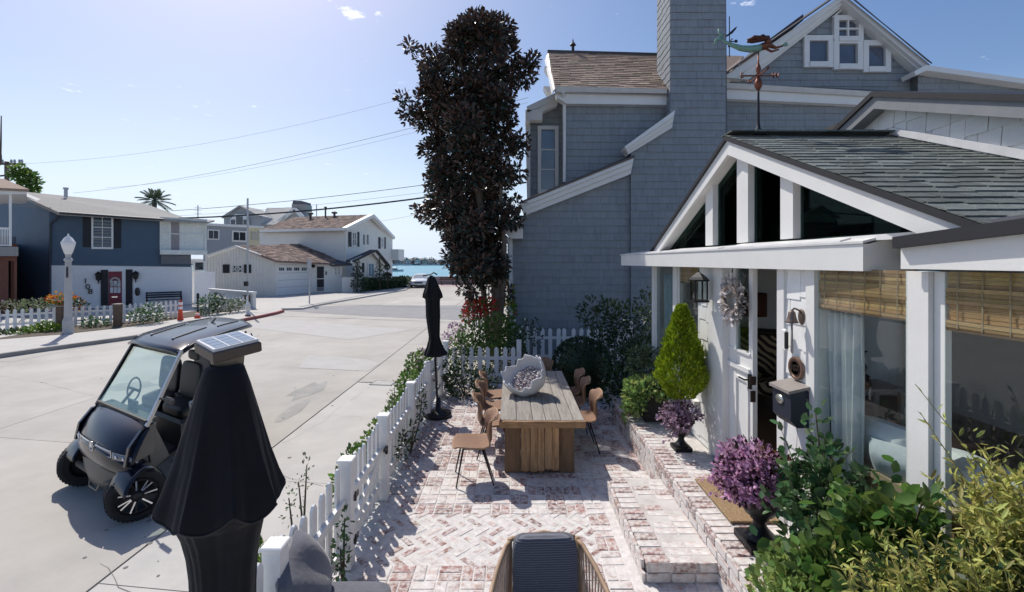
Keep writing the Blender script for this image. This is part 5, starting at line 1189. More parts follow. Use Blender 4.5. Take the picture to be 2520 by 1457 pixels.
# upper gable with white shingles behind
XU = 4.39; UZ = 4.75; US = .385
def uz(y): return UZ - abs(y - RY) * US
MB().prism([(XU, 6.9, 3.4), (XU, 2.6, 3.0), (XU, 2.6, uz(2.6)), (XU, RY, UZ), (XU, 6.9, uz(6.9))], (.1, 0, 0)).build('upper_gable_wall', CW_, co)
shingles('wall_shingle', [[(-6.7, 3.8), (-2.5, 3.0), (-2.5, uz(2.5) - .1), (-RY, UZ - .1), (-6.7, uz(6.7) - .1)]], (XU - .003, 0, 0), (0, -1, 0), (0, 0, 1), .19, .22, CSH, co, .02, keep=70, gap=.008, jit=.35, seed=41)
for s in (-1, 1):
    ye2 = RY + s * (1.5 if s > 0 else 3.0); a = 4.2
    MB().prism([(a, RY, UZ - .03), (a, ye2, uz(ye2) - .03), (a, ye2, uz(ye2) - .17), (a, RY, UZ - .17)], (.05, 0, 0)).build('barge_board', M('grey_barge_board', (.22, .23, .24), .6), co)
    MB().prism([(a - .03, RY, UZ + .03), (a - .03, ye2, uz(ye2) + .03), (a - .03, ye2, uz(ye2) - .03), (a - .03, RY, UZ - .03)], (4, 0, 0)).build('upper_roof', BLKT, co)
    MB().prism([(a + .05, RY, UZ - .15), (a + .05, ye2, uz(ye2) - .15), (a + .05, ye2, uz(ye2) - .13), (a + .05, RY, UZ - .13)], (.4, 0, 0)).build('soffit', M('grey_barge_board', (.22, .23, .24)), co)
MB().prism([(XU - .05, 5.28, rz_(5.28) + .03), (XU - .05, 2.4, rz_(2.4) + .03), (XU - .05, 2.4, rz_(2.4) + .11), (XU - .05, 5.28, rz_(5.28) + .11)], (.06, 0, 0)).build('flashing', M('white_flashing', (.66, .66, .66), .5), co)
# mermaid weathervane
p = Vector((2.86, RY, RZ + .045)); s = RY / K
mv = thing('mermaid_weathervane', 'copper mermaid weathervane with a green tail on the cottage ridge', 'weathervane', p)
COP = M('weathered_copper', (.17, .06, .035), .5, .6, var=.3, scale=30); VER = M('verdigris', (.17, .30, .25), .7, var=.3, scale=40); IRON = M('dark_iron', (.03, .03, .035), .6, .5)
MB().lathe([(.08, -.04), (.06, .0), (.022, .05), (.016, .12), (.012, .45), (.010, .5)], n=10).build('mast', IRON, mv, True, world=False)
MB().lathe([(.010, .48), (.035, .52), (.046, .56), (.035, .6), (.02, .63), (.02, .70), (.03, .73), (.02, .77), (.009, .80), (.007, .95)], n=12).build('bulb', COP, mv, True, world=False)
ar = MB(); ar.bar((-.19, 0, .655), (.19, 0, .655), .014, .014).bar((0, -.19, .655), (0, .19, .655), .014, .014); ar.build('arms', COP, mv, world=False)
for ch, pp in (('E', (-.19, 0, .655)), ('W', (.20, 0, .655)), ('S', (0, -.2, .66)), ('N', (0, .2, .66))):
    text(ch, p + Vector(pp), .085 if abs(pp[1]) < .1 else .05, (1, 0, 0), (0, -1, 0), COP, mv, 'compass_letter', .008)
zt = .98; bd = MB()
bd.tube([(.0, 0, zt), (.07, 0, zt + .02), (.13, 0, zt + .03), (.2, 0, zt + .0), (.28, 0, zt + .02)], [.035, .045, .028, .016, .010], 8)
bd.tube([(.10, .02, zt), (.17, .03, zt - .03), (.25, .02, zt - .01)], [.016, .013, .009], 6).ball((.11, 0, zt + .075), (.038, .034, .042), 10, 7); bd.build('mermaid_body', COP, mv, True, world=False)
ta = MB(); ta.tube([(.02, 0, zt), (-.08, 0, zt - .015), (-.2, 0, zt - .005), (-.3, 0, zt + .03), (-.38, 0, zt + .07), (-.42, 0, zt + .1)], [.042, .042, .034, .024, .015, .01], 8)
ta.prism([(-.41, -.008, zt + .09), (-.46, -.008, zt + .17), (-.47, -.008, zt + .22), (-.42, -.008, zt + .16), (-.40, -.008, zt + .1)], (0, .016, 0)).prism([(-.41, -.008, zt + .1), (-.47, -.008, zt + .08), (-.53, -.008, zt + .01), (-.50, -.008, zt + .1), (-.44, -.008, zt + .14)], (0, .016, 0))
ta.build('tail', VER, mv, True, world=False)
hr = MB()
for k in range(7): hr.tube([(.11, random.uniform(-.02, .02), zt + .11), (.04, random.uniform(-.03, .03), zt + .10 + random.uniform(-.01, .03)), (-.06, random.uniform(-.03, .03), zt + .09 + random.uniform(-.02, .03)), (-.13, 0, zt + .09 + random.uniform(-.03, .02))], [.028, .026, .02, .006], 6)
hr.build('hair', M('dark_copper', (.085, .03, .022), .6, .4), mv, True, world=False)
MB().ball((.31, 0, zt + .04), (.035, .015, .025), 8, 6).build('shell', VER, mv, True, world=False)
# ------------------------------------------------------------------ inside the cottage, seen through the glass
BAMB = M('bamboo_slat', (.50, .31, .14), .7, var=.25, scale=14, isl=.3, hue=.01, stretch=(1, .3, 8), bump=.3, trans=.15)
def shade(y0, y1, z0, lab, par_n=13):
    t = thing('bamboo_shade', lab, 'window shade', (X0 + .03, y0, 2.75))
    n = round((2.745 - z0) / .024)
    for k in range(n):
        z = 2.745 - (k + .5) * (2.745 - z0) / n; off = (.012 if (k // 4) % 2 else .0) + random.uniform(0, .004)
        MB().box((X0 + .03 - off, (y0 + y1) / 2, z), (.006, y1 - y0, (2.745 - z0) / n - .002)).build('slat', BAMB, t)
    c = MB()
    for k in range(6): c.box((X0 + .012, y0 + (k + .5) * (y1 - y0) / 6, (2.745 + z0) / 2), (.004, .008, 2.745 - z0))
    c.build('cords', M('shade_cord', (.50, .38, .24), .8), t)
    MB().box((X0 + .028, (y0 + y1) / 2, z0 - .004), (.03, y1 - y0, .02)).build('hem_bar', M('bamboo_dark', (.14, .08, .04), .7), t)
shade(2.97, 3.82, 2.43, 'woven bamboo shade in the window nearest the black mailbox')
shade(1.86, 2.70, 2.415, 'woven bamboo shade in the window at the right edge of the view')
shade(6.28, 6.96, 2.50, 'woven bamboo shade behind the hanging black lantern')
CURT = M('sheer_curtain', (.80, .82, .82), .9, var=.06, trans=.3)
def curtain(y0, y1, z0, z1, lab, x=X0 + .12, mat=CURT):
    c = MB().slab(lambda u, v: (x + .03 * math.sin(v * 34) + .01 * math.sin(v * 13 + u * 3), y0 + (y1 - y0) * (v * (1 - .12 * u)), z1 + (z0 - z1) * u), 8, 44, .004)
    tag(c.build('curtain', mat, None, True), lab, 'curtain')
curtain(3.50, 3.86, .95, 2.46, 'sheer white curtain in the window behind the climbing rose')
curtain(7.45, 8.0, .9, 2.6, 'pale blue curtain in the far window behind the conifer', mat=M('blue_curtain', (.38, .47, .50), .9, trans=.2))
WOODR = M('rattan_wood', (.30, .21, .13), .7, var=.25, scale=8, bump=.4, stretch=(4, .6, 4))
sf = thing('wicker_sofa', 'wicker sofa with a pale wooden frame inside the right windows', 'sofa', (3.17, 2.42, FZ), math.pi)
MB().box((0, 0, .30), (.85, 2.2, .24), bev=.03).build('seat', WOODR, sf, world=False); MB().box((.43, 0, .80), (.10, 2.5, .06)).build('rail', M('pale_wood_rail', (.42, .32, .21), .6), sf, world=False)
MB().box((.4, 0, .52), (.1, 2.4, .52), bev=.03).build('backrest', WOODR, sf, world=False)
for y in (-1.08, 1.08): MB().box((0, y, .5), (.85, .07, .3), bev=.02).build('armrest', WOODR, sf, world=False)
for x, y in ((-.4, -1.05), (.4, -1.05), (-.4, 1.05), (.4, 1.05)): MB().box((x, y, .1), (.07, .07, .2)).build('leg', WOODR, sf, world=False)
def pillow(p, r, rz, ry, lab, mat):
    def fn(d): return 1
    m = MB()
    for sgn in (1, -1):
        m.grid(lambda u, v: ((u - .5) * r[0] * 2, (v - .5) * r[1] * 2, sgn * r[2] * (max(0, 1 - (2 * u - 1) ** 4) * max(0, 1 - (2 * v - 1) ** 4)) ** .6), 10, 10)
    t = m.build('pillow', mat, None, True); t.matrix_basis = Matrix.Translation(p) @ Matrix.Rotation(rz, 4, 'Z') @ Matrix.Rotation(ry, 4, 'Y'); tag(t, lab, 'pillow')
PW = M('white_linen', (.66, .68, .69), .9, var=.06, scale=6, bump=.3, bscale=20, sheen=.3)
pillow((2.90, 3.50, 1.36), (.24, .24, .13), .15, R(68), 'white pillow leaning on the wicker sofa behind the first window', PW)
pillow((2.83, 3.30, 1.30), (.20, .21, .12), .3, R(66), 'round pale grey pillow in front of the white one on the sofa', M('pale_grey_linen', (.48, .52, .54), .9, bump=.3, bscale=20))
pillow((2.84, 2.72, 1.40), (.24, .30, .13), -.1, R(64), 'crumpled white pillow seen through the right hand window', PW)
pillow((2.86, 2.35, 1.30), (.24, .24, .13), -.3, R(58), 'striped white pillow low beside the golden shrub', M('white_linen_plain', (.6, .62, .64), .9))
ct = thing('side_table', 'pale wooden side table behind the white curtain', 'table', (4.6, 6.1, FZ))
MB().box((0, 0, .74), (.9, .5, .04)).build('tabletop', M('grey_wood_top', (.34, .32, .29), .5, var=.15), ct, world=False)
for x in (-.4, .4):
    for y in (-.2, .2): MB().box((x, y, .36), (.05, .05, .72)).build('leg', M('grey_wood_top', (.34, .32, .29)), ct, world=False)
cs = thing('candlestick', 'dark turned candlestick on the side table indoors', 'candlestick', (4.62, 6.05, FZ + .762)); MB().lathe([(.09, 0), (.09, .12), (.03, .16), (.05, .24), (.025, .3), (.025, .42), (.06, .45), (0, .46)], n=10).build('stick', BLACK, cs, True, world=False)
vs_ = thing('glass_jar', 'small pale glass jar on the side table behind the curtain', 'jar', (4.3, 6.0, FZ + .762)); MB().lathe([(.06, 0), (.10, .05), (.10, .12), (.04, .17), (.05, .2)], n=12).build('jar', M('pale_glass', (.55, .55, .48), .2), vs_, True, world=False)
# zebra armchair and table lamp behind the open door
zb = thing('zebra_armchair', 'zebra striped armchair standing inside the open door', 'armchair', (4.0, 7.55, FZ), R(-25))
zm = bpy.data.materials.new('zebra_fabric'); zm.use_nodes = True; N = zm.node_tree.nodes; L = zm.node_tree.links; wv_ = N.new('ShaderNodeTexWave'); wv_.inputs['Scale'].default_value = 3.2; wv_.inputs['Distortion'].default_value = 6; wv_.inputs['Detail'].default_value = 1.5
mp_ = N.new('ShaderNodeMapping'); mp_.inputs['Rotation'].default_value = (0, R(55), R(20)); tq = N.new('ShaderNodeTexCoord'); L.new(tq.outputs['Object'], mp_.inputs[0]); L.new(mp_.outputs[0], wv_.inputs['Vector'])
cr = N.new('ShaderNodeValToRGB'); cr.color_ramp.elements[0].position = .45; cr.color_ramp.elements[0].color = (.03, .016, .01, 1); cr.color_ramp.elements[1].position = .55; cr.color_ramp.elements[1].color = (.42, .30, .18, 1)
L.new(wv_.outputs['Fac'], cr.inputs[0]); L.new(cr.outputs[0], N['Principled BSDF'].inputs['Base Color']); N['Principled BSDF'].inputs['Roughness'].default_value = .85
MB().box((0, .32, .72), (.72, .16, .9), bev=.05).build('backrest', zm, zb, world=False); MB().box((0, -.05, .38), (.72, .66, .2), bev=.04).build('seat', zm, zb, world=False)
for x in (-.36, .36): MB().box((x, -.05, .5), (.12, .66, .36), bev=.03).build('armrest', zm, zb, world=False)
for x in (-.3, .3):
    for y in (-.3, .3): MB().box((x, y, .14), (.05, .05, .28)).build('leg', BLACK, zb, world=False)
MB().box((0, .32, 1.2), (.76, .2, .1), bev=.04).build('top_roll', M('dark_leather', (.03, .02, .018), .5), zb, world=False)
lt = thing('lamp_table', 'low dark table holding the lamp behind the zebra chair', 'table', (4.28, 8.0, FZ)); MB().box((0, 0, .7), (.5, .36, .04)).build('tabletop', M('dark_wood_floor', (.10, .055, .03)), lt, world=False)
for x in (-.2, .2):
    for y in (-.14, .14): MB().box((x, y, .34), (.04, .04, .68)).build('leg', M('dark_wood_floor', (.10, .055, .03)), lt, world=False)
la = thing('table_lamp', 'white table lamp with a brown shade inside the open door', 'lamp', (4.22, 8.0, FZ + .722))
MB().lathe([(.09, 0), (.09, .03), (.05, .06), (.085, .3), (.05, .62), (.02, .7)], n=14).build('base', M('white_ceramic', (.6, .6, .58), .3), la, True, world=False); MB().lathe([(.2, .72), (.2, 1.12)], n=18).build('lamp_shade', M('brown_shade', (.14, .06, .035), .8, trans=.2), la, True, world=False)

# ------------------------------------------------------------------ things on the cottage front
ln = thing('porch_lantern', 'black four sided lantern hanging beside the front door', 'lantern', (2.36, 5.80, 2.44))
fr = MB()
for x in (-.075, .075):
    for y in (-.075, .075): fr.box((x, y, 0), (.016, .016, .26))
fr.box((0, 0, -.13), (.19, .19, .025)).box((0, 0, .13), (.19, .19, .02)); fr.lathe([(.13, .14), (.10, .17), (.05, .21), (.02, .23)], n=4); fr.tube([(.0, 0, .23), (0, 0, .30), (.17, 0, .30)], .010, 6); fr.build('frame', BLACK, ln, world=False)
MB().box((.175, 0, .26), (.02, .08, .2)).build('wall_plate', BLACK, ln, world=False)
g = MB()
for sx, sy in ((1, 0), (-1, 0), (0, 1), (0, -1)): g.box((sx * .075, sy * .075, 0), (.004 if sx else .13, .004 if sy else .13, .24))
g.build('pane', glass('lantern_glass', (.85, .87, .85)), ln, world=False)
wr = thing('shell_wreath', 'shaggy white shell wreath hanging on the dutch door', 'wreath', (2.50, 5.24, 2.37))
pts = []; ds = []
for k in range(520):
    a = RNG.random() * 6.283; rr = .165 + RNG.normal(0, .03); pts.append((RNG.normal(0, .012) + .01, math.cos(a) * rr, math.sin(a) * rr)); ds.append((-.15 + RNG.normal(0, .12), math.cos(a) * .9, math.sin(a) * .9))
inst('shells', leaf_mesh('shells', pts, ds, .08, M('shell_white', (.52, .48, .46), .6, isl=.3, hue=.02), 0.5, jit=.25), wr, None, False)
MB().tube([(0, math.cos(k * .5236) * .185, math.sin(k * .5236) * .165) for k in range(13)], .03, 6).build('ring', M('shell_brown', (.25, .2, .17), .8), wr, True, world=False)
MB().tube([(0, 0, .2), (.02, 0, .38)], .006, 5).build('hanger', BLACK, wr, world=False)
bl_ = thing('door_bell', 'small weathered brass bell on a bracket beside the door', 'bell', (2.45, 4.02, 2.32)); BRS = M('aged_brass', (.16, .12, .10), .5, .5, var=.2)
MB().lathe([(.055, -.05), (.045, -.035), (.034, .0), (.028, .04), (.015, .055), (0, .06)], n=14).build('bell', BRS, bl_, True, world=False); MB().tube([(0, 0, .055), (.02, 0, .075), (.06, 0, .06), (.085, 0, .03)], .009, 6).ball((.085, 0, 0), (.012, .05, .07), 10, 6).build('bracket', BRS, bl_, True, world=False)
MB().tube([(0, 0, -.05), (0, 0, -.3), (.005, 0, -.32)], [.008, .012, .006], 6).build('pull_rope', M('rope_grey', (.3, .28, .27), .9), bl_, True, world=False)
db = thing('doorbell_camera', 'slim white and black doorbell on the door frame', 'doorbell', (2.49, 4.19, 2.09)); MB().box((0, 0, 0), (.03, .055, .2), bev=.012).build('body', WHITE, db, world=False); MB().box((-.004, -.03, 0), (.03, .014, .15), bev=.003).build('face', BLACK, db, world=False)
pq = thing('number_plaque', 'round bronze house number plaque above the black mailbox', 'house number', (2.525, 4.07, 1.86)); PB = M('plaque_bronze', (.19, .115, .085), .5, .4, var=.25, scale=30)
rm = Matrix.Rotation(-math.pi / 2, 4, 'Y')
q = MB().lathe([(.0, .012), (.075, .012), (.08, .02), (.098, .02), (.102, .008), (.102, 0)], n=28).xf(rm); q.build('disc', PB, pq, False, world=False)
MB().lathe([(.066, .013), (.066, .02), (.06, .02), (.06, .013)], n=24).xf(rm).build('ring', M('plaque_dark', (.04, .025, .02), .6), pq, False, world=False)
text('107', Vector((2.508, 4.07, 1.86)), .075, (0, -1, 0), (-1, 0, 0), M('plaque_dark', (.04, .025, .02)), pq, 'house_number', .006)
mbx = thing('mailbox', 'black wall mailbox with a pale lid and oval badge', 'mailbox', (2.45, 4.03, 1.55)); NB = M('mailbox_black', (.022, .027, .042), .45, var=.1)
MB().prism([(-.085, -.135, .15), (.09, -.135, .15), (.09, -.135, -.16), (-.03, -.135, -.16), (-.085, -.135, -.1)], (0, .27, 0)).build('body', NB, mbx, world=False)
MB().prism([(-.11, -.15, .155), (.092, -.15, .20), (.092, -.15, .175), (-.11, -.15, .13)], (0, .30, 0)).build('lid', M('mailbox_lid', (.27, .24, .22), .5, var=.15, scale=40), mbx, world=False)
MB().lathe([(0, .014), (.05, .012), (.055, .006), (.06, 0)], n=20).xf(Matrix.Rotation(-math.pi / 2, 4, 'Y') @ Matrix.Diagonal((.7, 1, 1, 1))).xf(Matrix.Translation((-.086, .02, .045))).build('badge', M('badge_silver', (.5, .5, .46), .3, .8), mbx, True, world=False)
mat_ = thing('doormat', 'tan coir doormat on the brick porch', 'doormat', (2.26, 4.68, .374)); MB().box((0, 0, .012), (.46, .84, .022), bev=.004).build('mat', M('coir', (.30, .20, .11), .95, var=.3, scale=40, bump=1, bscale=120, col2=(.38, .28, .18), thr=(.5, .7)), mat_, world=False)
# ------------------------------------------------------------------ planters on the porch
URN = M('black_cast_iron', (.014, .014, .017), .45, .3, var=.2, scale=20, bump=.2)
def urn(p, s, lab):
    t = thing('garden_urn', lab, 'urn', p)
    MB().box((0, 0, .03 * s), (.30 * s, .30 * s, .06 * s)).build('plinth', URN, t, world=False)
    MB().lathe([(r * s, z * s) for r, z in ((.13, .06), (.13, .08), (.09, .11), (.055, .17), (.05, .21), (.075, .23), (.075, .25), (.12, .28), (.17, .36), (.185, .44), (.21, .49), (.235, .5), (.235, .52), (.2, .52), (.18, .45), (0, .44))], n=24).build('bowl', URN, t, True, world=False)
    return t
urn((2.13, 3.95, .372), 1.0, 'black cast iron urn nearest the doormat holding pink and dark red plants')
urn((2.2, 5.97, .372), .72, 'small black cast iron urn on the far side of the doormat')
bush('pink_flowers', 'pink and mauve flowering plant in the near black urn', 'potted flowers', [((2.04, 3.95, 1.03), (.25, .27, .24)), ((2.02, 3.9, .95), (.22, .27, .18)), ((1.98, 4.05, .9), (.18, .2, .2))], 900, .05, LEAF['purple'], flower=LEAF['pink'], nf=900, fs=.034, base=(2.12, 3.95, .82))
sprigs('blooms', [((2.05, 3.95, .98), (.2, .22, .18)), ((2.0, 3.9, .9), (.18, .22, .14)), ((1.97, 4.03, .86), (.15, .17, .15))], 230, .14, 12, .036, LEAF['pink'], bpy.data.objects['pink_flowers'], .8, .7, .9, .2, STEM)
bush('red_plant', 'dark red leaved plant on the right side of the near urn', 'potted plant', [((2.26, 3.93, 1.0), (.15, .2, .16)), ((2.28, 3.9, .9), (.13, .18, .16))], 900, .05, M('dark_red_leaf', (.09, .018, .018), .5, isl=.5, trans=.2), base=(2.2, 3.95, .82))
bush('mauve_flowers', 'mauve flowering skirt around the conifer in the small urn', 'potted flowers', [((2.2, 5.97, .86), (.22, .24, .13)), ((2.12, 5.88, .76), (.16, .18, .14)), ((2.06, 6.0, .84), (.12, .15, .1))], 400, .05, LEAF['purple'], flower=LEAF['mauve'], nf=700, fs=.03, base=(2.2, 5.97, .68))
sprigs('blooms', [((2.2, 5.97, .82), (.18, .2, .1)), ((2.1, 5.88, .74), (.14, .16, .12))], 120, .12, 10, .036, LEAF['mauve'], bpy.data.objects['mauve_flowers'], .8, .4, 1.0, .25, STEM)
kf = thing('conifer', 'bright yellow green cone shaped conifer in the small urn', 'conifer', (2.24, 6.02, .72)); pts = []; ds = []
for k in range(12500):
    h = RNG.random() ** .9; a = RNG.random() * 6.283; rr = .315 * (min(1, (h + .06) / .30)) ** .55 * (1 - max(0, h - .22) / .80) ** .72 * (1 + .10 * math.sin(a * 5 + h * 19) + .08 * math.sin(a * 9 - h * 31) + .05 * math.sin(a * 17 + h * 57)) * (.66 + .36 * RNG.random() ** .5)
    pts.append((2.24 + rr * math.cos(a), 6.06 + rr * math.sin(a), 1.0 + h * 1.21)); ds.append((math.cos(a) * .7, math.sin(a) * .7, .9))
inst('foliage', leaf_mesh('foliage', pts, ds, .052, LEAF['conifer'], .34, jit=.3, six=False), kf, None, True); MB().tube([(2.24, 6.06, .72), (2.24, 6.06, 1.8)], [.03, .012], 6).build('trunk', STEM, kf)
ip = thing('ivy_planter', 'dark square planter overflowing with pale ivy at the porch end', 'planter', (2.2, 7.15, .372)); MB().prism([(-.17, -.17, 0), (.17, -.17, 0), (.17, .17, 0), (-.17, .17, 0)], (0, 0, .5)).build('pot', M('dark_woven_pot', (.03, .026, .024), .8, var=.3, scale=30, bump=.6), ip, world=False)
bush('ivy', 'pale trailing ivy over the dark planter', 'ivy', [((2.1, 7.05, .9), (.36, .3, .14)), ((1.9, 7.1, .72), (.16, .3, .25)), ((1.84, 7.2, .5), (.09, .25, .3)), ((2.3, 6.95, .84), (.2, .18, .14))], 1500, .06, LEAF['ivy'], aspect=.8, base=(2.2, 7.15, .8))
dsb = bush('dark_shrub', 'dark leafy shrub behind the ivy planter', 'shrub', [((2.15, 8.5, .8), (.45, .4, .5)), ((2.5, 8.6, 1.0), (.4, .4, .45)), ((1.95, 8.3, .5), (.35, .4, .45))], 1800, .09, LEAF['dark'], base=(2.2, 8.5, 0))
bush('variegated_shrub', 'shrub with pale edged leaves above the ivy', 'shrub', [((2.35, 8.1, 1.15), (.3, .3, .16)), ((2.2, 7.9, 1.0), (.25, .25, .14))], 700, .07, LEAF['silver'], base=(2.3, 8.4, .1))
bush('climbing_rose', 'tall dark climbing rose against the grey shingled wall', 'rose bush', [((1.95, 10.9, 1.6), (.4, .35, .4)), ((2.35, 11, 1.35), (.5, .4, .55)), ((2.85, 11, 1.25), (.5, .4, .6)), ((3.1, 10.6, 1.7), (.25, .3, .5)), ((2.75, 10.9, .7), (.55, .4, .6)), ((2.1, 10.9, .95), (.25, .35, .3))], 2000, .10, LEAF['dark'], base=(2.5, 11, 0))
bush('climbing_rose', 'slender climber with pale leaves up the far cottage corner', 'climber', [((2.62, 8.45, 1.9), (.12, .15, .45)), ((2.68, 8.5, 2.35), (.08, .1, .3)), ((2.6, 8.5, 1.4), (.15, .2, .4))], 420, .06, LEAF['silver'], base=(2.6, 8.5, .2))
bush('boxwood_ball', 'clipped dark green boxwood ball beyond the table', 'shrub', [((1.45, 9.6, .62), (.60, .58, .60))], 6000, .055, LEAF['box'], shell=.9, base=(1.45, 9.6, 0))
MB().ball((1.45, 9.6, .6), (.5, .48, .52), 16, 10).build('core', LEAF['box'], bpy.data.objects['boxwood_ball'], True)
# right hand corner shrubs
bush('rose_bush', 'tall green rose bush climbing in front of the white curtain', 'rose bush', [((2.26, 3.42, 1.0), (.22, .25, .3)), ((2.3, 3.4, 1.32), (.12, .14, .24)), ((2.2, 3.2, .75), (.3, .3, .3)), ((2.28, 3.45, 1.6), (.05, .07, .18)), ((2.42, 3.15, .95), (.18, .2, .25))], 700, .075, LEAF['rose'], aspect=.6, six=True, base=(2.3, 3.3, .37))
sprigs('sprigs', [((2.27, 3.4, 1.0), (.2, .22, .4)), ((2.2, 3.2, .75), (.25, .25, .25)), ((2.4, 3.15, .95), (.15, .18, .22))], 130, .3, 9, .07, LEAF['rose'], [o for o in bpy.data.objects if o.get('label', '').startswith('tall green rose bush')][0], .62, 1.0, .7, .25, STEM)
bush('green_shrub', 'fresh green leafy shrub between the rose and the golden shrub', 'shrub', [((2.2, 2.72, 1.12), (.2, .2, .25)), ((2.32, 2.6, 1.38), (.12, .14, .14)), ((2.05, 2.75, .85), (.25, .25, .25)), ((2.38, 2.68, 1.2), (.1, .14, .2))], 380, .085, LEAF['mid'], aspect=.6, six=True, base=(2.2, 2.7, .37))
sprigs('sprigs', [((2.2, 2.72, 1.05), (.2, .2, .25)), ((2.05, 2.75, .8), (.22, .22, .22)), ((2.34, 2.62, 1.2), (.1, .12, .16))], 100, .28, 9, .085, LEAF['mid'], bpy.data.objects['green_shrub'], .6, .9, .8, .25, STEM)
bush('ivy_bush', 'pale green ivy spilling from the pot at the bottom right', 'ivy', [((1.95, 3.0, .75), (.3, .3, .12)), ((1.85, 3.1, .55), (.22, .25, .25)), ((2.1, 2.85, .8), (.2, .2, .1)), ((1.75, 2.75, .6), (.25, .25, .25))], 1800, .055, LEAF['ivy'], aspect=.8, base=(1.95, 2.95, .4))
ip2 = thing('stone_pot', 'grey stone pot under the pale ivy at the bottom right', 'planter', (1.98, 2.98, .372)); MB().lathe([(.12, 0), (.2, .3), (.22, .32), (.18, .32), (.15, .2)], n=18).build('pot', M('grey_stone_pot', (.2, .2, .21), .8, var=.2), ip2, True, world=False)
GC = [((2.12, 2.15, 1.27), (.22, .22, .16)), ((2.3, 2.08, 1.36), (.18, .2, .14)), ((1.95, 2.2, 1.15), (.25, .25, .22)), ((2.25, 2.1, 1.15), (.3, .25, .22)), ((2.05, 1.95, 1.0), (.35, .3, .3)), ((2.35, 2.0, 1.3), (.12, .16, .22))]
bush('golden_shrub', 'golden feathery shrub filling the bottom right corner', 'shrub', GC, 2500, .05, LEAF['dark'], aspect=.4, six=False, base=(2.15, 2.1, .37), up=.6)
sprigs('sprigs', [((c[0], c[1], c[2] - .12), r) for c, r in GC], 520, .26, 16, .05, LEAF['gold'], bpy.data.objects['golden_shrub'], .26, .8, .7, .3, M('green_shoot', (.18, .17, .06), .7))
bush('golden_shrub', 'taller golden shrub against the right hand window', 'shrub', [((2.42, 2.12, 1.4), (.08, .2, .2)), ((2.4, 2.3, 1.35), (.1, .15, .2))], 500, .05, LEAF['gold'], aspect=.28, six=False, base=(2.4, 2.2, .37), up=.6)
sprigs('sprigs', [((2.40, 2.2, 1.45), (.08, .22, .22))], 90, .34, 18, .05, LEAF['gold'], bpy.data.objects['golden_shrub.001'], .28, 1.0, .5, .3, M('green_shoot', (.18, .17, .06)))

# ------------------------------------------------------------------ picket fences of the patio
FX = -1.52; PY = [1.7, 2.95, 4.22, 5.44, 6.9, 8.3, 9.7, 10.5]
pf = thing('picket_fence', 'white picket fence between the brick patio and the street', 'fence', (FX, 2.95, 0))
for i, y in enumerate(PY):
    o = MB(); o.box((FX, y, .49), (.115, .115, .98), bev=.006).box((FX, y, .985), (.14, .14, .03), bev=.008); o.build('post', WHITEF, pf)
dipf = lambda t: 1 - .075 * math.sin(math.pi * t)
for i in range(len(PY) - 1):
    if i == 2: continue
    picket_line(pf, [(FX - .035, PY[i] + .07, 0), (FX - .035, PY[i + 1] - .07, 0)], .975, .085, .078, WHITEF, rails=(.22, .63), side=-1, hfn=dipf)
gt = thing('picket_gate', 'white picket gate with black hinges in the patio fence', 'gate', (FX, 4.28, 0))
picket_line(gt, [(FX - .035, 4.30, 0), (FX - .035, 5.36, 0)], .96, .085, .078, WHITEF, rails=(.22, .63), side=-1, hfn=lambda t: 1 - .06 * math.sin(math.pi * t))
MB().bar((FX, 4.36, .26), (FX, 5.3, .6), .03, .07).build('brace', WHITEF, gt)
for z in (.22, .62): MB().box((FX + .06, 4.30, z), (.012, .12, .05)).box((FX + .062, 4.28, z), (.016, .03, .08)).build('hinge', BLACK, gt)
MB().box((FX + .05, 5.33, .63), (.02, .1, .03)).box((FX + .05, 5.38, .6), (.03, .03, .09)).build('latch', BLACK, gt)
bf = thing('picket_fence', 'low white picket fence closing the far end of the patio', 'fence', (-1.4, 10.6, 0))
picket_line(bf, [(-1.42, 10.62, 0), (.12, 10.62, 0)], .84, .10, .085, WHITEF, rails=(.22, .68))
MB().box((.16, 10.62, .5), (.11, .11, 1.0)).build('post', WHITEF, bf)
bf2 = thing('picket_fence', 'taller white picket fence in front of the grey shingled wall', 'fence', (.2, 12.4, 0))
picket_line(bf2, [(-.1, 12.4, 0), (3.2, 12.4, 0)], 1.02, .105, .105, WHITEF, rails=(.25, .74))
for x in (.02, 3.2): MB().box((x, 12.4, .6), (.12, .12, 1.2)).box((x, 12.4, 1.22), (.16, .16, .05)).build('post', WHITEF, bf2)
# planting along the fences
HB2 = [((-1.8, 4.95 + k * .32, .42 + .08 * math.sin(k * 2.1)), (.13, .2, .22)) for k in range(9)]
bush('fence_hedge', 'bright green hedge growing along the street side of the picket fence', 'hedge', HB2, 2200, .06, LEAF['mid'], aspect=.6, base=(-1.8, 6, 0), stem=False)
bush('fence_shrub', 'green shrub outside the fence beyond the hedge', 'shrub', [((-1.85, 8.2, .55), (.2, .35, .3)), ((-1.8, 7.9, .5), (.15, .25, .25))], 800, .07, LEAF['mid'], aspect=.6, base=(-1.85, 8.1, 0))
bush('fence_shrub', 'brownish green shrub behind the far black umbrella', 'shrub', [((-1.85, 9.3, .72), (.27, .3, .3)), ((-1.75, 9.0, .6), (.2, .25, .25))], 1000, .07, LEAF['mid'], aspect=.6, flower=LEAF['mauve'], nf=60, base=(-1.85, 9.3, 0))
bush('fence_shrub', 'small green shrub outside the fence beside the solar umbrella', 'shrub', [((-1.74, 3.15, .75), (.10, .14, .13)), ((-1.72, 3.0, .55), (.12, .2, .25))], 600, .05, LEAF['mid'], aspect=.6, base=(-1.75, 3.1, 0))
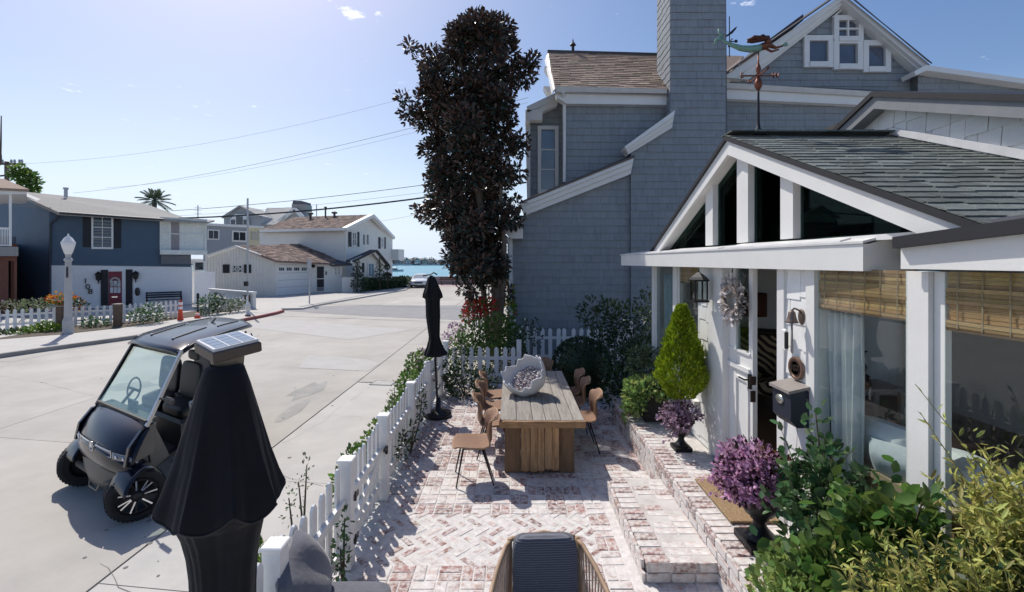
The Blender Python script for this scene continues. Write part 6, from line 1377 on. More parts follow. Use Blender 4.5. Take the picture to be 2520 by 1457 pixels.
for (y, z, lab) in ((3.7, .95, 'wispy flowering stems outside the fence left of the gate post'), (6.6, .85, 'wispy flowering stems outside the fence above the green hedge')):
    bush('wispy_plant', lab, 'plant', [((-1.72, y, z), (.05, .16, .2)), ((-1.72, y + .15, z + .08), (.04, .1, .18)), ((-1.74, y - .12, z - .05), (.04, .1, .15))], 90, .03, LEAF['silver'], base=(-1.72, y, .2))
bush('vine', 'dark leafy vine climbing the inside of the fence beyond the gate', 'vine', [((-1.45, 6.1, .35), (.06, .25, .2)), ((-1.45, 7.4, .5), (.06, .2, .3)), ((-1.45, 6.75, .3), (.06, .15, .2))], 330, .055, LEAF['dark'], base=(-1.46, 6.7, .02))
bush('vine', 'sparse vine at the foot of the fence near the gate hinge post', 'vine', [((-1.44, 3.85, .32), (.05, .14, .2)), ((-1.44, 3.95, .55), (.04, .08, .12))], 130, .05, LEAF['rose'], base=(-1.45, 3.9, .02))
bush('corner_shrub', 'dark green shrub in the patio corner behind the umbrella base', 'shrub', [((-1.0, 9.5, .32), (.40, .35, .32)), ((-1.28, 9.7, .5), (.16, .25, .45)), ((-.6, 9.8, .26), (.3, .3, .24)), ((-1.1, 10.0, .8), (.12, .2, .3))], 1300, .075, LEAF['dark'], aspect=.55, base=(-1.0, 9.7, 0))
bush('rose_bush', 'dark climbing rose growing over the join of the two back fences', 'rose bush', [((.1, 11.2, .75), (.22, .25, .4)), ((.3, 11.3, 1.1), (.16, .2, .3)), ((.15, 10.9, .4), (.28, .3, .35)), ((.62, 11.6, 1.0), (.12, .15, .4))], 700, .08, LEAF['dark'], flower=LEAF['whitef'], nf=25, base=(.3, 11.1, 0))
bush('street_shrub', 'rounded green shrub between the magnolia and the low fence', 'shrub', [((-.95, 12.0, .85), (.5, .5, .5)), ((-.35, 12.1, 1.0), (.5, .5, .45)), ((-1.25, 11.6, .6), (.4, .4, .4)), ((0, 12, .7), (.35, .4, .5)), ((-.6, 11.5, .5), (.6, .4, .4))], 3200, .09, LEAF['mid'], aspect=.5, base=(-.6, 11.9, 0))
bush('red_shrub', 'scarlet leaved shrub under the magnolia trunk', 'shrub', [((-.95, 12.6, 1.55), (.35, .3, .22)), ((-.7, 12.6, 1.6), (.3, .3, .2)), ((-1.15, 12.5, 1.35), (.25, .25, .15))], 420, .09, LEAF['mid'], aspect=.5, flower=LEAF['red'], nf=330, fs=.10, base=(-.9, 12.6, 0))
bush('pink_shrub', 'small pinkish shrub at the street edge of the planting', 'shrub', [((-1.5, 12.2, .95), (.2, .25, .25)), ((-1.65, 11.3, .8), (.12, .2, .25))], 300, .08, LEAF['mauve'], base=(-1.5, 12.1, 0))
bush('yellow_shrub', 'yellow green shrub with red flowers at the corner of the grey house', 'shrub', [((-.12, 13.3, 1.35), (.22, .25, .35)), ((-.1, 13.4, 1.9), (.15, .2, .35)), ((-.15, 13.2, .8), (.25, .25, .4))], 700, .10, LEAF['lime'], flower=LEAF['red'], nf=60, fs=.1, base=(-.12, 13.3, 0))
# ------------------------------------------------------------------ magnolia tree
tr = thing('magnolia_tree', 'tall dark magnolia tree standing between the street and the grey house', 'tree', (-.55, 13.1, 0))
def TP(zx, zy, dy=0): return at(951.6 + zx / 1.849, zy / 1.849, 13.1 + dy)
rows = [(95, 280, 560), (150, 240, 600), (220, 130, 630), (290, 130, 660), (360, 150, 600), (430, 140, 600), (480, 90, 590), (540, 120, 590), (610, 150, 590), (680, 150, 600), (750, 150, 590), (820, 160, 580), (890, 170, 560), (960, 170, 580), (1020, 200, 560), (1080, 250, 500), (1140, 300, 520), (1200, 320, 520)]
clp = []
for zy, a, b in rows:
    n = 5; zy = 128 + (zy - 95) * .985
    for k in range(n):
        zx = a + 40 + (b - a - 80) * (k + random.uniform(.1, .9)) / n; w_ = (b - a) * .5; dep = math.sqrt(max(.05, 1 - ((zx - (a + b) / 2) / (w_ + 1)) ** 2)) * 1.45
        p = TP(zx, zy + random.uniform(-25, 25), random.uniform(-dep, dep) * .8); r = random.uniform(.34, .52); clp.append((tuple(p), (r, r, r * .85)))
for zx, zy, r in ((105, 215, .22), (75, 450, .2), (95, 520, .25), (660, 275, .24), (610, 640, .22), (625, 680, .2), (590, 790, .26), (590, 930, .22), (580, 1000, .28), (150, 960, .2), (330, 1250, .22), (340, 1180, .24), (510, 1240, .26), (420, 1260, .2), (500, 118, .22), (410, 112, .2), (320, 140, .22), (400, 1330, .25), (470, 1290, .28), (350, 1310, .2), (545, 1330, .22), (440, 1180, .3), (520, 1160, .28), (500, 1100, .3), (410, 1120, .28), (290, 1150, .22)):
    p = TP(zx, zy, random.uniform(-.5, .5)); clp.append((tuple(p), (r, r, r)))
p_, d_2 = blob_pts(clp, 34000, .35); inst('crown', leaf_mesh('crown', p_, d_2, .155, LEAF['magnolia'], .42, jit=.6, up=.2), tr, None, True)
tk = MB(); tk.tube([(-.52, 13.1, 0), tuple(TP(505, 1330)), tuple(TP(480, 1150)), tuple(TP(430, 950)), tuple(TP(400, 760)), tuple(TP(370, 560)), tuple(TP(360, 300))], [.2, .17, .14, .12, .10, .07, .03], 10)
tk.tube([(-.6, 13.15, 0), tuple(TP(440, 1320, .1)), tuple(TP(400, 1200, .3)), tuple(TP(330, 1000, .5)), tuple(TP(260, 800, .5))], [.1, .08, .07, .05, .03], 8)
tk.tube([(-.45, 13.0, 0), tuple(TP(530, 1280, -.1)), tuple(TP(535, 1120, -.3)), tuple(TP(520, 900, -.3)), tuple(TP(520, 640, -.2))], [.1, .09, .07, .05, .03], 8)
tk.build('trunk', BARK, tr, True)
for zx0, zy0, zx1, zy1, dy in ((430, 950, 230, 900, .5), (410, 800, 560, 700, -.6), (395, 720, 240, 580, -.5), (385, 640, 560, 480, .6), (375, 560, 200, 380, .4), (370, 450, 560, 260, -.4), (365, 400, 300, 180, .3), (480, 1150, 340, 1180, -.3)):
    a, b = TP(zx0, zy0), TP(zx1, zy1, dy); MB().tube([a, (a + b) / 2 + Vector((0, 0, .12)), b], [.06, .045, .02], 6).build('limb', BARK, tr, True)
# ------------------------------------------------------------------ dining table, chairs and bowl
TW = M('weathered_plank', (.29, .265, .235), .8, var=.3, scale=5, stretch=(7, .5, 7), isl=.16, bump=.5, bscale=12, col2=(.20, .165, .135), thr=(.5, .72))
TW2 = M('warm_raw_wood', (.44, .275, .14), .75, var=.32, scale=5, stretch=(5, 5, .6), isl=.2, bump=.5, bscale=10, col2=(.19, .10, .05), thr=(.5, .7))
TW3 = M('table_edge_wood', (.33, .19, .09), .75, var=.3, scale=6, stretch=(.7, 4, 4), isl=.15, bump=.5, bscale=12)
tb = thing('dining_table', 'long rustic plank dining table on heavy wooden slab legs', 'table', (.385, 7.25, 0))
xs = [-.16, .06, .27, .44, .64, .80, .94]
for i in range(6):
    y0 = 5.93 + random.uniform(-.012, .012); y1 = 8.62 + random.uniform(-.02, .02)
    MB().box(((xs[i] + xs[i + 1]) / 2, (y0 + y1) / 2, .715 + random.uniform(-.003, .003)), (xs[i + 1] - xs[i] - .005, y1 - y0, .085), bev=.008).build('plank', TW, tb)
e_ = MB()
n_seg = 18
for k in range(n_seg):
    x = -.165 + 1.11 * k / n_seg; e_.box((x + 1.11 / n_seg / 2, 5.905 + random.uniform(-.004, .004), .712 + .002 * math.sin(k * 1.3)), (1.11 / n_seg + .003, .035, .083 + .003 * math.sin(k * .9)), bev=.0)
e_.build('edge_board', TW3, tb)
def pedestal(y, front):
    for x0, x1, dy in ((-.10, .12, 0), (.12, .24, .05), (.24, .34, .07), (.34, .43, .055), (.43, .53, .08), (.53, .62, .05), (.62, .83, 0)):
        b = .0 if dy == 0 else random.uniform(.0, .06); dy *= front
        tm = TW2 if dy else M('dark_raw_wood', (.20, .125, .07), .8, var=.35, scale=4, stretch=(4, 4, .6), isl=.15, bump=.5, bscale=10, col2=(.13, .08, .05), thr=(.5, .7))
        m = MB().box(((x0 + x1) / 2, y - dy / 2, (.672 + b) / 2), (x1 - x0 - .006, .2 + dy, .672 - b), bev=.012 if not dy else .03); m.build('leg_plank', tm, tb)
pedestal(6.2, 1); pedestal(8.25, 1)
MB().box((.37, 7.22, .6), (.16, 1.9, .12)).build('stretcher', TW2, tb)
RAT = M('woven_rattan', (.25, .14, .085), .65, var=.3, scale=60, bump=.8, bscale=160, stretch=(1, 1, 1))
RATD = M('rattan_edge', (.36, .22, .13), .6, var=.2, scale=30)
def make_chair(label):
    t = thing('dining_chair', label, 'chair', (0, 0, 0), 0, 'rattan chairs around the dining table')
    prof = [(-.25, .44), (-.21, .462), (-.05, .448), (.10, .435), (.185, .45), (.225, .50), (.228, .58), (.222, .66), (.235, .74), (.265, .80), (.30, .835)]
    wid = [.185, .205, .225, .225, .205, .175, .155, .165, .195, .215, .19]
    def P(k, v):
        a = int(min(k, len(prof) - 2)); f = k - a; f2 = f * f * (3 - 2 * f) * .4 + f * .6
        y = prof[a][0] + (prof[a + 1][0] - prof[a][0]) * f2; z = prof[a][1] + (prof[a + 1][1] - prof[a][1]) * f2; w = wid[a] + (wid[a + 1] - wid[a]) * f2
        s = v * 2 - 1; back = max(0, min(1, (k - 3.5) / 2.5)); top = max(0, (k - 8.5) / 1.5); fr = max(0, 1 - k / 1.5)
        return (s * w * (1 - .12 * top * abs(s) ** 3), y - .055 * back * s * s * (1 - .5 * top) + .03 * fr * s ** 4, z + (1 - back) * .02 * s * s - .05 * top * s ** 4)
    MB().slab(lambda u, v: P(u * 4.5, v), 12, 10, .016).build('seat', RAT, t, True, world=False)
    MB().slab(lambda u, v: P(4.5 + u * 5.5, v), 16, 10, .016).build('backrest', RAT, t, True, world=False)
    pts = [P(k * .5, 0) for k in range(21)] + [P(10, v / 8) for v in range(1, 8)] + [P(10 - k * .5, 1) for k in range(21)] + [P(0, 1 - v / 6) for v in range(1, 7)]
    MB().tube(pts, .012, 6).build('rim', RATD, t, True, world=False)
    for sx in (-1, 1):
        MB().tube([(sx * .16, -.13, .44), (sx * .215, -.215, 0)], [.012, .009], 8).build('leg', BLACK, t, True, world=False)
        MB().tube([(sx * .16, .10, .43), (sx * .205, .235, 0)], [.012, .009], 8).build('leg', BLACK, t, True, world=False)
    MB().tube([(-.16, -.13, .435), (-.16, .10, .425), (.16, .10, .425), (.16, -.13, .435), (-.16, -.13, .435)], .009, 6).build('seat_frame', BLACK, t, world=False)
    return t
ch0 = make_chair('rattan dining chair pulled out and turned sideways at the near left corner')
def setc(o, x, y, rz, label=None, s=1):
    o.matrix_basis = Matrix.Translation((x, y, .004)) @ Matrix.Rotation(rz, 4, 'Z') @ Matrix.Scale(s, 4)
    if label: o['label'] = label
setc(ch0, -.50, 5.93, R(-82), None, 1.04)
spots = [(-.26, 6.72, 92, 'rattan dining chair second from the near end on the fence side'), (-.27, 7.42, 88, 'rattan dining chair third along on the fence side'), (-.26, 8.06, 93, 'rattan dining chair farthest along on the fence side'),
         (1.03, 6.9, -88, 'rattan dining chair nearest the camera on the porch side'), (.99, 7.68, -92, 'rattan dining chair in the middle of the porch side'), (.98, 8.25, -88, 'rattan dining chair farthest along on the porch side'),
         (.62, 8.98, 3, 'rattan dining chair at the far head of the table')]
for x, y, a, lab in spots:
    o = dup(ch0, (0, 0, 0)); setc(o, x, y, R(a), lab, 1.04)
bw = thing('shell_bowl', 'huge white ragged edged clam bowl tilted on the table', 'bowl', (.28, 7.22, .757))
BWM = M('bowl_white', (.66, .65, .65), .8, var=.1, scale=5, bump=.5, bscale=14, stretch=(1, 1, 1), col2=(.50, .46, .38), thr=(.55, .75))
tilt = Matrix.Translation((.03, .02, .075)) @ Matrix.Rotation(R(30), 4, 'X') @ Matrix.Rotation(R(-24), 4, 'Y')
def bowlP(u, v, r=1):
    t = v * 6.2832; rim = 1 + .10 * math.sin(t * 2 + 1) + .09 * math.sin(t * 5 + .6) + .06 * math.sin(t * 11) + .04 * math.sin(t * 17 + 2)
    z = (.02 + .34 * (u ** 1.7)) * (1 + (rim - 1) * u * 1.2); rr = (.11 + .22 * math.sin(min(1, u * 1.15) * math.pi / 2)) * (1 + .03 * math.sin(t * 9) * u)
    return Vector((rr * math.cos(t), rr * math.sin(t), z))
MB().slab(lambda u, v: tilt @ bowlP(u, v), 14, 64, .014).lathe([(0, .01), (.11, .01), (.12, .03)], n=24).build('bowl', BWM, bw, True, world=False)
fl = MB(); fl.lathe([(0, .2), (.24, .2)], n=20); fl.xf(tilt); fl.build('filling', M('shell_mix_pale', (.45, .42, .43), .8, var=.3, scale=30), bw, world=False)
cols = [M('shell_pale', (.58, .55, .55), .6, isl=.2), M('shell_purple', (.10, .05, .075), .6, isl=.3), M('shell_mauve', (.26, .19, .22), .6, isl=.3)]
for k in range(150):
    a = random.random() * 6.283; r_ = .22 * math.sqrt(random.random()); p = tilt @ Vector((r_ * math.cos(a), r_ * math.sin(a), .21 + random.uniform(0, .03)))
    s_ = random.uniform(.012, .026); MB().ball((0, 0, 0), (s_, s_ * random.uniform(.4, .8), s_ * .35), 7, 5).xf(Matrix.Translation(p) @ Matrix.Rotation(random.random() * 6, 4, 'Z') @ Matrix.Rotation(random.gauss(0, .6), 4, 'X')).build('shell', random.choice(cols), bw, True, world=False)

# ------------------------------------------------------------------ umbrellas
UF = M('black_umbrella_cloth', (.010, .010, .012), .85, var=.3, scale=5, bump=.3, bscale=25, sheen=.08, spec=.2)
def canopy(t, c, prof, lobes=8, amp=.10, ph=0):
    def wob(a, z): return 1 + amp * math.cos(lobes * a + ph) + .03 * math.cos(3 * a + z * 5) + .035 * math.sin(19 * a + z * 9)
    m = MB().lathe(prof, c, 96, wob=wob); return m
s = 1.9 / K
un = thing('patio_umbrella', 'closed black patio umbrella with a solar cap in the left foreground', 'umbrella', (-1.19, 1.9, 0))
zf = lambda py: H - (py - 645) * s
prof = [(w_ * s, zf(y)) for w_, y in ((28, 897), (40, 903), (54, 950), (76, 1035), (99, 1120), (119, 1180), (134, 1214), (134, 1221), (120, 1230), (98, 1262), (84, 1300), (74, 1350), (69, 1400), (67, 1457), (66, 1560), (58, 1600), (40, 1602))]
def wob_n(a, z):
    lo = max(0, min(1, (zf(960) - z) / .4)); below = max(0, min(1, (zf(1214) - z) / .06))
    return 1 + (.03 + .05 * lo) * math.cos(8 * a) * (1 - .3 * below) + .03 * lo * math.cos(3 * a + 2) + .018 * math.sin(19 * a + z * 9) + .01 * math.sin(31 * a)
def canP(v, a):
    k = v * (len(prof) - 1); q = int(min(k, len(prof) - 2)); f = k - q; r0 = prof[q][0] * (1 - f) + prof[q + 1][0] * f; z = prof[q][1] * (1 - f) + prof[q + 1][1] * f
    lo = max(0, min(1, (zf(930) - z) / .45)); bl = max(0, min(1, (zf(1221) - z) / .05)); fold = abs(math.sin(4 * a + .5 + .25 * math.sin(a * 2 + 1))) ** .75
    r_ = r0 * (1.06 - .20 * lo * fold * (1 - .55 * bl) + .025 * lo * math.sin(3 * a + 2) + .012 * math.sin(15 * a + z * 4 + 2 * math.sin(a)) * lo + .008 * math.sin(23 * a - z * 3) * lo)
    hemz = max(0, 1 - abs(z - zf(1221)) / .075); return Vector((-1.19 + r_ * math.cos(a), 1.9 + r_ * math.sin(a), z - .05 * hemz * fold + .012 * hemz * math.sin(5 * a)))
MB().grid(lambda u, v: canP(v, u * 6.28319), 200, 64).build('canopy', UF, un, True)
MB().tube([canP(.93, k * .10472) + Vector((canP(.93, k * .10472).x + 1.19, canP(.93, k * .10472).y - 1.9, 0)) * .03 for k in range(61)], .006, 5).build('tie_strap', UF, un, True)
hem = MB()
pts = []
for k in range(121):
    a = k / 120 * 6.2832; q_ = canP(7 / 16, a); pts.append((q_.x + (q_.x + 1.19) * .006, q_.y + (q_.y - 1.9) * .006, q_.z))
hem.tube(pts, .0035, 5); hem.build('hem', M('umbrella_hem', (.02, .02, .022), .7), un, True)
MB().tube([(-1.19, 1.9, .05), (-1.19, 1.9, zf(900))], .019, 10).build('pole', BLACK, un, True); MB().lathe([(.26, 0), (.26, .05), (.24, .07), (.04, .08), (.03, .3), (0, .3)], (-1.19, 1.9, .002), 28).build('base', BLACK, un, True)
cx, cy = -1.205, 1.95; BRZ = M('bronze_plastic', (.10, .075, .06), .5, .1, var=.15)
MB().lathe([(.052, 0), (.058, .02), (.064, .05), (.066, .066), (0, .066)], (cx + .008, cy - .02, zf(905)), 28).build('neck', M('neck_bronze', (.22, .18, .14), .45, .3), un, True)
rmz = Matrix.Translation((cx, cy, zf(880) + .033)) @ Matrix.Rotation(R(9), 4, 'X') @ Matrix.Rotation(R(-38), 4, 'Z')
MB().box((0, 0, 0), (.20, .185, .046), bev=.006).xf(rmz).build('solar_housing', BRZ, un)
sp = MB().box((0, 0, .029), (.186, .170, .012)).xf(rmz).build('solar_panel', M('solar_white_grid', (.55, .56, .58), .3), un)
for i in range(4):
    for j in range(3): MB().box((-.066 + i * .044, -.052 + j * .052, .034), (.039, .046, .004)).xf(rmz).build('solar_cell', M('solar_cell', (.17, .23, .30), .12, var=.15, scale=60, spec=.9), sp)
uf = thing('patio_umbrella', 'closed black patio umbrella standing in the far left patio corner', 'umbrella', (-1.36, 8.35, 0)); s2 = 8.35 / K; zg = lambda py: H - (py - 645) * s2
def wob_f(a, z): return 1 + .13 * math.cos(6 * a) + .05 * math.sin(13 * a + z * 6)
def leanx(z): return -.115 * (z - .3) / 2.2 * .9
m = MB().lathe([(.02, zg(678)), (.06, zg(684)), (.10, zg(700)), (.155, zg(722)), (.165, zg(732)), (.12, zg(736)), (.115, zg(745)), (.115, zg(780)), (.10, zg(805)), (.088, zg(828)), (.10, zg(838)), (.14, zg(855)), (.185, zg(868)), (.19, zg(874)), (.12, zg(876))], (0, 0, 0), 72, wob=wob_f)
m.v = [(x - 1.36 + leanx(z), y + 8.35, z) for x, y, z in m.v]; m.build('canopy', UF, uf, True)
MB().tube([(-1.36 + leanx(.05), 8.35, .05), (-1.36 + leanx(2.56), 8.35, 2.56)], .02, 8).build('pole', BLACK, uf, True)
MB().tube([(-1.62, 8.35, zg(679)), (-1.50, 8.35, zg(676)), (-1.42, 8.33, zg(671)), (-1.36, 8.35, zg(676))], .013, 6).build('finial', BLACK, uf, True)
MB().lathe([(.24, 0), (.24, .05), (.2, .08), (.05, .10), (.04, .34), (0, .34)], (-1.34, 8.35, .003), 28).build('base', BLACK, uf, True)
# ------------------------------------------------------------------ rope armchairs
ROPE = M('pale_rope', (.50, .38, .29), .85, var=.25, scale=30); CANE = M('cane_frame', (.40, .27, .17), .6, var=.25, scale=12)
CUSH = bpy.data.materials.new('striped_grey_cushion'); CUSH.use_nodes = True; N = CUSH.node_tree.nodes; L = CUSH.node_tree.links
wv_ = N.new('ShaderNodeTexWave'); wv_.bands_direction = 'Z'; wv_.inputs['Scale'].default_value = 22; wv_.inputs['Distortion'].default_value = 1.2; wv_.inputs['Detail'].default_value = 2; wv_.inputs['Detail Scale'].default_value = .6
tq = N.new('ShaderNodeTexCoord'); L.new(tq.outputs['Object'], wv_.inputs['Vector']); cr = N.new('ShaderNodeValToRGB'); cr.color_ramp.elements[0].color = (.07, .074, .09, 1); cr.color_ramp.elements[1].color = (.15, .155, .185, 1)
L.new(wv_.outputs['Fac'], cr.inputs[0]); L.new(cr.outputs[0], N['Principled BSDF'].inputs['Base Color']); N['Principled BSDF'].inputs['Roughness'].default_value = .95
bp_ = N.new('ShaderNodeBump'); bp_.inputs['Strength'].default_value = .7; bp_.inputs['Distance'].default_value = .01; L.new(wv_.outputs['Fac'], bp_.inputs['Height']); L.new(bp_.outputs[0], N['Principled BSDF'].inputs['Normal'])
GRY = M('charcoal_cushion', (.12, .123, .145), .95, var=.2, scale=14, bump=.5, bscale=40, sheen=.3)
def soft(w_, d_, h_, pw=5):
    m = MB()
    m.ball((0, 0, 0), 1, 40, 20)
    def q(x): return math.copysign(abs(x) ** (2 / pw), x)
    m.v = [(q(x) * w_ / 2 * (1 + .012 * math.sin(z * 40)), q(y) * d_ / 2, q(z) * h_ / 2 * (1 - .05 * (abs(x) > .9))) for x, y, z in m.v]; return m
def armchair(label, cushmat):
    t = thing('rope_armchair', label, 'armchair', (0, 0, 0), 0, None)
    for s in (-1, 1):
        top = [(s * .225, .06, .84), (s * .27, .0, .82), (s * .33, -.15, .76), (s * .37, -.3, .71), (s * .40, -.55, .64)]
        MB().tube(top, .016, 8).build('arm_rail', CANE, t, True, world=False)
        MB().tube([(s * .24, .05, .85), (s * .245, .02, .5), (s * .27, .05, .02)], [.018, .022, .018], 8).build('leg', CANE, t, True, world=False)
        MB().tube([(s * .40, -.55, .64), (s * .36, -.58, .3), (s * .3, -.6, .0)], .018, 8).build('leg', CANE, t, True, world=False)
        MB().tube([(s * .27, .04, .30), (s * .31, -.6, .32)], .018, 8).build('side_rail', CANE, t, True, world=False)
        rp = MB()
        def tp(f):
            k = f * (len(top) - 1); a = int(min(k, len(top) - 2)); return Vector(top[a]).lerp(Vector(top[a + 1]), k - a)
        for k in range(32):
            f = k / 31; b = Vector((s * .27, .04, .30)).lerp(Vector((s * .31, -.6, .32)), min(1, max(0, f + (.09 if k % 2 else -.09)))); rp.tube([tp(f), b], .0055, 5)
        rp.build('arm_ropes', ROPE, t, world=False)
    MB().tube([(-.225, .06, .84), (0, .085, .865), (.225, .06, .84)], .017, 8).build('top_rail', CANE, t, True, world=False)
    MB().tube([(-.27, .04, .30), (0, .06, .3), (.27, .04, .30)], .017, 8).tube([(-.31, -.6, .32), (.31, -.6, .32)], .017, 8).build('seat_rail', CANE, t, True, world=False)
    rp = MB()
    for k in range(22): x = -.23 + .46 * k / 21; rp.tube([(x, .065 + .02 * (1 - (x / .23) ** 2), .85), (x * 1.1 + (.03 if k % 2 else -.03), .05, .31)], .0045, 5)
    rp.build('back_ropes', ROPE, t, world=False)
    m = soft(.45, .13, .50, 7).xf(Matrix.Translation((0, -.05, .66)) @ Matrix.Rotation(R(-10), 4, 'X')); bc = m.build('back_cushion', cushmat, t, True, world=False)
    mm = Matrix.Translation((0, -.05, .66)) @ Matrix.Rotation(R(-10), 4, 'X')
    MB().tube([mm @ Vector((x, -.045, .225 - .02 * abs(x / .2) ** 4)) for x in [(-.2 + .4 * k / 12) for k in range(13)]], .006, 6).build('piping', M('white_piping', (.6, .62, .66), .7), bc, True, world=False)
    soft(.52, .55, .12).xf(Matrix.Translation((0, -.3, .39))).build('seat_cushion', GRY, t, True, world=False)
    return t
a1 = armchair('rope sided armchair with a grey striped cushion at the bottom centre', CUSH); a1.matrix_basis = Matrix.Translation((.225, 3.2, .0)) @ Matrix.Rotation(R(2), 4, 'Z')
a2 = thing('lounge_seat', 'low lounge seat with charcoal cushions beside the picket fence', 'lounge seat', (-1.42, 3.12, 0), R(90))
MB().box((0, -.25, .22), (.60, .56, .14), bev=.02).build('seat_base', CANE, a2, world=False)
for sx in (-.26, .26):
    for y in (-.48, -.02): MB().box((sx, y, .075), (.06, .06, .15)).build('leg', CANE, a2, world=False)
soft(.60, .60, .16, 6).xf(Matrix.Translation((0, -.25, .37))).build('seat_cushion', GRY, a2, True, world=False)
pl_ = MB()
for sgn in (1, -1): pl_.grid(lambda u, v: ((u - .5) * .52 * (1 - .07 * (1 - (2 * v - 1) ** 2)) * (1 - .14 * abs(2 * v - 1) ** 5), sgn * .10 * (max(0, 1 - (2 * u - 1) ** 2) * max(0, 1 - (2 * v - 1) ** 2)) ** .45 + .012 * math.sin(u * 9 + v * 5), (v - .5) * .52 * (1 - .07 * (1 - (2 * u - 1) ** 2)) * (1 - .14 * abs(2 * u - 1) ** 5)), 18, 18)
pl_.xf(Matrix.Translation((.0, -.02, .65)) @ Matrix.Rotation(R(-24), 4, 'X') @ Matrix.Rotation(R(-20), 4, 'Y')); pl_.build('pillow', M('charcoal_pillow', (.13, .133, .155), .95, var=.2, scale=10, bump=.4, bscale=30, sheen=.3), a2, True, world=False)

# ------------------------------------------------------------------ golf cart (buggy)
O_ = Vector((-4.765, 5.417, .002)); A_x = Vector((1.44, -.89, 0)); B_y = Vector((-.10, .995, 0))
ct_ = thing('golf_cart', 'dark navy four wheeled golf cart with a glossy roof parked in the street', 'golf cart', O_)
def cm(m, frm=0):
    m.v = m.v[:frm] + [tuple(O_ + A_x * x + B_y * y + Vector((0, 0, z))) for x, y, z in m.v[frm:]]; return m
NP = M('navy_metallic_paint', (.007, .009, .018), .22, 0, var=.05, coat=.3, spec=.3); BP = M('black_plastic', (.014, .014, .016), .5, var=.1); GP = M('grey_bumper', (.10, .10, .095), .45, .2, var=.1)
TY = M('cart_tyre', (.016, .016, .018), .85, var=.2, bump=.4, bscale=60)
def hood(u, v):
    s = v * 2 - 1; e = abs(s); y = .22 - u * .44 + .16 * e ** 2.5 * u; z = .965 - .06 * u - .17 * u ** 3 - .05 * e ** 4 - .10 * u * e ** 2; return (s * (.47 + .02 * math.sin(u * 3)), y, z)
cm(MB().slab(hood, 14, 18, .02)).build('hood', NP, ct_, True)
def nose(u, v):
    s = v * 2 - 1; e = abs(s); a = hood(1, v); return (a[0] * (1 - .10 * u * (e > .5)), a[1] - .02 * math.sin(u * 3.14), a[2] - .20 * u * (1 - .25 * e ** 2))
cm(MB().slab(nose, 5, 18, .02)).build('front_cowl', NP, ct_, True)
def bump(u, v):
    s = v * 2 - 1; e = abs(s); a = nose(1, v); return (s * (.41 - .16 * u), a[1] + .01 + .02 * u - .03 * math.sin(u * 3.1), .605 - .33 * u)
cm(MB().slab(bump, 5, 10, .03)).build('bumper', GP, ct_, True)
cm(MB().box((0, -.16, .27), (.22, .06, .05), bev=.01).tube([(-.10, -.18, .33), (-.06, -.22, .24), (.06, -.22, .24), (.10, -.18, .33)], .015, 6)).build('tow_bar', GP, ct_)
def nz_x(x, z):
    e = abs(x) / .47; return (x, -.232 + .16 * e ** 2.5, z - .05 * e ** 2)
for s in (-1, 1):
    def fend(u, v, s=s):
        t = R(28 + 118 * u); return (s * (.33 + .23 * v), .02 - .315 * math.cos(t) , .27 + .315 * math.sin(t) - .035 * v ** 3)
    cm(MB().slab(fend, 14, 6, .014)).build('fender', NP, ct_, True)
    cm(MB().prism([(s * .455, -.16, .62), (s * .455, .30, .60), (s * .455, .34, .93), (s * .455, .10, .93), (s * .455, -.10, .80)], (s * -.03, 0, 0))).build('side_cowl', NP, ct_)
    hl_ = MB().slab(lambda u, v, s=s: nz_x(s * (.285 + .185 * u), .752 - .075 * v * (1 - .3 * u)), 8, 3, .016); cm(hl_).build('headlight', M('smoked_headlight', (.12, .14, .18), .08, .2, spec=.9), ct_, True)
    for k in (.33, .40): cm(MB().ball(Vector(nz_x(s * k, .715)) + Vector((0, -.008, 0)), (.018, .014, .018), 8, 6)).build('lamp_lens', CHROME, ct_, True)
# grille and badge, following the curve of the nose
def nz_(x, z, off):
    e = abs(x) / .47; return Vector((x, -.225 + .16 * e ** 2.5 - off, z - .05 * e ** 2))
g = MB()
for s in (-1, 1):
    for z in (.757, .692): g.tube([nz_(s * x, z, .008) for x in (.05, .1, .16, .22, .27)], .006, 6)
    g.tube([nz_(s * .27, .757, .008), nz_(s * .27, .692, .008)], .006, 6)
cm(g).build('grille_bar', CHROME, ct_)
g = MB()
for s in (-1, 1):
    for k in range(4):
        x0, x1 = .05 + k * .054, .05 + (k + 1) * .054; g.prism([nz_(s * x0, .695, .004), nz_(s * x1, .695, .004), nz_(s * x1, .755, .004), nz_(s * x0, .755, .004)], (0, .01, 0))
cm(g).build('grille_mesh', M('grille_grey', (.22, .23, .25), .4, .5, var=.4, scale=120), ct_)
bd = MB().lathe([(.054, 0), (.058, .012), (.049, .014), (.046, .005), (0, .004)], n=24).xf(Matrix.Translation((0, -.235, .725)) @ Matrix.Rotation(math.pi / 2, 4, 'X') @ Matrix.Diagonal((.62, 1, 1, 1)))
cm(bd).build('badge', CHROME, ct_, True)
cm(MB().prism([(-.018, -.246, .704), (-.004, -.246, .747), (.008, -.246, .749), (.02, -.246, .71), (.008, -.246, .714), (.004, -.246, .734), (-.006, -.246, .707)], (0, -.004, 0))).build('badge_emblem', CHROME, ct_)
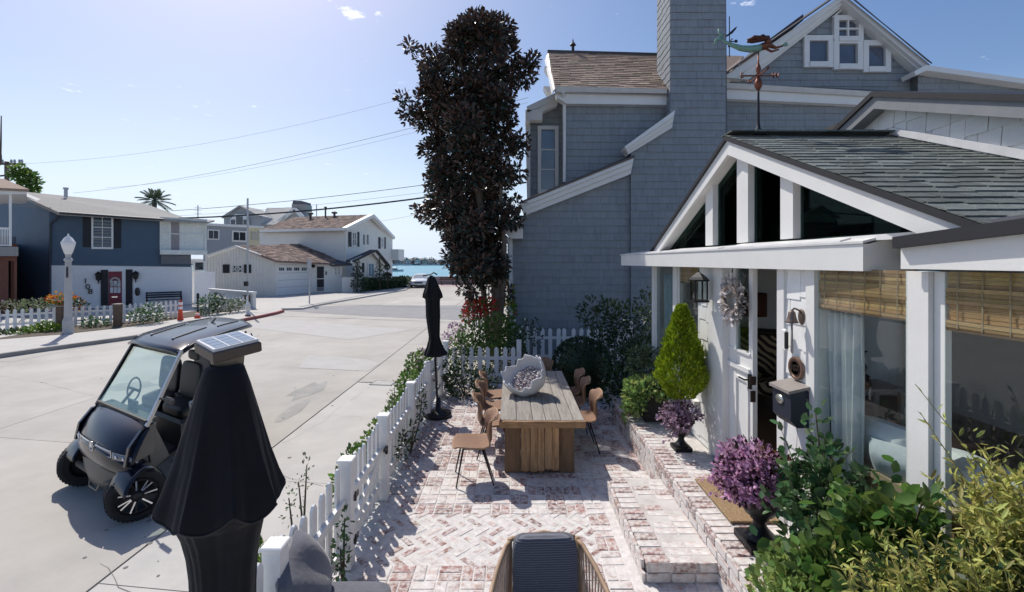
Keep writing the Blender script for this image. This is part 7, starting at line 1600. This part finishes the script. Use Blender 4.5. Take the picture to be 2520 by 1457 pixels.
# windscreen, pillars, roof
WB, WT = [(-.43, .20, .98), (.43, .20, .98)], [(-.40, .84, 1.62), (.40, .84, 1.62)]
cm(MB().prism([WB[0], WB[1], WT[1], WT[0]], (0, .012, .01))).build('windscreen', glass('cart_glass', (.90, .97, .93), 1.5, .22), ct_)
for s, mt in ((-1, BP), (1, M('silver_pillar', (.42, .42, .43), .3, .8))): cm(MB().bar((s * .445, .18, .93), (s * .425, .86, 1.66), .028, .05)).build('pillar', mt, ct_)
cm(MB().bar(WB[0], WB[1], .04, .03).bar(WT[0], WT[1], .05, .06)).build('windscreen_frame', BP, ct_)
cm(MB().box((0, .30, .92), (.84, .26, .08), bev=.02)).build('dashboard', BP, ct_)
def roof(u, v):
    s = v * 2 - 1; e = abs(s); y = .82 + 2.0 * u; return (s * (.50 - .03 * u ** 4 - .02 * (1 - u) ** 6) - .05, y - .10 * (1 - e ** 2) * (1 - u) ** 3 + .07 * (1 - e * e) * u ** 3, 1.71 + .07 * math.sin(u * 2.2) * (1 - .25 * e ** 2) - .055 * e ** 5 - .05 * max(0, .12 - u) / .12)
cm(MB().slab(roof, 22, 18, .03)).build('roof', NP, ct_, True)
for (u0, u1, v) in ((.12, .5, .30), (.12, .5, .70), (.6, .92, .22), (.6, .92, .78)):
    cm(MB().tube([Vector(roof(u0 + (u1 - u0) * k / 8, v)) + Vector((0, 0, .018)) for k in range(9)], .010, 6)).build('roof_rib', BP, ct_, True)
for v in (.02, .98): cm(MB().tube([Vector(roof(.06 + .88 * k / 10, v)) + Vector((0, 0, .02)) for k in range(11)], .014, 6)).build('roof_rail', BP, ct_, True)
for u, v in ((.13, .3), (.13, .7), (.52, .32), (.52, .68), (.1, .03), (.1, .97)): cm(MB().ball(Vector(roof(u, v)) + Vector((0, 0, .022)), (.012, .018, .010), 8, 5)).build('roof_bolt', CHROME, ct_, True)
cm(MB().prism([(-.012, 2.2, 1.80), (.012, 2.2, 1.80), (.004, 2.32, 1.86), (-.004, 2.32, 1.86)], (0, .03, -.02))).build('antenna_fin', BP, ct_)
for s in (-1, 1):
    cm(MB().tube([(s * .44, 2.55, 1.66), (s * .45, 2.35, .8), (s * .42, 2.3, .45)], .02, 8)).build('rear_strut', BP, ct_, True)
    cm(MB().tube([(s * .5, 2.62, 1.62), (s * .5, 2.68, 1.55), (s * .46, 2.66, 1.45)], .012, 6)).build('grab_handle', BP, ct_, True)
# body, floor, seats
cm(MB().box((0, 1.1, .36), (.74, 2.6, .10), bev=.03)).build('floor', BP, ct_)
for s in (-1, 1): cm(MB().prism([(s * .44, .18, .95), (s * .44, .30, .95), (s * .42, .62, .42), (s * .42, .30, .38)], (s * -.03, 0, 0))).build('side_panel', GP, ct_)
cm(MB().box((0, 1.95, .62), (.82, 1.0, .40), bev=.06)).build('rear_body', NP, ct_)
for y in (1.25, 2.15):
    for s in (-1, 1):
        cm(soft(.38, .44, .14).xf(Matrix.Translation((s * .2, y - .12, .80)))).build('seat', M('black_vinyl', (.009, .009, .010), .5, bump=.2, bscale=120), ct_, True)
        cm(soft(.36, .13, .52).xf(Matrix.Translation((s * .2, y + .14, 1.10)) @ Matrix.Rotation(R(-10), 4, 'X'))).build('backrest', M('black_vinyl', (.009, .009, .010)), ct_, True)
        cm(soft(.19, .09, .14, 3.5).xf(Matrix.Translation((s * .2, y + .20, 1.45)))).build('headrest', M('black_vinyl', (.009, .009, .010)), ct_, True)
cm(MB().box((0, 1.08, .56), (.82, .44, .36), bev=.04)).build('seat_box', BP, ct_)
sw = MB()
ring = [(-.2 + .15 * math.cos(k * .3927) * .75, .62 + .06 * math.sin(k * .3927), 1.08 + .14 * math.sin(k * .3927)) for k in range(17)]
sw.tube(ring, .013, 6).tube([(-.2, .62, 1.08), (-.2, .40, .95)], .02, 8).bar((-.3, .62, 1.08), (-.1, .62, 1.08), .02, .03); cm(sw).build('steering_wheel', BP, ct_, True)
cm(MB().tube([(.44, .42, 1.18), (.52, .40, 1.20), (.56, .40, 1.2)], .012, 6).box((.60, .40, 1.20), (.12, .05, .085), bev=.02)).build('mirror', BP, ct_)
cm(MB().tube([(.43, 1.02, .82), (.45, 1.0, .96), (.45, 1.3, .96), (.44, 1.42, .84)], .014, 8)).build('arm_rail', STEEL, ct_, True)
cm(MB().box((.05, .36, 1.02), (.16, .03, .13), bev=.01)).build('screen', M('screen_dark', (.05, .07, .1), .15), ct_)
def wheel(x, y, lab=None, steer=0):
    d = A_x.normalized(); up = Vector((0, 0, 1)); c = O_ + A_x * x + B_y * y + Vector((0, 0, .268))
    if steer: d = Matrix.Rotation(steer, 3, 'Z') @ d
    f = up.cross(d).normalized(); mw = Matrix((f, up, d)).transposed().to_4x4(); mw.translation = c; sg = 1 if x > 0 else -1
    m = MB().lathe([(.16, -.105), (.225, -.12), (.255, -.11), (.268, -.08), (.27, 0), (.268, .08), (.255, .11), (.225, .12), (.16, .105), (.15, .02)], n=40)
    for k in range(40):
        t = k / 40 * 6.283
        for q in (-1, 1): m.box((math.cos(t) * .267, math.sin(t) * .267, q * .055), (.010, .024, .075), Matrix.Rotation(t, 3, 'Z'))
    w_ = m.xf(mw).build('tyre', TY, None, False); w_.parent = ct_; w_.matrix_parent_inverse = ct_.matrix_basis.inverted(); w_.name = 'wheel'
    rb = MB().lathe([(.0, sg * .03), (.17, sg * .03), (.175, sg * .08), (.185, sg * .13), (.19, sg * .135), (.19, sg * .1)], n=32).xf(mw).build('rim', M('rim_black', (.015, .015, .016), .3, .5), w_, True)
    for k in range(7):
        for q in (-1, 1):
            t = k / 7 * 6.283 + q * .15; a = Vector((math.cos(t - q * .10) * .045, math.sin(t - q * .10) * .045, sg * .09)); b = Vector((math.cos(t) * .172, math.sin(t) * .172, sg * .115))
            MB().bar(a, b, .014, .014, (0, 0, 1)).xf(mw).build('spoke', CHROME if (k + (q > 0)) % 3 else M('rim_black', (.015, .015, .016)), w_)
    MB().lathe([(.05, sg * .05), (.05, sg * .10), (.035, sg * .115), (0, sg * .115)], n=16).xf(mw).build('hub', BP, w_, True)
wheel(.45, .02, steer=R(-14)); wheel(-.44, .02, steer=R(-14)); wheel(.45, 1.95); wheel(-.45, 1.95)
cm(MB().tube([(-.48, 0, .29), (.48, 0, .29)], .03, 8).tube([(-.48, 1.95, .29), (.48, 1.95, .29)], .04, 8)).build('axle', BP, ct_)

# ------------------------------------------------------------------ the person walking away by the magnolia
pr = thing('person', 'person in a dark t-shirt and dark shorts walking away past the magnolia', 'person', (-1.85, 20.8, .006), R(4))
def skin(name, verts, edges, rad, mat, par, sub=2):
    me = bpy.data.meshes.new(name); me.from_pydata(verts, edges, []); me.materials.append(mat); o = bpy.data.objects.new(name, me); C.objects.link(o); o.parent = par
    sk = o.modifiers.new('skin', 'SKIN'); lay = me.skin_vertices[0] if me.skin_vertices else None
    if lay is None:
        bpy.context.view_layer.update(); lay = me.skin_vertices[0]
    for i, r_ in enumerate(rad): lay.data[i].radius = r_ if isinstance(r_, tuple) else (r_, r_); lay.data[i].use_root = i == 0
    sk.use_smooth_shade = True; ss = o.modifiers.new('sub', 'SUBSURF'); ss.levels = sub; ss.render_levels = sub; return o
SK = M('skin_tone', (.36, .21, .15), .6, var=.05)
V = [(0, 0, .95), (0, .0, 1.12), (0, .01, 1.32), (0, .0, 1.48), (0, -.0, 1.56), (0, .02, 1.66), (0, .02, 1.74),
     (-.10, 0, .90), (-.11, .08, .50), (-.11, -.04, .09), (-.12, .10, .04), (.10, 0, .90), (.11, -.02, .49), (.11, -.20, .12), (.12, -.09, .05),
     (-.19, .0, 1.43), (-.25, -.04, 1.16), (-.24, .06, .93), (-.23, .10, .83), (.19, 0, 1.43), (.25, .02, 1.16), (.24, .12, .93), (.23, .16, .83)]
Ed = [(0, 1), (1, 2), (2, 3), (3, 4), (4, 5), (5, 6), (0, 7), (7, 8), (8, 9), (9, 10), (0, 11), (11, 12), (12, 13), (13, 14), (3, 15), (15, 16), (16, 17), (17, 18), (3, 19), (19, 20), (20, 21), (21, 22)]
Ra = [(.14, .11), (.13, .10), (.16, .11), (.10, .08), .055, (.075, .09), (.07, .085), .085, .06, .042, (.045, .05), .085, .06, .042, (.045, .05), .06, .042, .034, .04, .06, .042, .034, .04]
skin('body', V, Ed, Ra, SK, pr)
TS = M('dark_tshirt', (.012, .012, .022), .9); skin('t_shirt', [(0, 0, .93), (0, 0, 1.12), (0, .01, 1.32), (0, 0, 1.47), (-.20, 0, 1.42), (-.25, -.03, 1.22), (.20, 0, 1.42), (.25, .01, 1.22)], [(0, 1), (1, 2), (2, 3), (3, 4), (4, 5), (3, 6), (6, 7)], [(.17, .13), (.155, .125), (.18, .13), (.10, .085), .08, .075, .08, .075], TS, pr)
skin('shorts', [(0, 0, .98), (-.10, .0, .88), (-.115, .05, .56), (.10, 0, .88), (.115, -.01, .56)], [(0, 1), (1, 2), (0, 3), (3, 4)], [(.16, .125), .115, .10, .115, .10], M('dark_shorts', (.035, .037, .055), .9), pr)
MB().ball((0, .0, 1.70), (.085, .10, .09), 14, 10).build('hair', M('grey_hair', (.16, .14, .13), .8), pr, True, world=False)
for x, y, z in ((-.12, .1, .03), (.12, -.1, .045)): MB().box((x, y, z), (.10, .27, .075), bev=.025).build('shoe', M('pale_shoe', (.5, .48, .46), .7), pr, world=False)
for x in (-.03, .03): MB().ball((x, .105, 1.68), (.012, .008, .01), 6, 5).build('eye', BLACK, pr, world=False)
MB().ball((0, .115, 1.655), (.014, .02, .022), 6, 5).build('nose', SK, pr, True, world=False)
